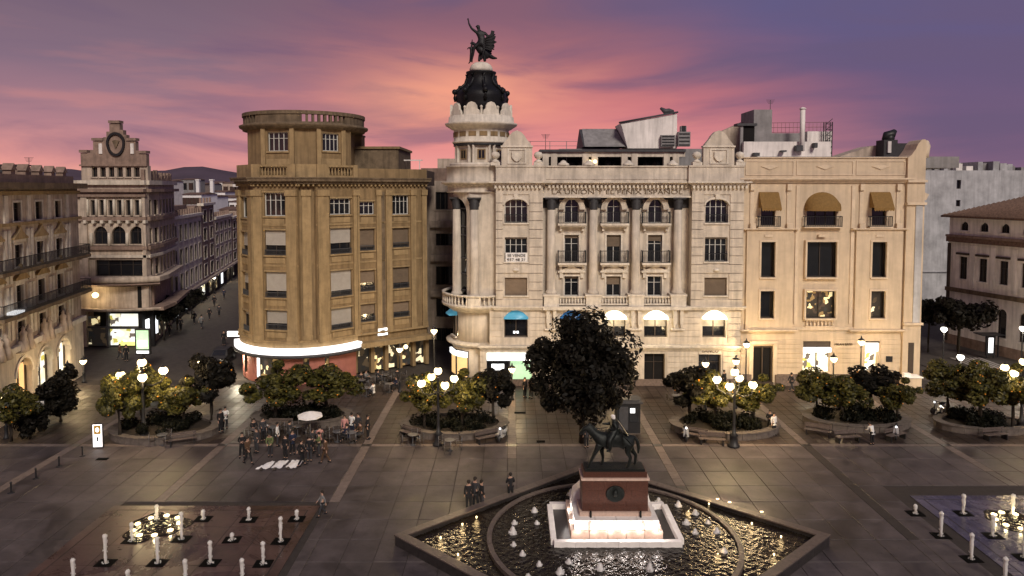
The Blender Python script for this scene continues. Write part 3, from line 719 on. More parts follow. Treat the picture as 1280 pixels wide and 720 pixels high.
    for i in range(n):
        t0 = math.pi / 2 * i / n; t1 = math.pi / 2 * (i + 1) / n
        p0 = (w2 * .82 * math.sin(t0), Z(246) - 1.5 * (1 - math.cos(t0))); p1 = (w2 * .82 * math.sin(t1), Z(246) - 1.5 * (1 - math.cos(t1)))
        ar.ext(F2, [p0, p1, (p1[0], Z(241.2)), (p0[0], Z(241.2))], -.35, .1)
    ar.fb(F2, w2 * .82, w2, Z(384), Z(241.2), -.35, .1); ar.build('corner_arch', mt['cream'], B)
    MB().fb(F, S(588), S(621), Z(384), Z(241), -.8, -.1).build('wall', mt['cream'], B)
    MB().lathe(cx, cy, [(3.0, Z(392)), (3.3, Z(388)), (3.75, Z(385)), (3.8, Z(383)), (3.8, Z(381.5)), (2.2, Z(381.4))], 40).build('corner_balcony', mt['cream2'], B)
    bl = MB(); bl.lathe(cx, cy, [(3.55, Z(371)), (3.78, Z(371)), (3.78, Z(368.5)), (3.55, Z(368.5)), (3.55, Z(371))], 40)
    for k in range(56):
        a = 2 * math.pi * k / 56
        if math.sin(a) < .5: bl.lathe(cx + 3.66 * math.cos(a), cy + 3.66 * math.sin(a), [(r * 1.1, Z(381.4) + z_ / .66 * (Z(371) - Z(381.4))) for r, z_ in BAL], 6)
    bl.build('balustrade', mt['cream2'], B)
    MB().lathe(cx, cy, [(2.75, .0), (2.75, Z(437))], 32).build('corner_wall', mt['cream'], B)
    MB().lathe(cx, cy, [(2.85, Z(436.5)), (3.0, Z(436)), (3.35, Z(433)), (3.4, Z(430.5)), (2.7, Z(430))], 40).build('ledge', mt['cream2'], B)
    MB().lathe(cx, cy, [(2.6, Z(430)), (2.6, Z(388))], 32).build('corner_wall', mt['cream'], B)
    # side facet windows on the round corner, first floor and ground floor
    for a in (200, 232):
        ar_ = R(a); u = Vector((math.cos(ar_), math.sin(ar_))); tv = Vector((-u.y, u.x))
        c2 = Vector((cx, cy)) + u * 2.62
        F3 = Fr(c2 - tv * 0.7, c2 + tv * 0.7)
        if F3.n.dot(u) < 0: F3 = Fr(c2 + tv * .7, c2 - tv * .7)
        if a == 200:
            window(B, F3, .05, 1.35, Z(425), Z(398), d=.02, cols=2, rows=1, fm='framed', dout=.1)
            p = arcpts(-.05, 1.45, Z(398), Z(386), 8); vs = [F3.P(s_, z_, .0) for s_, z_ in p] + [F3.P(.7 + (s_ - .7) * .9, Z(398) + (z_ - Z(398)) * .3, .75) for s_, z_ in p]; m_ = len(p)
            MB().add(vs, [(i, i + 1, m_ + i + 1, m_ + i) for i in range(m_ - 1)] + [tuple(range(m_, 2 * m_))], True).build('glass_hood', mt['blue'], B)
        F4 = Fr(F3.A + F3.n * .15, F3.A + F3.n * .15 + F3.u * 1.4)
        g = MB().fb(F4, 0, 1.4, .4, Z(441), -.1, .02).build('shop_window', mt['dkgrey'], B)
        MB().fb(F4, .07, 1.33, .5, Z(449), .02, .04).build('pane', mt['warm'], g); MB().fb(F4, .02, 1.38, Z(448.5), Z(442), .021, .22).build('lit_fascia', mt['lit'], g)
    # ---------------- turret above
    T = MB(); T.lathe(cx, cy, [(3.0, Z(206.5)), (3.0, Z(203)), (2.7, Z(202.8))], 36); T.build('turret_base', mt['cream2'], B)
    MB().lathe(cx, cy, [(2.12, Z(203)), (2.12, Z(180))], 24).build('turret_core', mt['slate'], B)
    for k in range(8):
        a = R(-90 + 45 * k + 3)
        if math.sin(a) > .72: continue
        x, y = cx + 2.12 * math.cos(a), cy + 2.12 * math.sin(a); u = Vector((math.cos(a), math.sin(a))); tv = Vector((-u.y, u.x)); Fk = Fr(Vector((x, y)) - tv * .8, Vector((x, y)) + tv * .8)
        if Fk.n.dot(u) < 0: Fk = Fr(Vector((x, y)) + tv * .8, Vector((x, y)) - tv * .8)
        MB().fb(Fk, .05, 1.55, Z(203), Z(181), -.3, .18).build('turret_panel', mt['cream'], B)
        tw = MB().fb(Fk, .42, 1.18, Z(198.5), Z(185.5), .18, .24).build('turret_window', mt['ochre'], B)
        MB().fb(Fk, .54, .76, Z(197), Z(187), .24, .25).fb(Fk, .84, 1.06, Z(197), Z(187), .24, .25).build('pane', mt['glass'], tw)
        a2 = a + R(22.5)
        for da in (-.09, .09):
            MB().lathe(cx + 2.45 * math.cos(a2 + da), cy + 2.45 * math.sin(a2 + da), [(.17, Z(203)), (.15, Z(201)), (.13, Z(182)), (.19, Z(180.5))], 10).build('turret_column', mt['cream2'], B)
    MB().lathe(cx, cy, [(2.3, Z(181)), (2.62, Z(181)), (2.62, Z(177.5)), (2.3, Z(177.4))], 36).build('dark_band', mt['slate'], B)
    MB().lathe(cx, cy, [(2.68, Z(177.5)), (2.75, Z(175)), (2.6, Z(174.8)), (2.6, Z(160)), (2.85, Z(158.5)), (3.05, Z(156.5)), (3.35, Z(154)), (3.42, Z(151.5)), (3.1, Z(150.8)), (3.05, Z(143)), (2.9, Z(142)), (2.2, Z(141.9))], 44).build('turret_entablature', mt['cream2'], B)
    vv = MB()
    for k in range(16):
        a = 2 * math.pi * k / 16 + .12
        if math.sin(a) > .5: continue
        u = Vector((math.cos(a), math.sin(a))); tv = Vector((-u.y, u.x)); p = Vector((cx, cy)) + u * 2.61
        Fk = Fr(p - tv * .36, p + tv * .36)
        if Fk.n.dot(u) < 0: Fk = Fr(p + tv * .36, p - tv * .36)
        vv.fb(Fk, 0, .72, Z(169), Z(163), -.1, .02)
    vv.build('recessed_panels', mt['ochre'], B)
    # rounded antefixes round the dome foot
    for k in range(10):
        a = 2 * math.pi * k / 10 + .05; u = Vector((math.cos(a), math.sin(a))); tv = Vector((-u.y, u.x)); p = Vector((cx, cy)) + u * 2.85
        Fk = Fr(p - tv * .8, p + tv * .8)
        if Fk.n.dot(u) < 0: Fk = Fr(p + tv * .8, p - tv * .8)
        q = [(0, Z(143)), (1.6, Z(143)), (1.5, Z(137)), (1.32, Z(135)), (1.28, Z(131)), (1.1, Z(127.5)), (.8, Z(126)), (.5, Z(127.5)), (.32, Z(131)), (.28, Z(135)), (.1, Z(137))]
        MB().ext(Fk, q, -.18, .05).build('antefix', mt['cream2'], B)
        a2 = a + math.pi / 10; MB().lathe(cx + 2.55 * math.cos(a2), cy + 2.55 * math.sin(a2), [(.16, Z(143)), (.13, Z(140)), (.11, Z(133)), (.16, Z(132)), (.02, Z(130))], 8).build('pinnacle', mt['cream2'], B)
    Zd = lambda y: W(598, y, cy).z
    MB().lathe(cx, cy, [(2.3, Z(142)), (2.3, Zd(132)), (2.35, Zd(126)), (2.4, Zd(122)), (2.35, Zd(117)), (2.1, Zd(114)), (1.7, Zd(110)), (1.4, Zd(106)), (1.3, Zd(98)), (1.32, Zd(94)), (1.42, Zd(92)), (1.42, Zd(90.5)), (1.1, Zd(90))], 32).build('dome', mt['blackb'], B)
    rib = MB()
    for k in range(8):
        a = 2 * math.pi * k / 8 + .2; u = Vector((math.cos(a), math.sin(a)))
        pts = [(2.4, 128), (2.5, 123), (2.5, 118), (2.25, 114), (1.85, 110), (1.5, 106), (1.35, 100), (1.36, 94)]
        rib.tube([(cx + u.x * r, cy + u.y * r, Zd(z_)) for r, z_ in pts], .16, 6)
        rib.ball((cx + u.x * 2.5, cy + u.y * 2.5, Zd(116)), .26, 8, 6); rib.ball((cx + u.x * 2.0, cy + u.y * 2.0, Zd(110.5)), .2, 8, 6)
    rib.build('dome_ribs', mt['blackb'], B)
    MB().lathe(cx, cy, [(1.08, Zd(90)), (1.1, Zd(86.5)), (.95, Zd(82)), (.65, Zd(79)), (.3, Zd(78))], 24).build('dome_cap', mt['cream2'], B)
    # roof terrace with canopy
    tz0, tz1 = Z(208), Z(189); YT = YM + 3.2
    c = MB(); c.box(S(676), S(866), YT - .3, YT + 9, Z(187.5), Z(184.5)).build('terrace_canopy', mt['dkgrey'], B)
    MB().box(S(676), S(866), YT, YT + .3, Z(194), Z(187.5)).build('canopy_fascia', mt['cream'], B)
    for k, pxx in enumerate((680, 691, 732, 744, 783, 796, 838, 850)): MB().box(S(pxx), S(pxx + 8), YT - .05, YT + .5, Z(210), Z(187.6)).build('terrace_pier', mt['cream'], B)
    MB().box(S(676), S(866), YT + 4, YT + 4.2, Z(210), Z(187.5)).build('terrace_rear_wall', mt['void'], B)
    for pxx in (741, 748): MB().ball((S(pxx), YT - .3, Z(200.5)), .17).build('terrace_lamp', mt['globe'], B)
    r3 = random.Random(4); sm_ = MB()
    for k in range(30):
        pxx = r3.uniform(695, 850); sm_.ball((S(pxx), YT + 1.5 + r3.uniform(0, 2), Z(207) + .3), r3.uniform(.15, .35), 6, 5, 1.3)
    tag(sm_.build('terrace_plants', mt['slate'], B), kind='stuff')
    cr = MB()
    for pxx in (704, 735.5, 785, 840): cr.lathe(S(pxx), YM + .1, [(.55, Z(207)), (.5, Z(204.5)), (.3, Z(203)), (.2, Z(201)), (.02, Z(200))], 10)
    cr.build('parapet_finials', mt['cream2'], B)
    # penthouse behind
    YP = YM + 9
    def q(px, py, Yd=YP): v = W(px, py, Yd); return (v.x, v.z)
    FP = Fr((0, YP), (1, YP))
    MB().box(q(700, 0)[0], q(925, 0)[0], YP, YP + 9, Z(227), q(0, 186)[1]).build('penthouse_wall', mt['grey'], B)
    a, b = q(727, 159), q(776, 184); rr = MB()
    rr.add([(a[0], YP + 2.5, a[1]), (q(776, 158)[0], YP + 2.5, a[1]), (q(784, 184)[0], YP - .5, b[1]), (q(729, 184)[0], YP - .5, b[1]), (a[0], YP + 6, b[1]), (q(776, 158)[0], YP + 6, b[1])], [(3, 2, 1, 0), (0, 1, 5, 4), (3, 0, 4), (2, 5, 1)])
    pr = rr.build('penthouse_roof', mt['dkgrey'], B)
    for i in range(6):
        t0 = i / 6; t1 = (i + 1) / 6 - .02
        def lp(t, x): return (x, YP - .5 + 3 * t - .05, b[1] + (a[1] - b[1]) * t + .03)
        xa = q(729, 184)[0] + .1; xb = q(783, 184)[0] - .15
        MB().hexa([lp(t0, xa), lp(t0, xb - t0 * .6), (xb - t0 * .6, lp(t0, 0)[1] + .06, lp(t0, 0)[2] + .05), (xa, lp(t0, 0)[1] + .06, lp(t0, 0)[2] + .05), lp(t1, xa), lp(t1, xb - t1 * .6), (xb - t1 * .6, lp(t1, 0)[1] + .06, lp(t1, 0)[2] + .05), (xa, lp(t1, 0)[1] + .06, lp(t1, 0)[2] + .05)]).build('roof_sheet', mt['grey'], pr)
    MB().ext(FP, [q(783, 186), q(844, 186), q(844, 143), q(774, 155), q(776, 160)], -3, .8).build('sloping_roof_wall', mt['white'], B)
    MB().tube([(q(772, 155.5)[0], YP - .9, q(0, 155)[1] + .05), (q(845, 142.5)[0], YP - .9, q(0, 142.5)[1] + .1)], .1, 6).build('gutter', mt['dkgrey'], B)
    for a_, b_, c_, d_ in ((825, 842, 170, 184), (846, 861, 166, 184), (849, 856, 159, 166)):
        u_ = MB().box(q(a_, 0)[0], q(b_, 0)[0], YP - 1.4, YP - .85, q(0, d_)[1], q(0, c_)[1]).build('air_conditioner', mt['grey'], B)
        n = 4
        for i in range(n):
            z0 = q(0, d_)[1] + (q(0, c_)[1] - q(0, d_)[1]) * (i + .2) / n; MB().box(q(a_ + 1, 0)[0], q(b_ - 1, 0)[0], YP - 1.43, YP - 1.401, z0, z0 + .14).build('grille', mt['black'], u_)
    MB().tube([(q(844, 0)[0], YP, q(0, 160)[1]), (q(844, 0)[0], YP, q(0, 143)[1]), (q(843, 0)[0], YP, q(0, 139)[1]), (q(838, 0)[0], YP, q(0, 138.5)[1]), (q(833, 0)[0], YP, q(0, 139.5)[1]), (q(827, 0)[0], YP, q(0, 135)[1])], [.12, .12, .14, .25, .3, .12], 8).build('flue', mt['dkgrey'], B)
    wv = MB()
    for zz in (173, 179): wv.tube([(S(660), YM + 4, Z(zz)), (S(727), YM + 4, Z(zz))], .022, 4)
    for pxx in (664, 690, 712): wv.tube([(S(pxx), YM + 4, Z(208)), (S(pxx), YM + 4, Z(173))], .03, 4)
    wv.build('roof_rail', mt['grey'], B)
    return B, (cx, cy)
PB, (TCX, TCY) = main_building()
# ================================================================== SAND COLOURED BUILDING on the right
def sand_building():
    F = Fr((0, YM), (1, YM)); S = xm; Z = zm
    B = empty('sand_building', (xm(1035), YM, 0), 'warm sand-coloured building with ochre awnings over its top windows, right of the palace', 'building')
    xl, xr = S(927.5), S(1150)
    cols = [(S(950), S(967.5)), (S(1007), S(1044)), (S(1088), S(1106))]
    ops = []
    for i, (a, b) in enumerate(cols):
        ops += [(a, b, Z(282), Z(244), 0 if i != 1 else .6), (a, b, Z(346), Z(302), 0), (a, b, Z(397), Z(363), 0)]
    g = [(S(943), S(968), .3, Z(432), 0), (S(1006), S(1041), Z(465), Z(426), 0), (S(1084), S(1101), Z(463), Z(426), 0)]
    m = MB(); wall(m, F, xl, xr, Z(412), Z(228), ops, -.5, .15); wall(m, F, xl, xr, 0, Z(412), g, -.5, .15); m.build('wall', mt['sand'], B)
    MB().box(xl, xr - .05, YM + .6, YM + 24, 0, Z(200)).build('side_wall', mt['sand'], B)
    # projecting bays
    for (a, b) in ((S(932), S(990)), (S(1068), S(1126))):
        c = (cols[0] if a < S(1000) else cols[2]); mm = MB()
        o2 = [o for o in ops if o[0] >= a and o[1] <= b]
        wall(mm, F, a, b, Z(412), Z(288), [(o[0] - .1, o[1] + .1, o[2] - .1, o[3] + .1) for o in o2 if o[3] < Z(290)], .15, .38); mm.build('projecting_bay', mt['sand'], B)
        cornice(B, F, a - .02, b + .02, Z(288), .22, .15, .45, 'sand2', name='string_course', z_steps=2)
        cornice(B, F, a - .02, b + .02, Z(414), .25, .15, .5, 'sand2', name='string_course', z_steps=2)
        for x in (a + .25, b - .65):
            MB().fb(F, x, x + .4, Z(238), Z(230), .15, .42).fb(F, x + .03, x + .37, Z(286), Z(238.2), .15, .24).build('pilaster', mt['sand2'], B)
            MB().fb(F, x, x + .5, Z(287.5), Z(279), .15, .5).build('balcony_pier', mt['sand2'], B)
    MB().fb(F, S(990), S(1068), Z(412), Z(408), .15, .3).build('string_course', mt['sand2'], B)
    for x in (S(993), S(1062)): MB().fb(F, x, x + .3, Z(404), Z(232), .15, .24).build('pilaster', mt['sand2'], B)
    for i, (a, b) in enumerate(cols):
        o = ops[i * 3:i * 3 + 3]; n = 1 if i != 1 else 3
        window(B, F, *o[0][:4], d=-.1, cols=max(n, 1), rows=1, fm='framed', dout=.15, sill=False)
        window(B, F, *o[1][:4], d=-.1, cols=1 if i != 1 else 2, rows=1, fm='framed', dout=.38, surround='sand2', sillm='sand2')
        window(B, F, *o[2][:4], d=-.1, cols=1 if i != 1 else 2, rows=1, fm='framed', dout=.38, surround='sand2', glass='glass' if i == 0 else ('shopd' if i == 1 else 'bar'), sillm='sand2')
        balustrade(B, F, a, b, Z(408), Z(399), .16, .36, 'sand2', gap=.3)
        MB().fb(F, (a + b) / 2 - .35, (a + b) / 2 + .35, Z(296), Z(293), .1, .45).build('carved_keystone', mt['sand2'], B)
        # balcony rail at the top windows
        railing(F, a - .35, b + .35, Z(283), Z(270), .15, .6, gap=.16).build('railing', mt['black'], B)
        MB().fb(F, a - .4, b + .4, Z(284.5), Z(283), .15, .66).build('balcony', mt['sand2'], B)
        # awning
        aw = MB(); za, zb = Z(240), Z(259.5); a2, b2 = a - .25, b + .25
        if i == 1:
            p = arcpts(a2, b2, zb, Z(240), 14); vs = [F.P(s, z, .17) for s, z in p]; k = len(p)
            vs += [F.P((a2 + b2) / 2 + (s - (a2 + b2) / 2) * 1.0, zb + (z - zb) * .55, .17 + .9 * math.sin(math.pi * j / (k - 1)) ** .6) for j, (s, z) in enumerate(p)]
            vs += [F.P(s, zb, .17 + 1.05 * math.sin(math.pi * j / (k - 1)) ** .6) for j, (s, z) in enumerate(p)]
            vs += [F.P(s, zb - .28, .17 + 1.05 * math.sin(math.pi * j / (k - 1)) ** .6) for j, (s, z) in enumerate(p)]
            fs = [(r_ * k + j, r_ * k + j + 1, (r_ + 1) * k + j + 1, (r_ + 1) * k + j) for r_ in range(3) for j in range(k - 1)]
            aw.add(vs, fs, True)
        else:
            aw.hexa([F.P(a2, zb, 1.05), F.P(b2, zb, 1.05), F.P(b2, zb, .16), F.P(a2, zb, .16), F.P(a2, za - .12, .35), F.P(b2, za - .12, .35), F.P(b2, za, .16), F.P(a2, za, .16)])
            n_ = 8
            for j in range(n_):
                s0 = a2 + (b2 - a2) * j / n_; s1 = a2 + (b2 - a2) * (j + 1) / n_
                aw.ext(F, [(s0, zb), (s0, zb - .2), ((s0 + s1) / 2, zb - .3), (s1, zb - .2), (s1, zb)][::-1], 1.03, 1.05)
        aw.build('awning', mt['awn'], B)
    cornice(B, F, xl, S(1131), Z(228.5), Z(222.5) - Z(228.5), .15, .5, 'sand2')
    cornice(B, F, xl, S(1131), Z(198.5), .15, .05, .2, 'sand2', name='coping', z_steps=2)
    pp = MB(); pp.fb(F, xl, S(1131), Z(222.5), Z(198), -.4, .12); pp.build('parapet', mt['sand'], B)
    for a, b in ((930, 990), (993, 1064), (1067, 1128)):
        fr_ = MB(); a, b = S(a), S(b); z0, z1 = Z(219), Z(201)
        fr_.fb(F, a, a + .1, z0, z1, .12, .18); fr_.fb(F, b - .1, b, z0, z1, .12, .18); fr_.fb(F, a + .1, b - .1, z0, z0 + .08, .12, .18); fr_.fb(F, a + .1, b - .1, z1 - .08, z1, .12, .18)
        c = (a + b) / 2; fr_.ext(F, [(c - .8, (z0 + z1) / 2 + .15), (c, (z0 + z1) / 2 - .15), (c + .8, (z0 + z1) / 2 + .15), (c, (z0 + z1) / 2 + .3)], .12, .2); fr_.build('parapet_panel', mt['sand2'], B)
    # right hand corner tower with scroll top
    q = [(S(1131), 0), (S(1151), 0), (S(1157.5), Z(260)), (S(1158), Z(176)), (S(1154), Z(174)), (S(1147), Z(174.5)), (S(1143), Z(179)), (S(1140), Z(186)), (S(1135), Z(193)), (S(1131), Z(196))]
    MB().ext(F, [(S(1129), 0), (S(1151), 0), (S(1151), Z(176)), (S(1149), Z(174.5)), (S(1145), Z(175.5)), (S(1141), Z(180)), (S(1138), Z(187)), (S(1133), Z(194)), (S(1129), Z(197))], -1.6, .42).build('corner_pier', mt['sand'], B)
    MB().fb(F, S(1140), S(1148.5), Z(405), Z(256), .42, .5).build('grey_corner_panel', mt['grim'], B)
    MB().lathe(S(1151.5), YM + .2, [(.5, Z(197)), (.55, Z(190)), (.62, Z(183)), (.45, Z(176)), (.05, Z(174))], 14).build('scroll', mt['sand2'], B)
    MB().ext(F, [(S(1151), Z(250)), (S(1154), Z(250)), (S(1157), Z(243)), (S(1151), Z(240))], -1.2, .3).build('corner_canopy', mt['sand2'], B)
    for z_ in (405, 256, 228): MB().fb(F, S(1128.5), S(1152.5), Z(z_), Z(z_) + .22, -1.55, .62).build('string_course', mt['sand2'], B)
    # ground floor
    courses(B, F, xl, S(1129), 1.6, Z(424), 6, [(a, b, z0, z1) for a, b, z0, z1, _ in g], .15, 'sand', .06)
    MB().fb(F, xl, S(943) - .15, 0, Z(467), .15, .34).fb(F, S(968) + .2, S(1151.5), 0, Z(467), .15, .46).build('plinth', mt['plinth'], B)
    dr = MB().fb(F, S(943), S(968), .0, .32, -.1, .5).fb(F, S(943), S(944.5), .32, Z(432), -.1, .1).fb(F, S(966.5), S(968), .32, Z(432), -.1, .1).fb(F, S(944.5), S(966.5), Z(434), Z(432), -.1, .1).fb(F, S(954.8), S(956.2), .32, Z(434), -.1, .05).build('door', mt['framed'], B)
    MB().fb(F, S(944.5), S(966.5), .32, Z(434), -.2, -.15).build('pane', mt['void'], dr)
    MB().fb(F, S(938), S(943) - .01, 0, Z(429), .15, .3).fb(F, S(968) + .01, S(973), 0, Z(429), .15, .3).fb(F, S(938), S(973), Z(429), Z(425), .15, .5).build('door_surround', mt['sand2'], B)
    sw = MB().fb(F, S(1006), S(1041), Z(434), Z(426), -.1, .0).fb(F, S(1023), S(1024), Z(465), Z(434), -.1, .02).build('shop_window', mt['framed'], B)
    MB().fb(F, S(1006), S(1041), Z(439.5), Z(434.2), -.09, .25).build('lit_fascia', mt['litw'], sw); MB().fb(F, S(1006.5), S(1040.5), Z(465), Z(439.8), -.6, -.3).build('display', mt['shopw'], sw)
    sw = MB().fb(F, S(1084), S(1101), Z(427.5), Z(426), -.1, .35).build('shop_window', mt['framed'], B)
    MB().fb(F, S(1084.3), S(1100.5), Z(439), Z(427.6), -.09, .15).build('lit_fascia', mt['lit'], sw); MB().fb(F, S(1084.5), S(1100), Z(463), Z(440), -.5, -.2).build('display', mt['shopw'], sw)
    MB().fb(F, S(1110), S(1118), Z(451.5), Z(444.5), .21, .27).build('wall_plaque', mt['black'], B)
    MB().fb(F, S(1136), S(1143), Z(465), Z(427), .42, .45).build('side_door', mt['framed'], B)
    lettering('MILAN BAGS', F, S(1056), Z(431), .22, .26, 'ochred', B, width=1.6)
    # rooftop plant
    YR = YM + 8
    def q(px, py, Yd=YR): v = W(px, py, Yd); return (v.x, v.z)
    def rb(nm, a, b, c, d, m, y0=0, y1=4): return MB().box(q(a, 0)[0], q(b, 0)[0], YR + y0, YR + y1, q(0, d)[1], q(0, c)[1]).build(nm, mt[m], B)
    rb('roof_slab', 925, 1158, 199, 212, 'grey', -6, 8)
    rb('lift_house', 945, 968, 137, 199, 'grey'); rb('roof_wall', 928, 1036, 178, 199, 'white', -1.2, -.7); rb('rear_roof_wall', 968, 1020, 166, 182, 'grey', .5, 3); rb('roof_room', 1014, 1046, 164, 199, 'white', .2, 3.5)
    rb('dark_opening', 929, 944, 158, 186, 'void', -.5, .3); rb('post', 926, 929.4, 156, 190, 'grey', -.6, -.3); rb('lintel', 921, 946, 155, 158, 'dkgrey', -.8, .3)
    FR = Fr((0, YR + 3), (1, YR + 3))
    def q3(px, py): return q(px, py, YR + 3)
    MB().ext(FR, [q3(901, 200), q3(946, 200), q3(946, 145), q3(901, 165)], -2, -.5).build('sloped_wall', mt['pink'], B)
    v = W(1006.5, 0, YR - 1.6); MB().lathe(v.x, v.y, [(.24, q(0, 190)[1]), (.24, q(0, 139)[1])], 12).lathe(v.x, v.y, [(.3, q(0, 139)[1]), (.33, q(0, 138)[1]), (.05, q(0, 136)[1])], 12).build('white_flue', mt['white'], B)
    ms = MB(); xs = [q(p_, 0)[0] for p_ in (1033, 1041)]
    for x in xs:
        for yy in (YR - .6, YR - .1): ms.box(x - .04, x + .04, yy, yy + .06, q(0, 199)[1], q(0, 153)[1])
    for k in range(7):
        z = q(0, 198 - 7 * k)[1]; ms.box(xs[0], xs[1], YR - .6, YR - .55, z, z + .06); ms.tube([(xs[0], YR - .58, z), (xs[1], YR - .58, z + .55)], .03, 4)
    ms.build('lattice_mast', mt['black'], B)
    rl = MB()
    for zz in (153, 159, 165): rl.tube([(q(968, 0)[0], YR + .6, q(0, zz)[1]), (q(1047, 0)[0], YR + .6, q(0, zz - 1)[1])], .02, 4)
    for pxx in range(968, 1048, 5): rl.tube([(q(pxx, 0)[0], YR + .6, q(0, 178)[1]), (q(pxx, 0)[0], YR + .6, q(0, 153)[1])], .014, 4)
    rl.build('roof_rail', mt['terra'], B)
    for a, b, c, d in ((938, 945, 192, 196), (972, 978, 189, 191), (990, 998, 183, 190), (1012, 1016, 180, 186)): rb('plant_box', a, b, c, d, 'dkgrey', -1.9, -1.3)
    FR2 = Fr((0, YR), (1, YR))
    MB().ext(FR2, [q(1052, 199), q(1102, 199), q(1102, 181), q(1092, 182), q(1052, 195)], -3, -.2).build('rendered_roof_slope', mt['pink'], B)
    rb('roof_tank', 1100, 1117, 176, 199, 'slate', -1.5, 0); rb('roof_tank', 1117, 1141, 180, 199, 'slate', -1.2, .5); rb('plant_box', 1104, 1108, 178, 192, 'white', -1.7, -1.5)
    tb = MB(); tb.tube([(q(1104, 0)[0], YR - 1, q(0, 176)[1]), (q(1106, 0)[0], YR - 1, q(0, 170)[1]), (q(1113, 0)[0], YR - 1, q(0, 169)[1]), (q(1117, 0)[0], YR - 1, q(0, 164)[1])], [.3, .4, .45, .2], 8); tb.ball((q(1110, 0)[0], YR - 1, q(0, 174)[1]), .5, 8, 6); tb.build('satellite_gear', mt['black'], B)
    return B
sand_building()
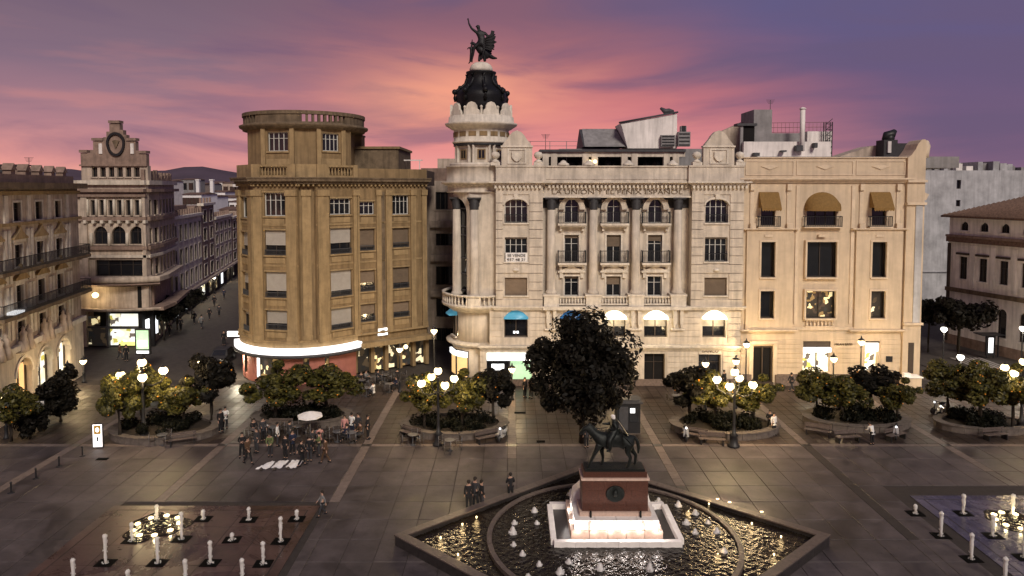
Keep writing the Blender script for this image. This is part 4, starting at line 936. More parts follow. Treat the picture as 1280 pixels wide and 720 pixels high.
# ================================================================== OCHRE BUILDING with the rounded corner drum
def circ(px, c, r):
    d = ray(px, 300); u = Vector((d.x, d.y)).normalized(); c = Vector(c); b = u.dot(c); q = b * b - (c.dot(c) - r * r)
    t = b - math.sqrt(max(q, 0)); p = u * t; return (p.x, p.y)
def ochre_building():
    C = (-20.4, 69.0); RB = 6.2
    B = empty('ochre_building', (C[0], 63.5, 0), 'ochre six-storey corner building with a round rooftop drum above a salmon-coloured shop', 'building')
    P = [circ(299, C, RB), circ(318, C, RB), circ(372, C, RB), circ(396, C, RB), circ(446, C, RB)]
    e = W(533, 300, 70.5); P.append((e.x, e.y))
    Fs = [Fr(P[i], P[i + 1]) for i in range(5)]
    z = lambda py, F=Fs[1], px=345: F.Zp(px, py)
    zt = z(230); z0 = z(441)
    pilz = (z(425), z(238))
    wins = {1: [(331, 357, [(241, 270, 0, 4), (288, 319, .72, 2), (340, 372, .74, 2), (388, 412, .68, 2)])],
            3: [(413, 439, [(248, 268, 0, 4), (285, 317, .70, 2), (338, 370, .72, 2), (385, 411, .70, 2)])],
            4: [(450, 468, [(252, 268, 0, 3), (286, 313, .72, 2), (338, 364, .72, 2), (380, 402, .7, 2)]), (491, 511, [(244, 268, 0, 4), (285, 309, .72, 2), (334, 360, .74, 2), (377, 396, .6, 2)])],
            0: [(303, 311, [(246, 272, 0, 1), (290, 318, .6, 1), (340, 368, .6, 1), (388, 412, .3, 1)])],
            2: []}
    for i, F in enumerate(Fs):
        ops = []; sp = []
        for a, b, rows in wins[i]:
            for (ya, yb, bl, nc) in rows:
                c = (a + b) / 2; ops.append((F.S(a), F.S(b), F.Zp(c, yb), F.Zp(c, ya), 0)); sp.append((bl, nc))
        dd = -.35 if i == 2 else 0
        w_ = MB(); wall(w_, F, -.02, F.len + .02, z0 + .3, zt, ops, dd - .5, dd); w_.build('wall', mt['ochre'], B)
        for o, (bl, nc) in zip(ops, sp):
            window(B, F, *o[:4], d=dd - .22, cols=nc, rows=1 if nc < 3 else 2, blind=bl and min(.95, bl + rnd.choice((-.12, 0, 0, .06, .14))), fm='frame' if bl == 0 else 'framed', bm='shut' if i != 4 else 'shutb', dout=dd, sillm='ochre2', glass='glass')
            if bl: railing(F, o[0], o[1], o[2] + .02, o[2] + .5, dd - .1, dd + .06, gap=.12).build('railing', mt['dkgrey'], B)
            MB().fb(F, o[0] - .1, o[1] + .1, o[3] + .02, o[3] + .16, dd, dd + .12).build('lintel', mt['ochre2'], B)
            MB().fb(F, o[0] + .1, o[1] - .1, o[2] - .75, o[2] - .25, dd, dd + .05).build('apron_panel', mt['ochre2'], B)
        # pilasters
        pils = {1: [(318.5, 329), (359, 371.5)], 3: [(396.5, 410), (441, 445.5)], 4: [(446.5, 448.5), (470, 476), (482, 489), (513, 519), (527, 532.5)], 0: [(299.5, 302.5), (312.5, 317.5)], 2: [(378, 389)]}[i]
        for a, b in pils:
            sa, sb = F.S(a), F.S(b); pr = .22 if i != 2 else .12
            p_ = MB().fb(F, sa, sb, pilz[0], pilz[1], dd, dd + pr).build('pilaster', mt['ochre2'], B)
            MB().fb(F, sa - .06, sb + .06, pilz[1] - .5, pilz[1] + .05, dd, dd + pr + .1).fb(F, sa - .05, sb + .05, pilz[0] - .1, pilz[0] + .4, dd, dd + pr + .08).build('pilaster_cap', mt['ochre2'], p_)
        if i == 4:
            MB().fb(F, F.S(477), F.S(481), z(420), z(240), 0, .05).build('dark_strip', mt['ochred'], B)  # flat darker strip laid on the wall between pilasters, not cut in
        for k, zz in enumerate((z(425) - .1, z(332), z(281))):
            if i == 2 and k: continue
            m_ = MB(); m_.fb(F, -.05, F.len + .05, zz - .1, zz + .08, dd, dd + (.34 if k == 0 else .05)); m_.build('string_course', mt['ochre2'], B)
        # cornice and parapet
        c_ = MB(); c_.fb(F, -.1, F.len + .1, zt, zt + .25, -.6, .35).fb(F, -.25, F.len + .25, zt + .25, zt + .5, -.6, .65).fb(F, -.3, F.len + .3, zt + .5, zt + .62, -.6, .72); c_.build('cornice', mt['ochred'], B)
        d_ = MB(); x = .1
        while x < F.len: d_.fb(F, x, x + .16, zt - .2, zt - .003, dd, .28); x += .42
        tag(d_.build('dentils', mt['ochre2'], B), kind='stuff')
        if i in (1, 3):
            a, b = (F.S(328), F.S(362)) if i == 1 else (F.S(410), F.S(441))
            balustrade(B, F, a, b, zt + .63, zt + 1.75, -.1, .2, 'ochre2', gap=.3)
            MB().fb(F, -.02, a, zt + .62, zt + 1.8, -.2, .28).build('parapet', mt['ochre2'], B); MB().fb(F, b, F.len + .02, zt + .62, zt + 1.8, -.2, .28).build('parapet', mt['ochre2'], B)
        else:
            MB().fb(F, -.02, F.len + .02, zt + .62, zt + (1.8 if i != 4 else 1.5), -.2, .1).build('parapet', mt['ochre'] if i == 4 else mt['ochre2'], B)
    # core
    core = [(P[0][0], P[0][1] + 1)] + [(C[0] + (p[0] - C[0]) * .88, C[1] + (p[1] - C[1]) * .88) for p in P[1:5]] + [(P[5][0] - .6, P[5][1] + .8), (P[5][0] - 1.5, P[5][1] + 14), (P[0][0] - 2.8, P[0][1] + 16)]
    MB().prism(core, 0, zt + .5).build('core', mt['ochre'], B)
    # drum
    rd_ = 5.55; zb = zt + .5; zc = W(372, 158, 63.5).z; zd = W(372, 137.5, 63.4).z
    Q = [circ(p_, C, rd_) for p_ in (312, 331, 369, 398, 432, 440)]
    fcs = [Fr(Q[i], Q[i + 1]) for i in range(5)]
    dw = {1: (337, 362, 165, 189), 3: (405, 425, 167, 189)}
    for i, F in enumerate(fcs):
        ops = []
        if i in dw: a, b, ya, yb = dw[i]; ops = [(F.S(a), F.S(b), F.Zp((a + b) / 2, yb), F.Zp((a + b) / 2, ya), 0)]
        dd = -.15 if i == 2 else 0
        w_ = MB(); wall(w_, F, -.02, F.len + .02, zb, zc + .2, ops, dd - .4, dd); w_.build('drum_wall', mt['ochre'], B)
        for o in ops:
            window(B, F, *o[:4], d=-.2, cols=4, rows=2, dout=0, sillm='ochre2'); MB().fb(F, o[0] - .15, o[1] + .15, o[2] - 1.9, o[2] - .7, 0, .06).build('apron_panel', mt['ochre2'], B)
            for s0 in (o[0] - .62, o[1] + .22): MB().fb(F, s0, s0 + .4, zb, zc - .1, 0, .16).build('pilaster', mt['ochre2'], B)
    MB().prism([(C[0] + (q[0] - C[0]) * .9, C[1] + (q[1] - C[1]) * .9) for q in Q] + [(C[0] + 4.5, C[1] + 3), (C[0], C[1] + 5), (C[0] - 4.5, C[1] + 3)], zb, zc).build('drum_core', mt['ochre'], B)
    MB().lathe(C[0], C[1], [(5.2, zc - .2), (5.75, zc - .15), (5.8, zc), (6.05, zc + .12), (6.1, zc + .32), (5.72, zc + .36), (5.70, zd - 1.0), (5.5, zd - 1.0), (5.3, zc + .3), (4.5, zc + .2)], 56).build('drum_cornice', mt['ochred'], B)
    # parapet ring with open slots
    rg = MB(); n = 64
    def seg(a0, a1, zz0, zz1, ri=5.35, ro=5.7):
        pts = [(C[0] + ri * math.cos(a0), C[1] + ri * math.sin(a0)), (C[0] + ri * math.cos(a1), C[1] + ri * math.sin(a1)), (C[0] + ro * math.cos(a1), C[1] + ro * math.sin(a1)), (C[0] + ro * math.cos(a0), C[1] + ro * math.sin(a0))]
        rg.prism(pts[::-1], zz0, zz1)
    for k in range(n):
        a0 = 2 * math.pi * k / n; a1 = 2 * math.pi * (k + 1) / n; open_ = (k % 16) in (2, 3, 4, 5, 6, 7, 8, 9)
        seg(a0, a1, zd - .32, zd, 5.28, 5.8)
        if open_:
            seg(a0, a0 + (a1 - a0) * .42, zd - 1.0, zd - .32)
        else: seg(a0, a1, zd - 1.0, zd - .32)
    rg.build('drum_parapet', mt['ochred'], B)
    # rooftop blocks behind to the right
    F = Fr((0, 72), (1, 72))
    def bx(nm, a, b, c, d, m, y0, y1):
        p0 = W(a, d, y0); p1 = W(b, c, y0); return MB().box(p0.x, p1.x, y0, y1, p0.z, p1.z).build(nm, mt[m], B)
    bx('roof_block', 441, 498, 185, 216, 'ochred', 70.5, 79); bx('roof_coping', 440, 499.5, 183, 186, 'ochre', 70.3, 79.2); bx('chimney', 441, 452, 170, 184, 'ochre', 71, 72.5); bx('chimney_cap', 440.5, 452.5, 168.5, 170.5, 'ochred', 70.9, 72.6)
    bx('roof_block', 495, 533, 213, 232, 'ochred', 72.5, 80)
    fr_ = MB()
    for a in (503, 524): p0 = W(a, 213, 74); fr_.box(p0.x, p0.x + .08, 74, 74.1, p0.z, W(a, 201, 74).z)
    p0 = W(500, 201, 74); fr_.box(p0.x, W(528, 201, 74).x, 74, 74.1, p0.z, p0.z + .12); fr_.build('roof_frame', mt['white'], B)
    # ground floor shop
    band = []; 
    C2 = Vector(C)
    b_ = MB(); a0, a1 = R(198), R(332)
    b_.lathe(C[0], C[1], [(6.2, z0 + .05), (6.85, z0), (6.9, z0 + .05), (6.9, z0 + .48), (6.85, z0 + .52), (6.2, z0 + .54)], 40, a0=a0, a1=a1); b_.build('lit_fascia', mt['litw'], B)
    MB().lathe(C[0], C[1], [(6.2, z0 - .3), (6.95, z0 - .28), (6.95, z0 - .03), (6.2, z0 - .02)], 40, a0=a0, a1=a1).build('dark_canopy_edge', mt['dkgrey'], B)
    MB().lathe(C[0], C[1], [(6.15, z0 + .56), (6.4, z0 + .57), (6.4, z0 + 1.0), (6.1, z0 + 1.05)], 40, a0=a0, a1=a1).build('shop_ledge', mt['ochre2'], B)
    angs = [198, 214, 222, 240, 243, 262, 282, 287, 300, 304, 316, 332]
    kinds = ['r', 'g', 'r', 'g', 'g', 'r', 'g', 'r', 'g', 'r', 'r']
    for k in range(len(angs) - 1):
        if angs[k + 1] <= angs[k]: continue
        ra, rb = R(angs[k]), R(angs[k + 1]); n = max(2, int((angs[k + 1] - angs[k]) / 4))
        if kinds[k] == 'r': MB().lathe(C[0], C[1], [(6.15, 0), (6.15, z0 - .35)], n, a0=ra, a1=rb, smooth=False).build('salmon_pier', mt['redw'], B)
        else:
            MB().lathe(C[0], C[1], [(5.9, .5), (5.9, z0 - .5)], n, a0=ra, a1=rb, smooth=False).build('display', mt['shopd'], B)
            MB().lathe(C[0], C[1], [(6.1, 0), (6.1, .5), (5.8, .5)], n, a0=ra, a1=rb, smooth=False).build('window_base', mt['redw'], B)
    x, y = circ(320, C, 6.3); MB().lathe(x, y, [(.14, .6), (.14, z0 - .4)], 8).build('light_tube', mt['litw'], B)
    F = Fs[4]
    MB().ext(F, [(0, z0 - .1), (F.len, z0 - .1), (F.len, z0 + .35), (0, z0 + .35)], 0, 1.1).build('canopy', mt['ochre2'], B)
    for k in range(5):
        a = F.len * (k + .12) / 5; b = F.len * (k + .88) / 5
        MB().fb(F, a, b, .1, z0 - .3, -.55, -.5).build('bar_front', mt['bar' if k % 2 == 0 else 'shopd'], B)
        MB().fb(F, b, F.len * (k + 1.12) / 5, 0, z0 - .1, -.5, .05).build('pier', mt['ochre'], B)
    # small square lit sign
    s0 = F.S(476); ss = MB().fb(F, s0 - .5, s0 + .5, z0 + .75, z0 + 1.45, .2, .3).build('square_sign', mt['lit'], B); MB().fb(F, s0 - .25, s0 + .2, z0 + .95, z0 + 1.25, .3, .33).build('sign_centre', mt['black'], ss)
    # warm entrance lamp
    p = F.P(F.len * .62, z0 - .55, .9); MB().ball((p.x, p.y, p.z), .22).build('canopy_lamp', mt['globe'], B)
    return B
ochre_building()
# ================================================================== BUILDINGS seen past the alley
def alley_building():
    Ya = 82.0; F = Fr((0, Ya), (1, Ya)); p = lambda x, y: (W(x, y, Ya).x, W(x, y, Ya).z)
    B = empty('alley_building', (p(545, 0)[0], Ya, 0), 'plain pinkish building with wide dark windows glimpsed in the alley beside the palace turret', 'building')
    m = MB(); a, b = p(515, 0)[0], p(575, 0)[0]; ops = []
    for y0, y1 in ((240, 262), (292, 307), (333, 356), (373, 396), (410, 428)): ops.append((p(543, 0)[0], p(567, 0)[0], p(0, y1)[1], p(0, y0)[1], 0))
    wall(m, F, a, b, 0, p(0, 226)[1], ops, -.5, 0); m.build('wall', mt['pink'], B)
    for o in ops: window(B, F, *o[:4], d=-.2, cols=4, rows=1, fm='framed', sillm='pink')
    for y in (276, 318, 362): MB().fb(F, p(537, 0)[0], p(572, 0)[0], p(0, y + 8)[1], p(0, y)[1], 0, .6).build('balcony_front', mt['pink'], B)
    MB().box(a, b, Ya + .5, Ya + 12, 0, p(0, 228)[1]).build('rear_wall', mt['grey'], B)
    MB().box(p(524, 0)[0], p(560, 0)[0], Ya + .6, Ya + 4, p(0, 227)[1], p(0, 210)[1]).build('roof_block', mt['pinkd'], B)
    MB().box(p(540, 0)[0], p(564, 0)[0], Ya + 5, Ya + 8, p(0, 215)[1], p(0, 196)[1]).build('roof_tank', mt['pink'], B)
alley_building()
# ================================================================== STEPPED GABLE CORNER BUILDING (left of the street)
def gable_building():
    Yg = 78.0; F = Fr((0, Yg), (1, Yg)); S = lambda x: W(x, 300, Yg).x; Z = lambda y: W(140, y, Yg).z
    B = empty('gable_building', (S(140), Yg, 0), 'rosy stone corner building with a stepped gable and shield above lit shop windows', 'building')
    a, b = S(97), S(184)
    ops = []
    for k in range(6): x = 114 + 10.6 * k; ops.append((S(x), S(x + 7), Z(221), Z(209), 0))
    for k in range(6): x = 114.5 + 11 * k; ops.append((S(x), S(x + 7.6), Z(269), Z(250), 0))
    for k in range(3): x = 117 + 22.5 * k; ops.append((S(x), S(x + 18), Z(305), Z(283), 1.0))
    wd = (S(118), S(179), Z(345), Z(325), 0); ops.append(wd)
    m = MB(); wall(m, F, a, b, Z(388), Z(231), ops[6:], -.6, 0); m.build('wall', mt['pink'], B)
    m = MB(); wall(m, F, S(101), S(184), Z(231), Z(207), ops[:6], -1.2, -.5); m.build('attic_wall', mt['pink'], B)
    for i, o in enumerate(ops):
        window(B, F, *o[:4], d=-.3 if i > 5 else -.8, cols=2 if i < 12 else (2 if i < 15 else 4), rows=1 if i < 12 else 2, fm='framed', sillm='pink', dout=0 if i > 5 else -.5, t=.05, glass='glass')
    for k in range(7):
        x = 111.5 + 11 * k; p = F.P(S(x), 0, .12); MB().lathe(p.x, p.y, [(.16, Z(270)), (.14, Z(249))], 8).build('colonnette', mt['cream'], B)
    for k in range(4):
        x = 115 + 22.4 * k; p = F.P(S(x), 0, .12); MB().lathe(p.x, p.y, [(.2, Z(307)), (.17, Z(291))], 8).build('colonnette', mt['cream'], B)
    for x0, x1 in ((104, 111), (180, 184)): MB().fb(F, S(x0), S(x1), Z(346), Z(247), 0, .3).build('pilaster', mt['pink'], B)
    for y, h, out, mm in ((231, .5, .5, 'cream'), (240, .35, .75, 'pinkd'), (246, .3, .4, 'pinkd'), (276, .45, .4, 'pinkd'), (312, .4, .35, 'pinkd'), (322, .3, .3, 'cream')):
        MB().fb(F, a - .1, b + .1, Z(y), Z(y) + h, 0, out).build('cornice', mt[mm], B)
    for k in range(8): x = 108 + 10.6 * k; MB().fb(F, S(x), S(x + 3.5), Z(279), Z(275), 0, .55).build('corbel', mt['cream'], B)
    # bowed balconies
    cx_, cy_ = S(142), Yg + 8.5
    def bow(nm, z0, z1, rr, m_, sx=1.0): return MB().lathe(cx_, cy_, [(rr - .8, z0), (rr - .1, z0 + .03), (rr, z0 + .25), (rr, z1), (rr - .25, z1), (rr - .28, z0 + .3), (rr - 2.5, z0 + .3)], 30, a0=R(239), a1=R(301)).build(nm, mt[m_], B)
    bow('bowed_balcony', Z(353), Z(345), 9.8, 'pink'); bow('lower_bowed_canopy', Z(388), Z(384), 9.8, 'pink'); bow('cornice', Z(357), Z(355), 9.9, 'pinkd')
    # mezzanine
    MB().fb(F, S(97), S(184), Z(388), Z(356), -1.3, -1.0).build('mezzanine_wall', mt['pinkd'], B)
    mz = MB().fb(F, S(131), S(168), Z(384), Z(370), -1.0, -.9).build('mezzanine_window', mt['framed'], B); MB().fb(F, S(132), S(167), Z(383), Z(372), -.9, -.88).build('pane', mt['glass'], mz); MB().fb(F, S(134), S(162), Z(371.6), Z(370.6), -.87, -.8).build('light_strip', mt['grey'], mz)
    p = F.P(S(121), Z(368), .6); MB().ball((p.x, p.y, p.z), .33).build('wall_lamp', mt['globe'], B)
    l = bpy.data.lights.new('wall_lamp_light', 'POINT'); l.energy = 160; l.color = (1, .75, .4); l.shadow_soft_size = .3; lo = bpy.data.objects.new('wall_lamp_light', l); COL.objects.link(lo); lo.parent = B; lo.location = Vector((p.x, p.y - .5, p.z)) - WL[B.name]
    # ground floor
    for i, (x0, x1, y0, y1, mm) in enumerate(((100, 116, 397, 408, 'shopd'), (100, 127, 411, 434, 'bar'), (130, 167, 394, 409, 'shopw'), (130, 164, 412, 433, 'shopw'))):
        MB().fb(F, S(x0), S(x1), Z(y1), Z(y0), -.9, -.7).build('shop_window', mt[mm], B)
    MB().fb(F, S(96), S(130), Z(411), Z(409), -.7, -.4).build('shop_beam', mt['dkgrey'], B); MB().fb(F, S(130), S(168), Z(412), Z(409), -.7, -.3).build('shop_beam', mt['dkgrey'], B)
    MB().fb(F, S(96), S(184), -.1, Z(388), -1.3, -.95).build('shop_back', mt['void'], B)
    MB().fb(F, S(127.5), S(130), -.1, Z(390), -.9, -.3).build('pier', mt['dkgrey'], B); MB().fb(F, S(168), S(171), -.1, Z(390), -.9, -.3).build('pier', mt['dkgrey'], B)
    MB().fb(F, S(141), S(164), Z(433.5), Z(429), -.7, -.6).build('yellow_counter', mt['lity'], B)
    # stepped gable
    st = [(101, 207), (101, 191), (113, 191), (113, 187), (117, 187), (117, 176), (130, 176), (130, 171), (134, 171), (134, 164), (138, 164), (138, 154), (151, 154), (151, 162), (155, 162), (155, 168), (159, 168), (159, 176), (170, 176), (170, 188), (175, 188), (175, 192), (183, 192), (183, 207)]
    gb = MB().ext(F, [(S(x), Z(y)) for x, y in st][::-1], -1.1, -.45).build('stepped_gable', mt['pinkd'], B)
    for x0, x1, y in ((100, 110, 190.5), (116, 130, 175.5), (137.5, 151.5, 153.5), (159, 171, 175.5), (174.5, 184, 191.5)): MB().fb(F, S(x0), S(x1), Z(y), Z(y) + .3, -1.15, -.3).build('gable_coping', mt['pinkd'], gb)
    c = S(146); ring = MB()
    pts = [(c + 1.05 * math.cos(t) * (1 if math.sin(t) > 0 else .95), (Z(180) if True else 0) + 1.35 * math.sin(t)) for t in [2 * math.pi * k / 24 for k in range(24)]]
    for k in range(24):
        p0, p1 = pts[k], pts[(k + 1) % 24]; q0 = (c + (p0[0] - c) * .78, Z(180) + (p0[1] - Z(180)) * .8); q1 = (c + (p1[0] - c) * .78, Z(180) + (p1[1] - Z(180)) * .8)
        ring.ext(F, [q0, q1, p1, p0], -.45, -.22)
    ring.build('medallion', mt['black'], gb)
    MB().ext(F, [(c - .4, Z(176)), (c, Z(185.5)), (c + .4, Z(176)), (c, Z(174.5))], -.45, -.3).build('heraldic_shield', mt['ochred'], gb)
    for x in (124.5, 164): MB().fb(F, S(x), S(x + 4), Z(192), Z(179), -.45, -.35).build('gable_slot', mt['white'], gb)
    MB().fb(F, S(100), S(184), Z(207.5), Z(205.5), -.5, -.25).build('cornice', mt['pinkd'], B)
    MB().box(a - .4, -45.3, Yg + 1.35, Yg + 14, 0, Z(232) - .1).build('rear_wall', mt['pinkd'], B); MB().box(S(101), -42.6, Yg + 1.2, Yg + 4, Z(232), Z(208)).build('attic_body', mt['pinkd'], B)
    # left return
    FL = Fr((S(91), Yg + 2.5), (S(97), Yg)); MB().fb(FL, 0, FL.len, 0, Z(231), -.6, 0).build('wall', mt['pink'], B); window(B, FL, .5, FL.len - .5, Z(270), Z(250), d=-.0, cols=1, rows=1, fm='framed')
    # receding side: first piece curved and as tall as the front, then the lower long wing
    A0 = Vector((b, Yg)); A1 = W(200, 300, 81.5); A2 = W(219, 300, 91)
    k = 0
    for (p0, p1, n) in ((A0, (A1.x, A1.y), 2), ((A1.x, A1.y), (A2.x, A2.y), 5)):
        Fs_ = Fr(p0, p1); ops = []; n_ = n; Ln = Fs_.len
        zz = [(Z(269), Z(250)), (Z(305), Z(286)), (Z(345), Z(325))]
        for z0, z1 in zz:
            for j in range(n_): ops.append((Ln * (j + .2) / n_, Ln * (j + .8) / n_, z0, z1, 0))
        m = MB(); wall(m, Fs_, 0, Ln, Z(356), Z(231), ops, -.6, 0); m.build('wall', mt['pink'], B)
        for o in ops: window(B, Fs_, *o[:4], d=-.2, cols=1, rows=2, fm='framed', sillm='pink', t=.06, blind=rnd.choice((0, 0, .5)), bm='shutb')
        for y, h, out, mm in ((231, .5, .4, 'cream'), (240, .35, .6, 'pinkd'), (276, .45, .4, 'pinkd'), (312, .4, .35, 'pinkd'), (322, .3, .3, 'cream'), (353, .5, .9, 'pink')):
            MB().fb(Fs_, 0, Ln + .1, Z(y), Z(y) + h, 0, out).build('cornice', mt[mm], B)
        MB().ext(Fs_, [(0, Z(388)), (Ln, Z(388)), (Ln, Z(384)), (0, Z(384))], 0, 1.6).build('shop_canopy', mt['pinkd'], B)
        MB().fb(Fs_, 0, Ln, 0, Z(356), -1.2, -.8).build('shop_back', mt['void'], B)
        if n == 2:
            for j, mm in enumerate(('lit', 'lity', 'lit')): MB().fb(Fs_, Ln * (j + .1) / 3, Ln * (j + .85) / 3, 1.0, 2.9 if j == 1 else 3.1, -.5, -.4).build('lit_window', mt[mm], B)
        else:
            for j in range(4): MB().fb(Fs_, Ln * (j + .3) / 4, Ln * (j + .7) / 4, .6, 2.2, -.5, -.4).build('shop_window', mt['bar'], B)
        for j in range(n * 2): xx = Ln * (j + .5) / (n * 2); MB().fb(Fs_, xx - .25, xx + .25, Z(231) + .5, Z(231) + .5 + rnd.uniform(.5, 1.3), -.6, -.2).build('roof_merlon', mt['pinkd'], B)
        MB().fb(Fs_, 1.6 if n == 2 else 0, Ln, 0, Z(232) - .1, -8, -.65).build('rear_wall', mt['pinkd'], B)
gable_building()
def street_buildings():
    # left side of the street going back: bearing (-.23, 1)
    P0 = Vector((-41.6, 78)); u = Vector((-.23, 1))
    def block(name, label, t0, t1, ztop, nrow, ncol, m, zb=3.0, fm='framed', base='void', roof=None, litw=0):
        A = P0 + u * t0; Bp = P0 + u * t1; F = Fr(A, Bp); B = empty(name, (A.x, A.y, 0), label, 'building')
        ops = []; h = (ztop - zb - .6) / nrow
        for r in range(nrow):
            for c in range(ncol):
                x0 = F.len * (c + .27) / ncol; x1 = F.len * (c + .73) / ncol; z0 = zb + .5 + h * r + h * .12; ops.append((x0, x1, z0, z0 + h * .66, 0))
        mm = MB(); wall(mm, F, 0, F.len, zb, ztop, ops, -.5, 0); mm.build('wall', mt[m], B)
        for o in ops: window(B, F, *o[:4], d=-.2, cols=1, rows=2, fm=fm, sillm='cream2', surround='cream', t=.06, dout=.0, blind=rnd.choice((0, 0, .4, .9)), bm='shutb')
        MB().fb(F, 0, F.len, ztop, ztop + .4, -.6, .35).build('cornice', mt['cream2'], B)
        MB().fb(F, 0, F.len, zb, zb + .35, 0, .5).build('ledge', mt['pink'], B)
        MB().fb(F, 0, F.len, -.1, zb, -1.0, -.5).build('shop_back', mt[base], B)
        MB().fb(F, 0, F.len, -.1, ztop - .1, -9, -.95).build('rear_wall', mt['pinkd'], B)
        r4 = random.Random(int(t0))
        for k in range(max(2, litw)):
            x = F.len * (k + .5) / max(2, litw); MB().fb(F, x - .7, x + .7, .5, 2.6, -.45, -.35).build('shop_window', mt[r4.choice(['shopw', 'bar', 'lit', 'shopd'])], B)
        for k in range(ncol * 2):
            x = F.len * (k + .5) / (ncol * 2); MB().fb(F, x - .2, x + .2, ztop + .4, ztop + 1.2, -.5, -.2).build('parapet_block', mt['pinkd'], B)
        if roof:
            MB().fb(F, .3, F.len - .3, ztop + .4, ztop + roof, -8, -2).build('roof_storey', mt['pinkd'], B)
        return B
    block('street_block', 'rosy stone wing with three rows of tall narrow windows facing the left street', 13.2, 31, 13.8, 3, 6, 'cream', litw=3, roof=1.6)
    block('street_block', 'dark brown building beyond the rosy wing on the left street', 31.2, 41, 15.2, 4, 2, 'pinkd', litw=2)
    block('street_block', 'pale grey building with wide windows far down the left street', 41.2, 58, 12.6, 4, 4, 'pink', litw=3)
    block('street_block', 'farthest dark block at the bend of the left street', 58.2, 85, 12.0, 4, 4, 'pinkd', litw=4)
    # cross buildings closing the view
    def far(px0, px1, ytop, Yd, m, label, wins=3, cat='building', ybot=345):
        F = Fr((0, Yd), (1, Yd)); a, b = W(px0, 0, Yd).x, W(px1, 0, Yd).x; zt = W(px0, ytop, Yd).z; B = empty('far_house', ((a + b) / 2, Yd, 0), label, cat)
        MB().box(a, b, Yd, Yd + 10, -.1, zt).build('wall', mt[m], B)
        hh = .8 * Yd / 120
        for r in range(2):
            for c in range(wins):
                x = a + (b - a) * (c + .5) / wins; z = zt - hh * 2.2 - r * hh * 3.4
                w_ = MB().fb(F, x - hh * .5, x + hh * .5, z, z + hh * 1.5, 0, .06).build('window', mt['framed'], B); MB().fb(F, x - hh * .4, x + hh * .4, z + .1, z + hh * 1.4, .06, .08).build('pane', mt['glass'], w_)
        MB().add([(a - .3, Yd - .4, zt), (b + .3, Yd - .4, zt), (b + .3, Yd + 5, zt + (b - a) * .10), (a - .3, Yd + 5, zt + (b - a) * .10), (a - .3, Yd + 10.4, zt), (b + .3, Yd + 10.4, zt)], [(0, 1, 2, 3), (3, 2, 5, 4), (0, 3, 4), (1, 5, 2)]).build('roof', mt['terra'], B)
        return B
    far(268, 300, 262, 150, 'pink', 'square house closing the left street', 3)
    wh = mt['whitefar'] = mat('whitewashed_wall', (.78, .76, .76), .8, scale=.3, var=.15)
    labs = ['whitewashed house directly over the dark street roofs', 'low whitewashed house right of its twin on the skyline', 'white house with a dark window row under the hills', 'long white warehouse under the hill crest', 'tall narrow white house beside the ochre building']
    for (p, l) in zip(((222, 246, 243, 185, 4), (240, 262, 246, 200, 3), (256, 276, 240, 230, 3), (262, 292, 247, 215, 4), (281, 296, 252, 190, 2)), labs): far(p[0], p[1], p[2], p[3], 'whitefar', l, p[4])
    for i, (x, yt) in enumerate(((258, 226), (275, 226))):
        v = W(x, yt, 236); MB().box(v.x, v.x + .9, 236, 237, 5, v.z)
        c = MB().box(v.x, v.x + 1.0, 228, 229, 8, v.z).box(v.x - .15, v.x + 1.15, 227.85, 229.15, v.z, v.z + .4).build('chimney_stack', mt['whitefar']); tag(c, ('left' if i == 0 else 'right') + ' of two white chimney stacks above the distant white roofs', 'chimney')
    # far skyline roofs
    r5 = random.Random(12)
    specs = []
    adj = ['low', 'wide', 'small', 'narrow', 'flat', 'squat', 'long', 'plain']
    k = 0
    for x in range(182, 300, 13):
        Yd = 260 + r5.uniform(0, 160); w = r5.uniform(10, 17); yt = 227 + r5.uniform(-3, 6)
        o = far(x, x + w, yt, Yd, r5.choice(['pink', 'grey', 'whitefar', 'white']), 'distant roofs', r5.choice([2, 3])); specs.append(o)
    for x in (-12, 20, 498, 515, 560, 1160, 1190, 1225, 1255):
        Yd = 170 + r5.uniform(0, 60); o = far(x, x + r5.uniform(26, 40), 225 + r5.uniform(-5, 5), Yd, r5.choice(['pink', 'grey', 'white']), 'distant roofs', 3); specs.append(o)
    ordn = ['first', 'second', 'third', 'fourth', 'fifth', 'sixth', 'seventh', 'eighth', 'ninth', 'tenth']
    zones = {'far up the left street': [], 'behind the left edge rooftops': [], 'behind the alley by the turret': [], 'behind the bare white block': []}
    for o in specs:
        pxx = 640 + FPX * o.location.x / o.location.y
        zones['behind the left edge rooftops' if pxx < 100 else 'far up the left street' if pxx < 400 else 'behind the alley by the turret' if pxx < 800 else 'behind the bare white block'].append((pxx, o))
    for zn, li in zones.items():
        for i, (_, o) in enumerate(sorted(li, key=lambda t: t[0])): o['group'] = 'distant houses on the skyline'; o['label'] = ordn[i] + ' small tile-roofed house from the left among those ' + zn
street_buildings()
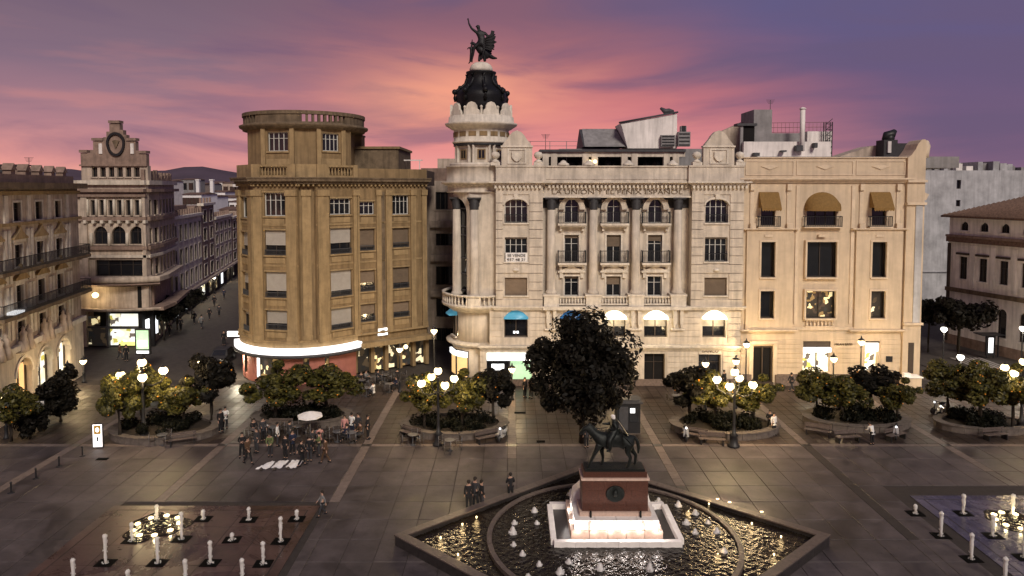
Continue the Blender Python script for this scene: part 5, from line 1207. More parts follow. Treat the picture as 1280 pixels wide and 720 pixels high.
# ================================================================== LEFT BUILDING with pedimented windows
def left_building():
    A = Vector((-41.8, 67.0)); u = Vector((-.207, 1)).normalized(); Lb = 17.0
    F = Fr(A - u * Lb, A)
    B = empty('pedimented_building', (A.x, A.y, 0), 'pale building at the left edge with pedimented windows, iron balconies and arched ground floor', 'building')
    c0 = 46; z = lambda py: F.Zp(c0, py)
    # window axes
    cs = [F.S(22), F.S(46), F.S(73)]; dx = (cs[2] - cs[0]) / 2; cs = [cs[0] - dx * 3, cs[0] - dx * 2, cs[0] - dx, cs[0], cs[0] + dx, cs[0] + 2 * dx]
    ops = []; hw = .62
    rowz = [(z(274), z(252)), (z(328), z(302)), (z(378), z(350)), (z(420), z(393))]
    zc = z(426)
    for c in cs:
        for i, (a, b) in enumerate(rowz): ops.append((c - hw, c + hw, a, b, 0))
    m = MB(); wall(m, F, 0, Lb, zc, z(236), ops, -.5, 0); m.build('wall', mt['pink'], B)
    hwA = dx * .36; ar = [(c - hwA, c + hwA, .0, z(438), hwA) for c in cs if c - hwA > .15]
    m = MB(); wall(m, F, 0, Lb, -.1, zc, ar, -.5, .12); m.build('arcade_wall', mt['cream'], B)
    MB().fb(F, 0, Lb, -.1, zc, -1.6, -1.5).build('arcade_back', mt['void'], B); MB().fb(F, 0, Lb, 0, z(238), -12, -1.65).build('rear_wall', mt['pinkd'], B)
    for o in ar:
        c = (o[0] + o[1]) / 2; k = min(range(6), key=lambda i: abs(cs[i] - c))
        f = MB().fb(F, c - hwA, c - hwA + .1, 0, z(446), -.4, -.3).fb(F, c + hwA - .1, c + hwA, 0, z(446), -.4, -.3).fb(F, c - hwA, c + hwA, z(446), z(446) + .1, -.4, -.3).fb(F, c - .05, c + .05, 0, z(446), -.4, -.3).build('arched_door', mt['framed'], B)
        MB().fb(F, c - hwA + .1, c + hwA - .1, .1, z(447), -.5, -.45).build('pane', mt['warm' if k == 3 else ('shopw' if k >= 4 else 'glass')], f)
        # archivolt
        h = MB(); zs = z(438) - hwA; p = arcpts(c - hwA - .22, c + hwA + .22, zs, z(438) + .22, 12); q = arcpts(c - hwA, c + hwA, zs, z(438), 12)
        for i in range(12): h.ext(F, [q[i], q[i + 1], p[i + 1], p[i]], .12, .22)
        h.build('archivolt', mt['cream2'], B)
    for c in cs:
        for i, (a, b) in enumerate(rowz):
            window(B, F, c - hw, c + hw, a, b, d=-.2, cols=2, rows=2, fm='framed', surround='cream2', sillm='cream2', blind=0, t=.06)
            if i in (1, 2):
                pd = MB(); zz = b + .45; pd.ext(F, [(c - 1.15, zz), (c + 1.15, zz), (c + 1.15, zz + .12), (c + .35, zz + .55), (c, zz + 1.0), (c - .35, zz + .55), (c - 1.15, zz + .12)], 0, .3); pd.ball(tuple(F.P(c, zz + 1.1, .15)), .16, 8, 6); pd.build('pediment', mt['ochre2'], B)
                MB().fb(F, c - 1.0, c + 1.0, b + .2, b + .44, 0, .18).build('lintel', mt['cream2'], B)
            if i == 3:
                st_ = MB(); r6 = random.Random(int(c * 10) + 3)
                for s_ in (-1, 1):
                    pp = F.P(c + s_ * .45, a - .1, .35); st_.lathe(pp.x, pp.y, [(.42, a - .6), (.36, a + .1), (.24, a + .6), (.3, a + .9), (.12, a + 1.1), (.16, a + 1.25), (.02, a + 1.45)], 8)
                    pq = F.P(c + s_ * .9, a - .1, .3); st_.lathe(pq.x, pq.y, [(.38, a - .6), (.3, a - .2), (.1, a + .3)], 7)
                st_.build('carved_figures', mt['pink'], B)
    for c in [(cs[i] + cs[i + 1]) / 2 for i in range(5)] + [cs[-1] + dx / 2]:
        for s_ in (-.32, .32):
            MB().fb(F, c + s_ - .2, c + s_ + .2, z(346), z(284), 0, .16).build('pilaster', mt['cream2'], B)
            MB().fb(F, c + s_ - .2, c + s_ + .2, z(412), z(350), 0, .16).build('pilaster', mt['cream2'], B)
        MB().fb(F, c - .3, c + .3, z(276), z(244), 0, .14).build('pilaster', mt['cream2'], B)
    for y, hh, out, mm in ((279, .25, .3, 'ochre2'), (243, .3, .25, 'ochre2'), (236, .5, .9, 'ochred'), (426, .45, .45, 'cream2')):
        MB().fb(F, 0, Lb + .05, z(y), z(y) + hh, .0, out).build('cornice', mt[mm], B)
    for y in (329.5, 380):
        s_ = MB().fb(F, .4, Lb + .1, z(y) - .28, z(y), 0, 1.0).build('balcony', mt['ochred'], B); railing(F, .45, Lb + .05, z(y) + .003, z(y) + 1.0, 0, .95, gap=.16, th=.035).build('railing', mt['black'], s_)
    # roof clutter
    r7 = random.Random(5); zr = z(232)
    for i in range(16):
        s_ = rnd.uniform(0, Lb - 2); w = r7.uniform(1, 2.6); h = r7.uniform(.5, 1.9); d = r7.uniform(-7, -1)
        MB().fb(F, s_, s_ + w, zr - .3, zr + h, d - 2, d).fb(F, s_ - .1, s_ + w + .1, zr + h, zr + h + .12, d - 2.1, d + .1).build('attic_block', mt[r7.choice(['pinkd', 'slate', 'ochred', 'grey'])], B)
    for i in range(7):
        s_ = Lb * (i + .5) / 7; MB().fb(F, s_ - .35, s_ + .35, zr, zr + 1.25, -1.2, -.6).ext(F, [(s_ - .5, zr + 1.25), (s_ + .5, zr + 1.25), (s_, zr + 1.8)], -1.3, -.5).build('dormer', mt['pinkd'], B)
    MB().fb(F, 0, Lb, zr, zr + .9, -.6, -.3).build('parapet', mt['pinkd'], B)
    v = F.P(Lb * .42, zr, -6); MB().add([F.P(4, zr + .5, -9), F.P(10.2, zr + .5, -9), F.P(10.2, zr + .5, -4), F.P(4, zr + .5, -4), F.P(7, zr + 3.2, -6.5)], [(0, 4, 1), (1, 4, 2), (2, 4, 3), (3, 4, 0)]).build('pyramid_roof', mt['grey'], B)
    # lit shop sign at the near edge
    MB().fb(F, F.S(1), F.S(12), z(383), z(377), .2, .9).build('lit_sign_box', mt['lit'], B)
    return B
left_building()
# ================================================================== RIGHT SIDE: bare white block and white classical building
def right_buildings():
    Yd = 100.0; F = Fr((0, Yd), (1, Yd)); p = lambda x, y: (W(x, y, Yd).x, W(x, y, Yd).z)
    B = empty('bare_white_block', (p(1215, 0)[0], Yd, 0), 'tall bare stained white block with a ragged roofline behind the classical building', 'building')
    a, b = p(1140, 0)[0], p(1330, 0)[0]; ops = [(p(1203.5, 0)[0], p(1209, 0)[0], p(0, 236)[1], p(0, 225)[1], 0), (p(1203.5, 0)[0], p(1209, 0)[0], p(0, 258)[1], p(0, 250)[1], 0)]
    m = MB(); wall(m, F, a, b, 0, p(0, 224)[1], ops[1:], -1, 0); wall(m, F, a, b, p(0, 224)[1] + .002 - .002, p(0, 214)[1], [], -1, 0); m = MB(); wall(m, F, a, b, 0, p(0, 213)[1], ops, -1, 0); m.build('wall', mt['grim'], B)
    for o in ops: window(B, F, *o[:4], d=-.3, cols=1, rows=1, fm='framed', sill=False)
    MB().box(a, b, Yd + 1.01, Yd + 12, 0, p(0, 216)[1]).build('rear_wall', mt['grim'], B)
    r8 = random.Random(9)
    for k in range(18):
        x = 1156 + k * 8; y = 204 + r8.uniform(-2.5, 5); MB().box(p(x, 0)[0], p(x + r8.uniform(4, 9), 0)[0], Yd + r8.uniform(.1, 2), Yd + 5, p(0, 214)[1], p(0, y)[1]).build('roof_upstand', mt[r8.choice(['grim', 'white', 'grey'])], B)
    MB().fb(F, p(1158, 0)[0], p(1280, 0)[0], p(0, 340)[1], p(0, 339)[1], 0, .25).build('ledge', mt['grim'], B)
    # classical
    P0 = Vector((51.0, 81.0)); u = Vector((.259, -1)).normalized(); F = Fr(P0, P0 + u * 22); Ln = 22
    B = empty('classical_building', (P0.x, P0.y, 0), 'white classical building with arched attic windows and a low tiled roof at the right edge', 'building')
    z = lambda y: F.Zp(1205, y)
    s0 = F.S(1205); sp = (F.S(1256) - F.S(1205)) / 2; cs = [s0 + sp * k for k in range(8)]
    ops = []; hw = sp * .2
    for c in cs: ops += [(c - hw, c + hw, z(288), z(277), hw), (c - hw, c + hw, z(349), z(321), 0)]
    low = [(cs[k] - hw * 1.05, cs[k] + hw * 1.05, z(412), z(378), hw) for k in (2, 3, 4, 5, 6, 7)]
    m = MB(); wall(m, F, 0, Ln, -.1, z(271), ops + low, -.5, 0); m.build('wall', mt['white'], B)
    for c in cs:
        window(B, F, c - hw, c + hw, z(288), z(277), d=-.2, cols=2, rows=1, fm='framed', sillm='white', t=.05); window(B, F, c - hw, c + hw, z(349), z(321), d=-.2, cols=2, rows=2, fm='framed', sillm='white', t=.05, glass='glass')
        MB().fb(F, c - hw - .25, c + hw + .25, z(318.5), z(316), 0, .3).build('lintel', mt['framed'], B)
        cc = c + sp / 2; MB().fb(F, cc - .22, cc + .22, z(358), z(306), 0, .12).build('pilaster', mt['white'], B)
    for o in low: window(B, F, *o[:4], d=-.2, cols=1, rows=2, fm='framed', sillm='white', t=.06)
    MB().fb(F, -.1, Ln, z(303), z(297), 0, .35).build('dark_band', mt['terra'], B); MB().fb(F, -.1, Ln, z(296.8), z(294), 0, .45).build('ledge', mt['pinkd'], B)
    MB().fb(F, -.1, Ln, z(366), z(361), 0, .3).build('ledge', mt['ochred'], B)
    MB().fb(F, -.05, .3, z(430), z(305), 0, .15).build('downpipe', mt['framed'], B)
    MB().fb(F, -.1, Ln, -.1, 1.0, 0, .1).build('plinth', mt['pinkd'], B)
    MB().fb(F, 0, Ln, -.1, z(272), -12, -.55).build('rear_wall', mt['white'], B)
    eav = z(270); rdg = z(252)
    rf = MB().add([F.P(-.6, eav, .7), F.P(Ln, eav, .7), F.P(Ln, rdg + .6, -5.5), F.P(4.5, rdg + .6, -5.5), F.P(-.6, eav, -12.5), F.P(Ln, eav, -12.5)], [(0, 1, 2, 3), (0, 3, 4), (3, 2, 5, 4)]).fb(F, -.6, Ln, eav - .2, eav - .01, -1, .7).build('roof', mt['terra'], B)
    tl = MB(); k = 0
    x = -.3
    while x < Ln - .3:
        t = min(1, max(.05, (x + .6) / 5.1)); q0 = F.P(x, eav + .03, .72); q1 = F.P(x, eav + (rdg + .6 - eav) * t + .03, .7 - 6.2 * t); tl.tube([q0, q1], .07, 5); x += .3
    tag(tl.build('roof_tiles', mt['terra'], rf), kind='stuff')
right_buildings()
# ================================================================== TREES
def leaf_cloud(name, m, clumps, n, size, seed, centre, flat=1.0):
    """leaf quads gathered round clump centres"""
    r = random.Random(seed); vs = []; fs = []
    for i in range(n):
        c = clumps[r.randrange(len(clumps))]
        while True:
            v = Vector((r.uniform(-1, 1), r.uniform(-1, 1), r.uniform(-1, 1)))
            if .05 < v.length < 1: break
        v = v.normalized() * (v.length ** .45) * c[3]
        p = Vector(c[:3]) + v
        nrm = (v.normalized() + Vector((r.uniform(-.8, .8), r.uniform(-.8, .8), r.uniform(-.4, .9)))).normalized()
        a = nrm.cross(Vector((r.uniform(-1, 1), r.uniform(-1, 1), r.uniform(-1, 1)))).normalized(); b = nrm.cross(a)
        s = size * r.uniform(.6, 1.3); k = len(vs)
        vs += [p - a * s, p + b * s * .5, p + a * s, p - b * s * .5]; fs.append((k, k + 1, k + 2, k + 3))
    me = bpy.data.meshes.new(name); me.from_pydata(vs, [], fs); me.materials.append(mt[m])
    o = bpy.data.objects.new(name, me); COL.objects.link(o); return o
def make_tree(kind, label, seed, h, cr, ch, lm, nl=3600, leaf=.15, fruit=40, trunk_r=.11, fork=.45, nclump=26, droop=0):
    """h total height, cr crown radius, ch crown half height; built at the origin"""
    r = random.Random(seed); root = empty(kind, (0, 0, 0), label, 'tree')
    zc = h - ch; cl = []
    for i in range(nclump):
        th = r.uniform(0, 2 * math.pi); ph = math.acos(r.uniform(-1, 1)); rr = r.uniform(.3, .95)
        x = cr * rr * math.sin(ph) * math.cos(th); y = cr * rr * math.sin(ph) * math.sin(th); z = zc + ch * rr * math.cos(ph)
        cl.append((x, y, z, r.uniform(.16, .40) * (cr + ch) / 2))
    tb = MB(); bend = [(0, 0, 0), (r.uniform(-.08, .08), r.uniform(-.08, .08), h * .18), (r.uniform(-.12, .12), r.uniform(-.12, .12), zc - ch * .55)]
    tb.tube(bend, [trunk_r * 1.35, trunk_r, trunk_r * .85], 8); top = Vector(bend[-1])
    for c in cl[:14]:
        mid = (top + Vector(c[:3])) / 2 + Vector((r.uniform(-.2, .2), r.uniform(-.2, .2), r.uniform(0, .25)))
        tb.tube([top, mid, c[:3]], [trunk_r * .6, trunk_r * .35, trunk_r * .12], 5)
    tb.build('trunk', mt['bark'], root, origin=(0, 0, 0))
    cw = leaf_cloud('crown', lm, cl, nl, leaf, seed + 1, None); cw.parent = root
    if fruit:
        fb = MB()
        for i in range(fruit):
            c = cl[r.randrange(len(cl))]; v = Vector((r.uniform(-1, 1), r.uniform(-1, 1), r.uniform(-1, 1))).normalized() * c[3] * .95; p = Vector(c[:3]) + v
            fb.ball(tuple(p), .055, 6, 4)
        tag(fb.build('oranges', mt['fruit'], root, origin=(0, 0, 0)), kind='stuff')
    return root
OT = [make_tree('orange_tree', None, 11, 4.7, 1.75, 1.7, 'leaf', 5600), make_tree('orange_tree', None, 23, 4.5, 1.6, 1.65, 'leaf', 5400), make_tree('orange_tree', None, 37, 4.9, 1.9, 1.7, 'leaf', 5800), make_tree('orange_tree', None, 51, 4.3, 1.5, 1.5, 'leafd', 5200, fruit=14)]
for t in OT: t.location = (0, -60, 0)
used_ot = [False] * 4
trees = [ # px, base y, crown half width px, crown top y, variant, label
    (150, 548, 24, 470, 1, 'lit orange tree under the left globe lamp, leftmost of that planter'),
    (178, 538, 30, 462, 0, 'orange tree directly under the brightest globe lamp on the left'),
    (231, 536, 29, 474, 2, 'yellow-lit orange tree over the curved bench of the left planter'),
    (264, 530, 27, 449, 3, 'tall dark orange tree at the street side of the left planter'),
    (345, 527, 38, 456, 2, 'wide orange tree in front of the salmon shop'),
    (408, 520, 36, 461, 0, 'orange tree right of the wide one before the salmon shop'),
    (530, 536, 24, 470, 1, 'small lit orange tree left of the middle lamp'),
    (578, 533, 33, 466, 2, 'yellow-lit orange tree right of the middle lamp'),
    (617, 530, 23, 467, 3, 'dark orange tree ending the middle planter by the big tree'),
    (862, 527, 27, 463, 3, 'dark orange tree at the left end of the right-hand lamp planter'),
    (893, 532, 29, 470, 0, 'orange tree under the right-hand five-globe lamp'),
    (943, 532, 31, 469, 2, 'yellow-lit orange tree right of the right-hand five-globe lamp'),
    (1021, 522, 28, 466, 1, 'orange tree at the left of the planter before the sand building'),
    (1052, 527, 27, 474, 0, 'fruiting orange tree second from the left before the sand building'),
    (1088, 516, 30, 463, 3, 'dark orange tree behind the other three before the sand building'),
    (1122, 530, 24, 473, 2, 'orange tree at the corner of the sand building'),
    (1184, 520, 29, 456, 1, 'orange tree with twin-looking trunk beside the parked scooter'),
    (1224, 532, 31, 457, 0, 'orange tree in the pale stone planter at the right'),
    (1266, 536, 31, 455, 2, 'orange tree under the globes at the right edge'),
    (14, 552, 27, 487, 0, 'lit orange tree at the left edge of the square'),
]
for px, by, hwp, ty, v, lab in trees:
    p = G(px, by, .25); h = W(px, ty, p.y).z - .05; cr = hwp / FPX * p.y * 1.22; base = OT[v]
    hh = [4.7, 4.5, 4.9, 4.3][v]; rr = [1.75, 1.6, 1.9, 1.5][v]; scl = (cr / rr * .92, cr / rr * .92, h / hh)
    if not used_ot[v]: o = base; used_ot[v] = True; o.location = p; o.scale = scl; WL[o.name] = p
    else: o = dup(base, p, rnd.uniform(0, 6.28), scl)
    o['label'] = lab; o['category'] = 'tree'; o['group'] = 'orange trees in the planters'
big = make_tree('broadleaf_tree', 'big dark tree in front of the palace facade, tallest in the square', 77, 8.9, 4.15, 3.4, 'leafd', 17000, leaf=.19, fruit=0, trunk_r=.2, nclump=62)
big.location = G(728, 553)
st = make_tree('street_tree', 'dark flat-topped tree before the bare white block at the right', 83, 6.6, 3.3, 1.75, 'leafd', 5200, leaf=.24, fruit=0, trunk_r=.16, nclump=34)
st.location = G(1198, 450)
d = dup(st, G(1160, 440), 1.9, (.6, .6, .92), 'smaller dark tree half hidden by the corner of the sand building')
# dark shrubs at the left
sh = make_tree('large_shrub', 'dense dark shrub behind the menu board at the left', 93, 4.4, 1.7, 1.9, 'leafd', 5500, leaf=.17, fruit=0, trunk_r=.09, nclump=40)
sh.location = G(76, 527); sh['category'] = 'shrub'
d = dup(sh, G(38, 548), 2.2, (.75, .75, .62), 'low dark shrub left of the menu board under the lit orange tree')
# leafless-looking trees along the left street read as a dark row
for i, (px, by, s_) in enumerate(((205, 425, .55), (222, 412, .55), (240, 398, .5))):
    dup(st, G(px, by), i * 1.3, s_ * 1.25, ('nearest', 'middle', 'farthest')[i] + ' of three small dark trees along the shops of the left street')
# ================================================================== PLANTERS with hedges and curved benches
def planter(px, py, rx, ry, label, hl, a0=0, seats=()):
    c = G(px, py); t = empty('planter', c, label, 'planter'); n = 22
    wm = MB(); k = n
    def ring(mb, r0, r1, z0, z1, aa, ab):
        pts0 = (c.x + rx * r0 * math.cos(aa), c.y + ry * r0 * math.sin(aa)); pts1 = (c.x + rx * r0 * math.cos(ab), c.y + ry * r0 * math.sin(ab))
        q1 = (c.x + rx * r1 * math.cos(ab), c.y + ry * r1 * math.sin(ab)); q0 = (c.x + rx * r1 * math.cos(aa), c.y + ry * r1 * math.sin(aa))
        mb.prism([pts0, q0, q1, pts1], z0, z1)
    for i in range(n):
        aa = 2 * math.pi * i / n; ab = 2 * math.pi * (i + 1) / n - .01
        m = MB(); ring(m, .86, 1.0, 0, .46, aa, ab); m.build('wall_block', mt['planter'], t)
        m = MB(); ring(m, .84, 1.03, .463, .54, aa, ab); m.build('coping_stone', mt['planter'], t)
    MB().prism([(c.x + rx * .85 * math.cos(2 * math.pi * i / 24), c.y + ry * .85 * math.sin(2 * math.pi * i / 24)) for i in range(24)], 0, .36).build('soil', mt['soil'], t)
    r = random.Random(int(px)); cl = []
    for i in range(26):
        a = r.uniform(0, 6.28); q = math.sqrt(r.uniform(0, 1)) * .74; cl.append((rx * q * math.cos(a), ry * q * math.sin(a), .45 + r.uniform(0, .45), r.uniform(.35, .6)))
    h = leaf_cloud('hedge', 'hedge', cl, 4200, .12, int(px) + 5, None); h.location = c; tag(h, hl, 'hedge', 'clipped hedges filling the planters')
    return t
planter(207, 541, 3.9, 2.6, 'round stone planter at the left under the bright globe lamp', 'dark hedge in the left planter under the bright globe lamp')
planter(378, 526, 3.9, 2.1, 'stone planter behind the cafe tables', 'dark hedge behind the cafe tables')
planter(568, 536, 4.0, 2.5, 'round stone planter around the middle globe lamp', 'dark hedge round the middle globe lamp')
planter(905, 536, 4.0, 2.5, 'round stone planter around the right-hand five-globe lamp', 'dark hedge round the right-hand five-globe lamp')
planter(1070, 528, 4.0, 2.4, 'round stone planter before the sand building', 'dark hedge before the sand building')
planter(1228, 534, 3.5, 1.9, 'pale stone planter near the right edge', 'dark hedge in the planter near the right edge')
# ================================================================== LAMPS
def plight(parent, p, e, c=(1, .72, .38), r=.22):
    l = bpy.data.lights.new('lamp_light', 'POINT'); l.energy = e; l.color = c; l.shadow_soft_size = r
    o = bpy.data.objects.new('lamp_light', l); COL.objects.link(o); o.parent = parent; o.location = Vector(p); return o
def make_candelabra():
    t = empty('globe_lamp', (0, 0, 0), None, 'street lamp')
    MB().lathe(0, 0, [(.42, 0), (.42, .12), (.3, .2), (.26, .75), (.32, .82), (.14, 1.0), (.1, 1.5), (.085, 3.6), (.14, 3.7), (.1, 3.85), (.06, 4.7), (.1, 4.8)], 14).build('post', mt['black'], t, origin=(0, 0, 0))
    for k in range(5):
        if k < 4: a = math.pi / 2 * k + .5; x, y, z = 1.22 * math.cos(a), 1.22 * math.sin(a), 4.55
        else: x, y, z = 0, 0, 5.25
        if k < 4:
            MB().tube([(0, 0, 3.75), (x * .5, y * .5, 3.62), (x * .95, y * .95, 3.85), (x, y, z - .3)], [.05, .045, .04, .05], 6).build('arm', mt['black'], t, origin=(0, 0, 3.7))
        c_ = MB().ball((x, y, z), .28, 16, 10).build('globe', mt['globe'], t)
        MB().lathe(x, y, [(.12, z - .36), (.17, z - .28), (.13, z - .24)], 10).build('globe_holder', mt['black'], c_)
        MB().lathe(x, y, [(.16, z + .24), (.1, z + .31), (.03, z + .38), (.01, z + .46)], 10).build('globe_finial', mt['black'], c_)
    return t
CD = make_candelabra()
for i, (px, by, lab) in enumerate(((548, 556, 'five-globe iron lamp rising from the middle planter'), (917, 558, 'five-globe iron lamp in front of the planter before the palace right wing'), (180, 549, 'brightest five-globe iron lamp above the left planter'), (1276, 540, 'five-globe iron lamp cut by the right edge'))):
    p = G(px, by); o = CD if i == 0 else dup(CD, p); o.location = p; WL[o.name] = p; o['label'] = lab; o['group'] = 'five-globe lamps'
    if i == 2: o.scale = (1.1, 1.1, 1.06)
    if i == 1: o.rotation_euler.z = .5
    for k in range(4):
        a = math.pi / 2 * k + .5 + o.rotation_euler.z; plight(o, (0, 0, 0), 1).location = (1.22 * math.cos(a) * 1.35, 1.22 * math.sin(a) * 1.35, 4.35)
    for ch in o.children:
        if ch.type == 'LIGHT': ch.data.energy = 230 if i != 2 else 400
def lantern(px, gy, by, lab, e=120, m='globe', c=(1, .72, .38), cap=True):
    p = G(px, by); z = W(px, gy, p.y).z; t = empty('street_lantern', p, lab, 'street lamp', 'single-globe street lanterns')
    MB().lathe(p.x, p.y, [(.2, 0), (.2, .1), (.13, .2), (.12, .8), (.15, .85), (.07, 1.0), (.055, z - .5), (.1, z - .4), (.05, z - .3), (.12, z - .24)], 10).build('post', mt['black'], t)
    MB().lathe(p.x, p.y, [(.12, z - .24), (.26, z - .05), (.29, z + .08), (.22, z + .2), (.02, z + .24)], 14).build('globe', mt[m], t)
    if cap: MB().lathe(p.x, p.y, [(.3, z + .17), (.25, z + .26), (.1, z + .34), (.05, z + .5), (.01, z + .6)], 12).build('lantern_cap', mt['black'], t)
    plight(t, (0, -.55, z - .1 ), e, c, .2); return t
lantern(1075, 428, 492, 'tall lantern between the lit door and the parapet tree of the sand building', 480)
lantern(932, 431, 487, 'lantern on the seam between palace and sand building', 520)
lantern(1041, 449, 497, 'lantern in front of the lit shop window of the sand building', 420)
lantern(919, 452, 510, 'capped lantern above the right-hand globes', 120)
lantern(543, 414, 496, 'very bright high lantern by the palace turret corner', 650)
lantern(500, 437, 490, 'lantern by the bar terrace under the ochre building', 160)
lantern(881, 455, 512, 'lantern left of the right-hand globes before the shuttered door', 170)
lantern(640, 462, 500, 'lantern by the lit shop front of the palace', 420)
lantern(772, 452, 498, 'lantern behind the big dark tree', 560)
lantern(86, 459, 505, 'lantern before the arched shops at the left', 220)
lantern(105, 452, 478, 'small bright lantern at the corner of the arcade', 160)
lantern(1178, 412, 472, 'lantern on a pale post in the right side street', 420, 'globew', (1, .86, .65), False)
lantern(1199, 447, 498, 'lantern near the crossing on the right', 260, 'globew', (1, .86, .65), False)
lantern(1276, 411, 470, 'lantern at the right edge before the classical building', 420, 'globew', (1, .86, .65), False)
lantern(250, 452, 486, 'lantern hidden among the left trees at the street mouth', 200)
lantern(8, 498, 548, 'lantern glowing inside the tree at the left edge', 160)
for i, (px, gy, by) in enumerate(((235, 366, 392), (252, 356, 378), (268, 347, 366), (290, 331, 350))):
    lantern(px, gy, by, ('nearest', 'second', 'third', 'farthest')[i] + ' of the white lamps receding along the left street', 260, 'globew', (1, .82, .55), False)
# ================================================================== JETS
def make_jet(h, seed):
    r = random.Random(seed); t = empty('water_jet', (0, 0, 0), None, 'fountain jet'); pr = []; n = 9
    for i in range(n):
        f = i / (n - 1); pr.append((.055 + .03 * f + r.uniform(-.008, .012), f * (h - .12)))
    pr += [(.115, h - .08), (.10, h - .01), (.055, h + .04), (.005, h + .05)]
    m = MB(); m.lathe(0, 0, pr, 10)
    for k in range(7):
        a = r.uniform(0, 6.28); z = r.uniform(.1, h * .8); m.ball((.09 * math.cos(a), .09 * math.sin(a), z), r.uniform(.015, .03), 5, 4, 1.6)
    for q in range(9): a = q * .7 + r.uniform(0, .4); m.ball((r.uniform(.08, .17) * math.cos(a), r.uniform(.08, .17) * math.sin(a), .03), r.uniform(.02, .05), 5, 4, .6)
    m.v = [Vector((v.x + r.gauss(0, .009), v.y + r.gauss(0, .009), v.z + r.gauss(0, .012))) for v in m.v]
    m.build('water_column', mt['foam'], t, origin=(0, 0, 0))
    g = MB().box(-.42, .42, -.34, .34, .002, .022); g.build('floor_grate', mt['grate'], t)
    return t
jets = [('left', 0, [(196, 650, 632), (254, 649, 638), (311, 650, 635), (371, 649, 638)]), ('left', 1, [(165, 676, 654), (227, 674, 641), (290, 675, 667), (351, 677, 647)]), ('left', 2, [(132, 704, 667), (197, 704, 672), (263, 704, 677), (329, 705, 679)]), ('left', 3, [(92, 733, 697), (160, 735, 711), (232, 734, 700), (303, 733, 698)]),
        ('right', 0, [(1144, 642, 632), (1204, 642, 618), (1266, 642, 617)]), ('right', 1, [(1176, 670, 643), (1241, 670, 645)]), ('right', 2, [(1214, 699, 669), (1280, 697, 658)]), ('right', 3, [(1256, 731, 700)])]
vers = {}
on = ['first', 'second', 'third', 'fourth']
for side, row, li in jets:
    for c, (px, by, ty) in enumerate(li):
        p = G(px, by); h = W(px, ty, p.y).z; key = round(h / .12)
        lab = f"{'tall' if h > 1.15 else 'medium' if h > .7 else 'low'} white water jet, {on[c]} from the left in the {['back', 'second', 'third', 'front'][row]} row of the {side} fountain"
        if key in vers: o = dup(vers[key], p)
        else: o = make_jet(max(h, .25), key); vers[key] = o; o.location = p
        o.rotation_euler.z = rnd.uniform(-.08, .08); o['label'] = lab; o['group'] = f'jets of the {side} fountain'; o['category'] = 'fountain jet'
# lit puddle rings
for side, (px, py, rx) in (('left', (196, 658, 1.55)), ('right', (1268, 652, 1.3))):
    c = G(px, py); n = 90; vs = []; fs = []; r = random.Random(4)
    rings = 26
    for j in range(rings + 1):
        for k in range(n):
            q = j / rings * rx; a = 2 * math.pi * k / n
            wob = 1 + .12 * math.sin(3 * a + 1) + .07 * math.sin(7 * a)
            z = .02 + .028 * math.sin(q * 22) * (1 if j < rings else 0) + r.uniform(-.012, .012); vs.append((c.x + q * math.cos(a) * wob, c.y + q * math.sin(a) * wob, max(z, .006) if j < rings else .004))
    for j in range(rings):
        for k in range(n): fs.append((j * n + k, j * n + (k + 1) % n, (j + 1) * n + (k + 1) % n, (j + 1) * n + k))
    o = tag(MB().add(vs, fs, True).build('splash_pool', mt['water']), f'rippling yellow-lit splash pool among the jets of the {side} fountain', 'water pool')
    fl = empty('floor_lights', c, f'ring of small yellow floor lights in the {side} splash pool', 'floor light')
    for k in range(9):
        a = 2 * math.pi * k / 9 + .2; x, y = c.x + rx * .72 * math.cos(a), c.y + rx * .72 * math.sin(a)
        MB().lathe(x, y, [(.13, .03), (.15, .06), (.14, .09), (.01, .12)], 10).build('light_lens', mt['globe'], fl); 
        l_ = plight(fl, (x - c.x, y - c.y, .24), 14, (1, .80, .42), .06)
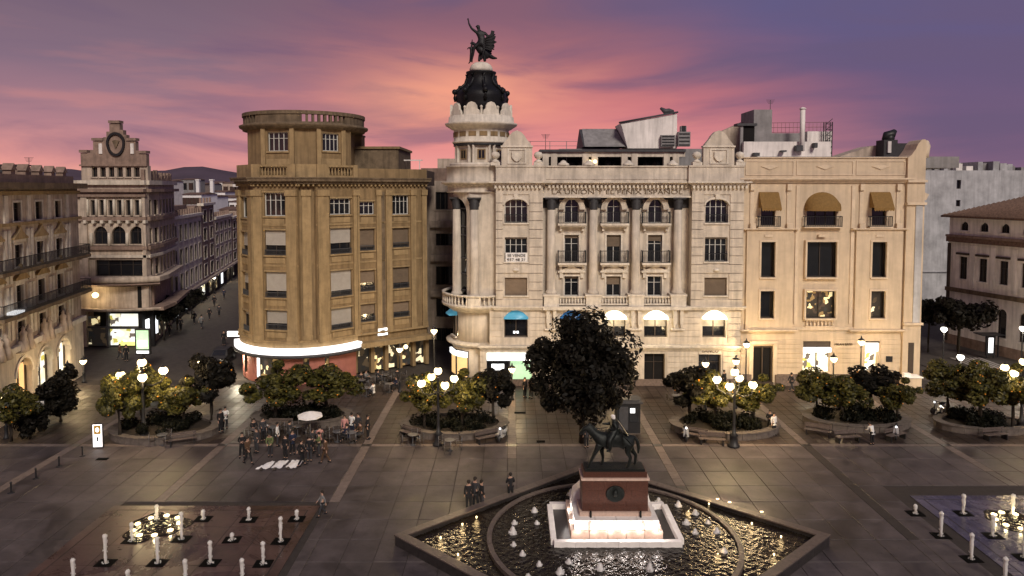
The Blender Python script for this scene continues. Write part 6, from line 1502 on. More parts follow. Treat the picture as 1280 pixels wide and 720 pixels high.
# ================================================================== CENTRAL FOUNTAIN
def central():
    Lp, Rp, Bp, Fp = Vector((-5.9, 34.2)), Vector((16.0, 34.2)), Vector((5.0, 43.5)), Vector((5.0, 24.4))
    c = Vector((5.05, 34.2)); t = empty('diamond_basin', (c.x, c.y, 0), 'black diamond-shaped basin with a round inner ring surrounding the horseman monument', 'fountain')
    corners = [Lp, Fp, Rp, Bp]; H = .5
    def inset(p, k): return c + (p - c) * k
    for i in range(4):
        a, b = corners[i], corners[(i + 1) % 4]; n = 9
        for j in range(n):
            a0 = a + (b - a) * (j / n + .0007); b0 = a + (b - a) * ((j + 1) / n - .0007)
            ii = lambda p: c + (p - c) * .955
            MB().prism([(a0.x, a0.y), (b0.x, b0.y), (ii(b0).x, ii(b0).y), (ii(a0).x, ii(a0).y)], 0, H).build('curb_stone', mt['basin'], t)
            a1, b1 = c + (a0 - c) * 1.006, c + (b0 - c) * 1.006; jj = lambda p: c + (p - c) * .94
            MB().prism([(a1.x, a1.y), (b1.x, b1.y), (jj(b0).x, jj(b0).y), (jj(a0).x, jj(a0).y)], H + .002, H + .07).build('coping_stone', mt['coping'], t)
    MB().prism([(inset(p, .957).x, inset(p, .957).y) for p in corners], -.02, .08).build('basin_floor', mt['basin'], t)
    # water sheet of the triangles: real ripples
    def sheet(inside, z, amp, step, nm, lab):
        vs = []; idx = {}; fs = []; r = random.Random(8)
        nx = int(22 / step); ny = int(20 / step)
        for j in range(ny):
            for i in range(nx):
                x = -6 + i * step; y = 24.3 + j * step
                if all(inside(x + dx, y + dy) for dx in (0, step) for dy in (0, step)):
                    f = []
                    for dx, dy in ((0, 0), (1, 0), (1, 1), (0, 1)):
                        key = (i + dx, j + dy)
                        if key not in idx:
                            X_, Y_ = -6 + (i + dx) * step, 24.3 + (j + dy) * step
                            w = math.sin(X_ * 9.1 + 2.2 * math.sin(Y_ * 2.3)) * math.sin(Y_ * 10.7 + 1.9 * math.sin(X_ * 1.9)) + .6 * math.sin(X_ * 17 + Y_ * 13.1) + r.uniform(-.5, .5)
                            idx[key] = len(vs); vs.append((X_, Y_, z + amp * w))
                        f.append(idx[key])
                    fs.append(tuple(f))
        return tag(MB().add(vs, fs, True).build(nm, mt['water']), lab, 'water')
    rc = 6.2
    def dia(x, y): return abs(x - c.x) / 10.95 + abs(y - c.y) / (9.4 if y > c.y else 9.9) < .945
    sheet(lambda x, y: dia(x, y) and (x - c.x) ** 2 + (y - c.y) ** 2 > (rc - .1) ** 2, .33, .012, .10, 'basin_water', 'rippled dark water in the outer corners of the diamond basin')
    def rim(x, y): return abs(x - 5.2) < 3.2 and abs(y - 35.35) < 2.1
    sheet(lambda x, y: (x - c.x) ** 2 + (y - c.y) ** 2 < (rc - .05) ** 2 and not rim(x, y), .44, .012, .10, 'ring_water', 'rippled dark water inside the round ring about the monument')
    for k in range(48):
        a = 2 * math.pi * k / 48; b = 2 * math.pi * (k + 1) / 48 - .004
        pts = [(c.x + r_ * math.cos(q), c.y + r_ * math.sin(q)) for r_, q in ((rc - .12, a), (rc + .12, a), (rc + .12, b), (rc - .12, b))]
        MB().prism(pts, .05, .53).build('ring_stone', mt['coping'], t)
    # foam bubblers
    fo = [(714, 619), (643, 655), (671, 655), (641, 667), (642, 682), (653, 694), (674, 707), (711, 704), (750, 712), (700, 717), (823, 628), (818, 636), (848, 633), (869, 643), (858, 655), (885, 654), (896, 666), (869, 667), (812, 713), (668, 640), (732, 735), (790, 738), (660, 725), (850, 730), (905, 690)]
    proto = []
    for s_ in range(3):
        r = random.Random(s_ + 40); m = MB().lathe(0, 0, [(.19, 0), (.17, .05), (.13, .1), (.09, .19), (.07, .25), (.02, .29)], 12)
        for q in range(12): a = r.uniform(0, 6.28); d = r.uniform(.08, .22); m.ball((d * math.cos(a), d * math.sin(a), .03 + r.uniform(0, .06)), r.uniform(.025, .05), 5, 4)
        m.v = [Vector((v.x + r.gauss(0, .012), v.y + r.gauss(0, .012), v.z + r.gauss(0, .012))) for v in m.v]; o = m.build('foam_jet', mt['foam'], None, origin=(0, 0, 0)); proto.append(o)
    ang = sorted(fo, key=lambda q: q[0]); 
    for i, (px, py) in enumerate(ang):
        p = G(px, py, .43); pr = proto[i % 3]
        o = pr if i < 3 else pr.copy()
        if i >= 3: COL.objects.link(o)
        o.location = p; s_ = rnd.uniform(.75, 1.15); o.scale = (s_, s_, s_ * rnd.uniform(.8, 1.2)); o.rotation_euler.z = rnd.uniform(0, 6)
        where = 'left of' if px < 700 else 'in front of' if py > 680 and px < 850 else 'right of'
        ords = ['first', 'second', 'third', 'fourth', 'fifth', 'sixth', 'seventh', 'eighth', 'ninth', 'tenth', 'eleventh', 'twelfth', 'thirteenth', 'fourteenth', 'fifteenth', 'sixteenth', 'seventeenth', 'eighteenth', 'nineteenth', 'twentieth', 'twenty-first', 'twenty-second', 'twenty-third', 'twenty-fourth', 'twenty-fifth']
        tag(o, f'{ords[i]} white foam bubble from the left in the ring pool, {where} the monument', 'fountain jet', 'foam bubblers round the monument')
    # monument
    x0, y0 = 5.2, 35.35
    mo = empty('monument_pedestal', (x0, y0, 0), 'red granite pedestal with a dark medallion on a floodlit white marble base', 'pedestal')
    RX, RY = 3.14, 2.05; zr = .72
    # outer trough rim, in stones
    for s_ in (-1, 1):
        for k in range(6):
            a = x0 - RX + 2 * RX * k / 6; b = x0 - RX + 2 * RX * (k + 1) / 6
            MB().box(a + .005, b - .005, y0 + s_ * RY - .14, y0 + s_ * RY + .14, .2, zr).build('trough_stone', mt['marble'], mo)
        for k in range(4):
            a = y0 - RY + .14 + (2 * RY - .28) * k / 4; b = y0 - RY + .14 + (2 * RY - .28) * (k + 1) / 4
            MB().box(x0 + s_ * RX - .14, x0 + s_ * RX + .14, a + .005, b - .005, .2, zr).build('trough_stone', mt['marble'], mo)
    MB().box(x0 - RX - .24, x0 + RX + .24, y0 - RY - .24, y0 + RY + .24, .1, .42).build('dark_footing', mt['basin'], mo)
    # lower step of pale slabs
    n = 5; sx = 2.28; sy = 1.78
    for k in range(n):
        a = x0 - sx + 2 * sx * k / n; b = x0 - sx + 2 * sx * (k + 1) / n
        MB().box(a + .012, b - .012, y0 - sy, y0 + sy, .42, 1.02).build('base_slab', mt['redtrim'], mo)
    MB().box(x0 - 2.08, x0 + 2.08, y0 - 1.55, y0 + 1.55, 1.02, 1.44).build('white_block', mt['marble'], mo)
    for k in range(4): a = x0 - 2.1 + 4.2 * k / 4; MB().box(a + .01, a + 1.04, y0 - 1.6, y0 + 1.6, 1.443, 1.52).build('white_step', mt['marble'], mo)
    for s_ in (-1, 1):
        MB().tube([(x0 + s_ * 1.25, y0 - 1.0, 1.52), (x0 + s_ * 1.25, y0 - 1.25, 1.8), (x0 + s_ * 1.25, y0 - 1.3, 1.52)], .05, 6).build('spout', mt['bronze'], mo)
        MB().ext(Fr((0, y0 + .9), (1, y0 + .9)), [(x0 + s_ * 1.55, 1.52), (x0 + s_ * 2.05, 1.52), (x0 + s_ * 1.95, 2.0), (x0 + s_ * 1.75, 2.15), (x0 + s_ * 1.55, 2.35)][::s_], -.4, .4).build('side_scroll', mt['marble'], mo)
        MB().fb(Fr((0, y0 - 1.6), (1, 0 + y0 - 1.6)), x0 + s_ * 1.3 - .05, x0 + s_ * 1.3 + .05, 1.05, 1.44, -.02, .04).build('bracket', mt['redtrim'], mo)
    PX, PY, zt = 1.66, .62, 3.72
    yb_ = y0; y0 = y0 - .42
    MB().box(x0 - PX - .14, x0 + PX + .14, y0 - PY - .14, y0 + PY + .14, 1.52, 1.72).build('pedestal_foot', mt['redtrim'], mo)
    for k, (za, zb) in enumerate(((1.72, 2.25), (2.255, 2.78), (2.785, 3.3))):
        nn = 3 if k % 2 == 0 else 4
        for j in range(nn):
            a = x0 - PX + 2 * PX * j / nn; b = x0 - PX + 2 * PX * (j + 1) / nn; MB().box(a + .004, b - .004, y0 - PY, y0 + PY, za, zb).build('granite_block', mt['red'], mo)
    MB().box(x0 - PX - .06, x0 + PX + .06, y0 - PY - .06, y0 + PY + .06, 3.3, 3.42).build('pale_moulding', mt['redtrim'], mo)
    MB().box(x0 - PX + .05, x0 + PX - .05, y0 - PY + .05, y0 + PY - .05, 3.42, 3.7).build('granite_cap', mt['red'], mo)
    MB().box(x0 - PX + .15, x0 + PX - .15, y0 - PY + .12, y0 + PY - .12, 3.7, 3.82).build('cap_top', mt['bronze'], mo)
    md = MB(); n = 28
    for k in range(n):
        a, b = 2 * math.pi * k / n, 2 * math.pi * (k + 1) / n
        P_ = lambda r_, q, d: (x0 + r_ * 1.15 * math.cos(q), y0 - PY - d, 2.62 + r_ * math.sin(q))
        md.add([P_(.42, a, .0), P_(.42, b, 0), P_(.40, b, .07), P_(.40, a, .07)], [(0, 1, 2, 3)]); md.add([P_(.40, a, .07), P_(.40, b, .07), P_(.32, b, .05), P_(.32, a, .05)], [(0, 1, 2, 3)]); md.add([P_(.32, a, .05), P_(.32, b, .05), P_(.0, 0, .03)], [(0, 1, 2)])
    rl_ = md.ball((x0, y0 - PY - .06, 2.66), .15, 8, 6, 1.25); md.build('bronze_medallion', mt['bronze'], mo)
    y0 = yb_
    fl = empty('step_floods', (x0, y0, 1.0), 'small white floodlights along the step of the monument base', 'floodlight')
    for dx, dy in ((-1.9, -1.70), (-1.1, -1.70), (-.35, -1.70), (.35, -1.70), (1.1, -1.70), (1.9, -1.70), (-2.2, -.7), (2.2, -.7), (-2.2, .5), (2.2, .5)):
        MB().box(x0 + dx - .08, x0 + dx + .08, y0 + dy - .04, y0 + dy + .04, 1.022, 1.07).build('flood_lens', mt['globew'], fl); plight(fl, (dx * 1.04, dy * 1.12, .16), 16, (1, .88, .82), .05)
    y0 = yb_ - .42
    return x0, y0
MX, MY = central()
# ================================================================== FIGURES
def skin(name, chains, root, m, sub=1, smooth=True):
    """chains: list of lists of (x, y, z, r); equal points are welded"""
    vs = []; rs = []; es = []; key = {}
    def vid(p):
        k = (round(p[0], 4), round(p[1], 4), round(p[2], 4))
        if k not in key: key[k] = len(vs); vs.append(p[:3]); rs.append(p[3])
        return key[k]
    for c in chains:
        ids = [vid(p) for p in c]; es += [(ids[i], ids[i + 1]) for i in range(len(ids) - 1) if ids[i] != ids[i + 1]]
    me = bpy.data.meshes.new(name + '_line'); me.from_pydata(vs, es, []); o = bpy.data.objects.new(name + '_line', me); COL.objects.link(o)
    md = o.modifiers.new('skin', 'SKIN'); md.use_smooth_shade = smooth; md.branch_smoothing = .3
    rk = (round(root[0], 4), round(root[1], 4), round(root[2], 4))
    for i, v in enumerate(me.skin_vertices[0].data):
        q = rs[i]; v.radius = (q, q) if isinstance(q, (int, float)) else q; v.use_root = (i == key[rk])
    if sub: s_ = o.modifiers.new('sub', 'SUBSURF'); s_.levels = sub; s_.render_levels = sub
    dg = bpy.context.evaluated_depsgraph_get(); ne = bpy.data.meshes.new_from_object(o.evaluated_get(dg)); bpy.data.objects.remove(o); bpy.data.meshes.remove(me)
    ne.name = name; ne.materials.clear(); ne.materials.append(m)
    for p in ne.polygons: p.use_smooth = smooth
    r = bpy.data.objects.new(name, ne); COL.objects.link(r); return r
mt['skin'] = mat('skin', (.42, .26, .19), .6, var=.08, bump=0)
mt['hair'] = mat('dark_hair', (.02, .015, .012), .6, var=.2, bump=0)
CLO = [mat('cloth_' + n, c, .85, var=.15, bump=0) for n, c in (('black', (.012, .012, .014)), ('charcoal', (.035, .035, .04)), ('navy', (.015, .02, .045)), ('white', (.65, .64, .62)), ('olive', (.10, .12, .05)), ('brown', (.08, .045, .025)), ('rose', (.45, .22, .20)), ('grey', (.18, .18, .18)))]
CN = ['black', 'charcoal', 'navy', 'white', 'olive', 'brown', 'rose', 'grey']
def fingers(pl, dirv, side):
    """five short finger chains from the palm"""
    out = []; d = Vector(dirv).normalized(); w = Vector((0, 1, 0)) if abs(d.y) < .7 else Vector((1, 0, 0)); inn = d.cross(w).normalized()
    for k, ln in enumerate((.065, .078, .082, .07)):
        b = Vector(pl[:3]); o_ = w * (.027 - .018 * k)
        p1 = b + o_ + d * .035; p2 = p1 + d * ln * .5; p3 = p2 + (d * .8 + inn * .35 * side).normalized() * ln * .5
        out.append([pl, (*p1, .010), (*p2, .009), (*p3, .0075)])
    p1 = Vector(pl[:3]) + w * .038 + d * .0; p2 = p1 + (d * .8 + w * .5).normalized() * .04
    out.append([pl, (*p1, .011), (*p2, .009)]); return out
def figure(pose):
    J = dict(pel=(0, 0, .95), sp=(0, 0, 1.15), ch=(0, 0, 1.35), nk=(0, .0, 1.49), hb=(0, -.015, 1.57), hd=(0, -.02, 1.645), cr=(0, -.01, 1.70),
             sL=(.175, 0, 1.42), sR=(-.175, 0, 1.42), eL=(.225, .03, 1.15), eR=(-.225, .03, 1.15), wL=(.23, -.04, .92), wR=(-.23, -.04, .92),
             hL=(.085, 0, .90), hR=(-.085, 0, .90), kL=(.1, -.02, .49), kR=(-.1, -.02, .49), aL=(.1, .02, .09), aR=(-.1, .02, .09))
    J.update(pose); V = {k: Vector(v) for k, v in J.items()}
    P = lambda k, r: (*V[k], r)
    def foot(k): a = V[k]; return [(a.x, a.y, a.z, .042), (a.x, a.y - .03, a.z - .05, .04), (a.x * 1.05, a.y - .15, a.z - .055, .033)]
    chains = [[P('pel', .125), P('sp', .115), P('ch', .13), P('nk', .052), P('hb', .075), P('hd', .093), P('cr', .075)]]
    hd = V['hd']; chains += [[P('hd', .093), (hd.x, hd.y - .10, hd.z - .01, .016)], [P('hd', .093), (hd.x + .092, hd.y + .01, hd.z, .016)], [P('hd', .093), (hd.x - .092, hd.y + .01, hd.z, .016)]]
    for s_, sg in (('L', 1), ('R', -1)):
        w = V['w' + s_]; e = V['e' + s_]; d = (w - e).normalized(); pl = w + d * .06
        chains += [[P('ch', .13), P('s' + s_, .06), P('e' + s_, .043), P('w' + s_, .028), (*pl, .03)]] + fingers((*pl, .03), d, sg)
        chains += [[P('pel', .125), P('h' + s_, .09), P('k' + s_, .06), (*V['a' + s_], .042)] + foot('a' + s_)[1:]]
    root = empty('person', (0, 0, 0), None, 'person')
    b = skin('body', chains, V['pel'], mt['skin']); b.parent = root
    top = [[(V['pel'].x, V['pel'].y, V['pel'].z - .06, .145), P('pel', .145), P('sp', .138), P('ch', .152), ((V['nk'] + V['ch']) / 2).to_tuple() + (.085,)]]
    for s_ in 'LR': w = V['w' + s_]; e = V['e' + s_]; top += [[P('ch', .152), P('s' + s_, .078), P('e' + s_, .058), (*(e + (w - e) * .95), .045)]]
    t = skin('jacket', top, V['pel'], CLO[0]); t.parent = root
    lo = []
    for s_ in 'LR': a = V['a' + s_]; k = V['k' + s_]; lo += [[P('pel', .135), P('h' + s_, .105), P('k' + s_, .075), (*(a + (k - a) * .08), .06)]]
    l = skin('trousers', lo, V['pel'], CLO[1]); l.parent = root
    sh = MB()
    for s_ in 'LR': a = V['a' + s_]; sh.tube([(a.x, a.y + .05, a.z - .045), (a.x, a.y - .06, a.z - .04), (a.x * 1.05, a.y - .2, a.z - .06)], [.05, .055, .03], 8)
    s1 = sh.build('shoes', CLO[0], None, origin=(0, 0, 0)); s1.parent = root; s1['kind'] = 'stuff'; del s1['kind']
    h = MB(); pr = [(.104, hd.z - .02), (.108, hd.z + .03), (.098, hd.z + .075), (.06, hd.z + .115), (.005, hd.z + .125)]
    h.lathe(hd.x, hd.y + .022, pr, 12); h.ball((hd.x, hd.y + .05, hd.z - .01), .088, 10, 6); hh = h.build('hair', mt['hair'], None, origin=(0, 0, 0)); hh.parent = root
    ey = MB().ball((hd.x + .033, hd.y - .088, hd.z + .012), .012, 6, 4).ball((hd.x - .033, hd.y - .088, hd.z + .012), .012, 6, 4).build('eyes', mt['black'], None, origin=(0, 0, 0)); ey.parent = root
    return root
SIT = dict(pel=(0, .1, .52), sp=(0, .12, .75), ch=(0, .1, .95), nk=(0, .08, 1.09), hb=(0, .06, 1.17), hd=(0, .05, 1.245), cr=(0, .06, 1.30), sL=(.175, .1, 1.02), sR=(-.175, .1, 1.02), eL=(.23, .0, .78), eR=(-.23, 0, .78), wL=(.14, -.22, .76), wR=(-.14, -.22, .78), hL=(.09, .06, .50), hR=(-.09, .06, .50), kL=(.11, -.36, .50), kR=(-.11, -.36, .50), aL=(.12, -.34, .09), aR=(-.12, -.3, .09))
POSES = [dict(), dict(kL=(.09, -.16, .51), aL=(.09, -.26, .10), kR=(-.09, .04, .49), aR=(-.09, .30, .14), eL=(.23, .12, 1.17), wL=(.24, .16, .94), eR=(-.23, -.08, 1.17), wR=(-.2, -.26, 1.0)),
         dict(eL=(.24, -.04, 1.17), wL=(.05, -.24, 1.2), eR=(-.25, -.02, 1.17), wR=(-.06, -.25, 1.14), aR=(-.16, .0, .09), kR=(-.13, -.02, .49)), SIT,
         dict(eL=(.27, -.12, 1.2), wL=(.3, -.32, 1.32), aL=(.17, 0, .09), kL=(.14, 0, .49)),
         dict(ch=(0, -.12, 1.28), nk=(0, -.2, 1.4), hb=(0, -.25, 1.47), hd=(0, -.29, 1.53), cr=(0, -.29, 1.58), sp=(0, -.03, 1.12), sL=(.175, -.15, 1.34), sR=(-.175, -.15, 1.34), eL=(.2, -.25, 1.08), eR=(-.2, -.25, 1.08), wL=(.12, -.45, 1.0), wR=(-.12, -.45, 1.0))]
PROTO = [figure(p) for p in POSES]; PUSED = [False] * len(POSES)
for t in PROTO: t.location = (0, -80, 0)
def person(pos, pose, rz, jc, tc, lab, sc_=1.0, hat=None, group=None):
    global PUSED
    if not PUSED[pose]: PUSED[pose] = True; o = PROTO[pose]; o.location = pos; o.rotation_euler.z = rz; o.scale = (sc_,) * 3
    else: o = dup(PROTO[pose], pos, rz, sc_)
    o['label'] = lab
    if group: o['group'] = group
    elif 'group' in o: del o['group']
    for c in o.children:
        nm = c.name.split('.')[0]
        if nm in ('jacket', 'trousers'):
            c.material_slots[0].link = 'OBJECT'; c.material_slots[0].material = CLO[jc if nm == 'jacket' else tc]
    return o
def at(px, py): return G(px, py)
# people by the basin
person(at(586, 639), 0, R(190), 0, 0, 'leftmost of three people in black standing close together by the basin edge', 1.02)
person(at(594, 636), 2, R(150), 1, 0, 'middle of the three people by the basin edge, slightly taller than both', 1.05)
person(at(602, 637), 0, R(120), 0, 1, 'rightmost of the three people in dark clothes by the basin edge', .98)
person(at(638, 628), 2, R(200), 0, 0, 'lone person in black standing at the rear left edge of the basin', 1.0)
person(at(403, 645), 1, R(-60), 7, 1, 'small person in a grey top walking past the corner of the left fountain', .82)
# cafe group
spec = [(303, 572, 2, 20, 0, 0, 'person in black at the far left of the cafe crowd'), (310, 580, 1, 60, 5, 0, 'person with a brown jacket striding at the left of the cafe crowd'), (321, 566, 0, -30, 1, 1, 'person in charcoal standing left of the vendor cloths'),
        (338, 571, 5, 10, 4, 1, 'person in olive bending toward the white cloths'), (347, 558, 0, 100, 3, 1, 'person in a white top at the centre of the cafe crowd'), (357, 574, 0, -15, 0, 0, 'person in black directly behind the white cloths'), (366, 568, 2, 30, 2, 0, 'person in navy with folded arms behind the cloths'),
        (377, 583, 1, 130, 0, 0, 'person in black stepping off the right end of the white cloths'), (387, 577, 0, 190, 0, 1, 'person in black left of the one in olive, near the paving line'), (391, 566, 4, 80, 1, 0, 'person in charcoal reaching out below the cafe parasol'), (399, 570, 2, -80, 4, 1, 'person in olive at the right of the crowd, below the parasol'),
        (407, 579, 1, -100, 5, 5, 'person in brown walking right of the cloths over the pale line'), (329, 552, 0, 40, 1, 0, 'person in charcoal beside the trunk behind the left cafe tables'), (431, 548, 0, 0, 6, 1, 'person in a rose top standing at the right cafe tables'), (440, 544, 2, 160, 3, 2, 'person in white with folded arms right of the rose top'), (448, 546, 0, -20, 1, 0, 'person in charcoal right of the folded-arms person in white'), (460, 549, 0, 80, 0, 0, 'lone person in black at the right end of the cafe, before the paving band'),
        (967, 544, 0, 20, 3, 0, 'person with a white top beside the right-hand five-globe lamp planter'), (962, 540, 2, -20, 0, 0, 'person in black left of the white top by the planter'), (742, 552, 1, 90, 0, 0, 'person in black under the big tree left of the kiosk'), (733, 560, 0, 200, 1, 0, 'person in charcoal by the trunk of the big tree'),
        (656, 497, 0, 40, 0, 0, 'person in black standing before the palace shop, left of two'), (664, 498, 2, -40, 5, 0, 'person in brown standing before the palace shop, right of two'), (680, 499, 1, 100, 7, 1, 'person in grey walking between shop front and big tree'), (905, 487, 0, 30, 0, 0, 'person in black against the seam of palace and sand building'), (989, 490, 1, 100, 1, 1, 'person in charcoal walking by the plinth of the sand building'),
        (282, 536, 2, 30, 3, 0, 'person in white at the right end of the left planter'), (276, 541, 0, 60, 0, 0, 'person in black at the right end of the left planter'), (150, 450, 1, 80, 5, 1, 'person in brown in front of the gable building shops'), (158, 452, 0, 30, 0, 0, 'person in black in front of the gable building shops'), (1090, 556, 5, 200, 3, 0, 'person in white bending down below the sand building planter'),
        (212, 420, 1, 10, 0, 0, 'nearest walker in black on the left street'), (226, 414, 1, 190, 1, 0, 'walker in charcoal by the dark trees on the left street'), (243, 405, 1, 10, 0, 1, 'walker in black midway on the left street, left side'), (252, 411, 1, 180, 7, 1, 'walker in grey midway on the left street'), (262, 400, 1, 0, 0, 0, 'walker in black midway on the left street, centre'), (274, 396, 1, 190, 1, 0, 'walker in charcoal on the left street, right side'), (268, 383, 1, 0, 0, 0, 'second farthest walker in black on the left street'), (280, 374, 1, 180, 2, 0, 'farthest walker in navy on the left street'), (280, 432, 0, 30, 0, 0, 'person in black beside the corner of the salmon shop')]
for px, py, po, rz, jc, tc, lab in spec: person(at(px, py), po, R(rz), jc, tc, lab, rnd.uniform(.94, 1.04))
# ------------------------------------------------------------------ cafe furniture
mt['rattan'] = mat('dark_rattan', (.05, .04, .035), .7, scale=12, var=.3)
mt['alu'] = mat('brushed_aluminium', (.22, .22, .23), .4, metal=.7, var=.1, bump=0)
def make_table():
    t = empty('cafe_table', (0, 0, 0), None, 'table')
    MB().lathe(0, 0, [(.34, .72), (.36, .735), (.36, .75), (.34, .76)], 18).build('table_top', mt['alu'], t, origin=(0, 0, .72))
    MB().lathe(0, 0, [(.24, 0), (.22, .03), (.04, .06), (.035, .72)], 10).build('pedestal', mt['dkgrey'], t, origin=(0, 0, 0)); return t
def make_chair():
    t = empty('cafe_chair', (0, 0, 0), None, 'chair')
    MB().box(-.21, .21, -.21, .21, .43, .47).build('seat', mt['rattan'], t, origin=(0, 0, .43))
    m = MB()
    for k in range(4): m.box(-.2, .2, .19, .215, .55 + .09 * k, .61 + .09 * k)
    m.build('backrest', mt['rattan'], t, origin=(0, .2, .55))['kind'] = 'stuff'
    for sx in (-1, 1):
        MB().tube([(sx * .2, .2, 0), (sx * .2, .205, .92)], .014, 5).build('leg', mt['alu'], t, origin=(sx * .2, .2, 0)); MB().tube([(sx * .2, -.2, 0), (sx * .2, -.2, .66), (sx * .2, .2, .68)], .014, 5).build('leg', mt['alu'], t, origin=(sx * .2, -.2, 0))
    return t
TB, CHR = make_table(), make_chair(); TB.location = CHR.location = (0, -90, 0)
tabs = [(320, 549, 'behind the left cafe crowd'), (342, 546, 'left of the cafe parasol'), (372, 545, 'just left of the parasol pole'), (398, 552, 'under the right of the parasol'), (422, 552, 'beside the rose-topped person'), (440, 553, 'last on the right of the cafe')]
tabs += [(452, 485, 'first on the bar terrace'), (466, 481, 'second on the bar terrace'), (481, 478, 'third on the bar terrace'), (497, 476, 'fourth on the bar terrace'), (458, 495, 'front left of the bar terrace'), (486, 490, 'front right of the bar terrace')]
tabs += [(516, 556, 'left of the middle lamp base'), (562, 563, 'right of the middle lamp base'), (203, 556, 'below the left planter bench'), (700, 503, 'before the palace between shop and tree'), (845, 505, 'before the palace dark door')]
fu = [True, True]; on12 = ['first', 'second', 'third']
for i, (px, py, w) in enumerate(tabs):
    p = at(px, py); o = TB if i == 0 else dup(TB, p); o.location = p; o['label'] = 'round silver cafe table, the one ' + w; o['group'] = 'round cafe tables'
    for k in range(3):
        a = k * 2.1 + i; q = p + Vector((.62 * math.cos(a), .55 * math.sin(a), 0)); c = CHR if (i == 0 and k == 0) else dup(CHR, q)
        c.location = q; c.rotation_euler.z = a - math.pi / 2; side = ('far ' if math.sin(a) > .15 else 'near ' if math.sin(a) < -.15 else 'level ') + ('right' if math.cos(a) > 0 else 'left') + ' side'
        c['label'] = f'rattan chair, {side}, at the table ' + w; c['group'] = 'rattan cafe chairs'
        if k == 1 and i < 12:
            person(q, 3, a - math.pi / 2, [0, 3, 1, 6, 2, 5, 0, 7, 1, 0, 3, 2][i], [0, 1, 0, 1, 0, 1, 0, 0, 1, 0, 1, 0][i], f'person in {CN[[0, 3, 1, 6, 2, 5, 0, 7, 1, 0, 3, 2][i]]} seated at the cafe table ' + w)
# cafe parasol
p = at(388, 552); t = empty('parasol', p, 'white cafe parasol glowing pale above the tables right of the crowd', 'parasol')
MB().lathe(p.x, p.y, [(.25, 0), (.25, .08), (.03, .1), (.03, 2.1)], 10).build('pole', mt['alu'], t)
m = MB(); n = 8
for k in range(n):
    a, b = 2 * math.pi * k / n, 2 * math.pi * (k + 1) / n; P_ = lambda r_, q, z: (p.x + r_ * math.cos(q), p.y + r_ * math.sin(q), z)
    m.add([(p.x, p.y, 2.2), P_(.88, a, 1.92), P_(.88, b, 1.92)], [(0, 1, 2)]); m.add([P_(.88, a, 1.92), P_(.88, b, 1.92), P_(.89, b, 1.8), P_(.89, a, 1.8)], [(3, 2, 1, 0)])
m.build('canopy', mt['cloth'], t)
for k in range(n): a = 2 * math.pi * k / n; MB().tube([(p.x, p.y, 2.14), (p.x + .86 * math.cos(a), p.y + .86 * math.sin(a), 1.9)], .012, 4).build('rib', mt['alu'], t)
# vendor cloths with goods
for i, (px, py, w, lab) in enumerate(((332, 582, .9, 'leftmost white vendor cloth on the ground, folded to a point'), (350, 581, .66, 'middle white vendor cloth on the ground'), (368, 581, .8, 'rightmost white vendor cloth on the ground'))):
    p = at(px, py); r = random.Random(i + 60); n = 9; vs = []; fs = []
    for j in range(n):
        for k in range(n):
            u_, v_ = j / (n - 1) - .5, k / (n - 1) - .5; sh_ = (1 - (v_ + .5) * .75) if i == 0 else 1
            vs.append((p.x + u_ * w * sh_ + (.3 * (v_ + .5) if i == 0 else .12 * v_), p.y + v_ * 1.25, .01 + max(0, r.gauss(.03, .03)) + .10 * math.exp(-((u_ * 4) ** 2 + (v_ * 3) ** 2))))
    for j in range(n - 1):
        for k in range(n - 1): fs.append((j * n + k, (j + 1) * n + k, (j + 1) * n + k + 1, j * n + k + 1))
    tag(MB().add(vs, fs, True).build('ground_cloth', mt['cloth']), lab, 'cloth')
    for q in range(1):
        x, y = p.x + r.uniform(-.3, .3), p.y - .85 + r.uniform(-.1, .15); b = MB().lathe(x, y, [(.09, .0), (.12, .06), (.1, .14), (.03, .17), (.035, .2), (.01, .205)], 8).build('bundle', mt['cloth' if q else 'rattan'])
        tag(b, f"small bundle in front of the {['leftmost', 'middle', 'rightmost'][i]} white vendor cloth", 'bundle')
# ------------------------------------------------------------------ benches round the planters
def make_bench():
    t = empty('bench', (0, 0, 0), None, 'bench')
    for k in range(3): MB().box(-.9, .9, -.22 + .15 * k, -.10 + .15 * k, .42, .45).build('seat_slat', mt['coping'], t)
    for k in range(2): MB().box(-.9, .9, .24, .265, .55 + .16 * k, .67 + .16 * k).build('back_slat', mt['coping'], t)
    for sx in (-.75, .75): MB().box(sx - .03, sx + .03, -.2, .24, 0, .415).box(sx - .03, sx + .03, .268, .30, 0, .85).build('leg', mt['black'], t)
    return t
BE = make_bench(); bs = [(228, 556, 25, 'in front of the left planter'), (512, 548, -35, 'at the left of the middle planter'), (610, 553, 30, 'at the right of the middle planter'), (868, 550, -30, 'at the left of the right-hand lamp planter'), (890, 556, -10, 'just left of the right-hand five-globe lamp base'), (1022, 545, -28, 'at the left of the planter before the sand building'), (1060, 553, 8, 'in front of the planter before the sand building'), (1120, 550, 26, 'at the right of the planter before the sand building'), (1245, 550, 12, 'in front of the planter near the right edge'), (350, 538, 0, 'between the wide orange tree and the cafe tables')]
for i, (px, py, a, w) in enumerate(bs):
    p = at(px, py); o = BE if i == 0 else dup(BE, p); o.location = p; o.rotation_euler.z = R(a); o['label'] = 'slatted bench ' + w; o['group'] = 'benches round the planters'
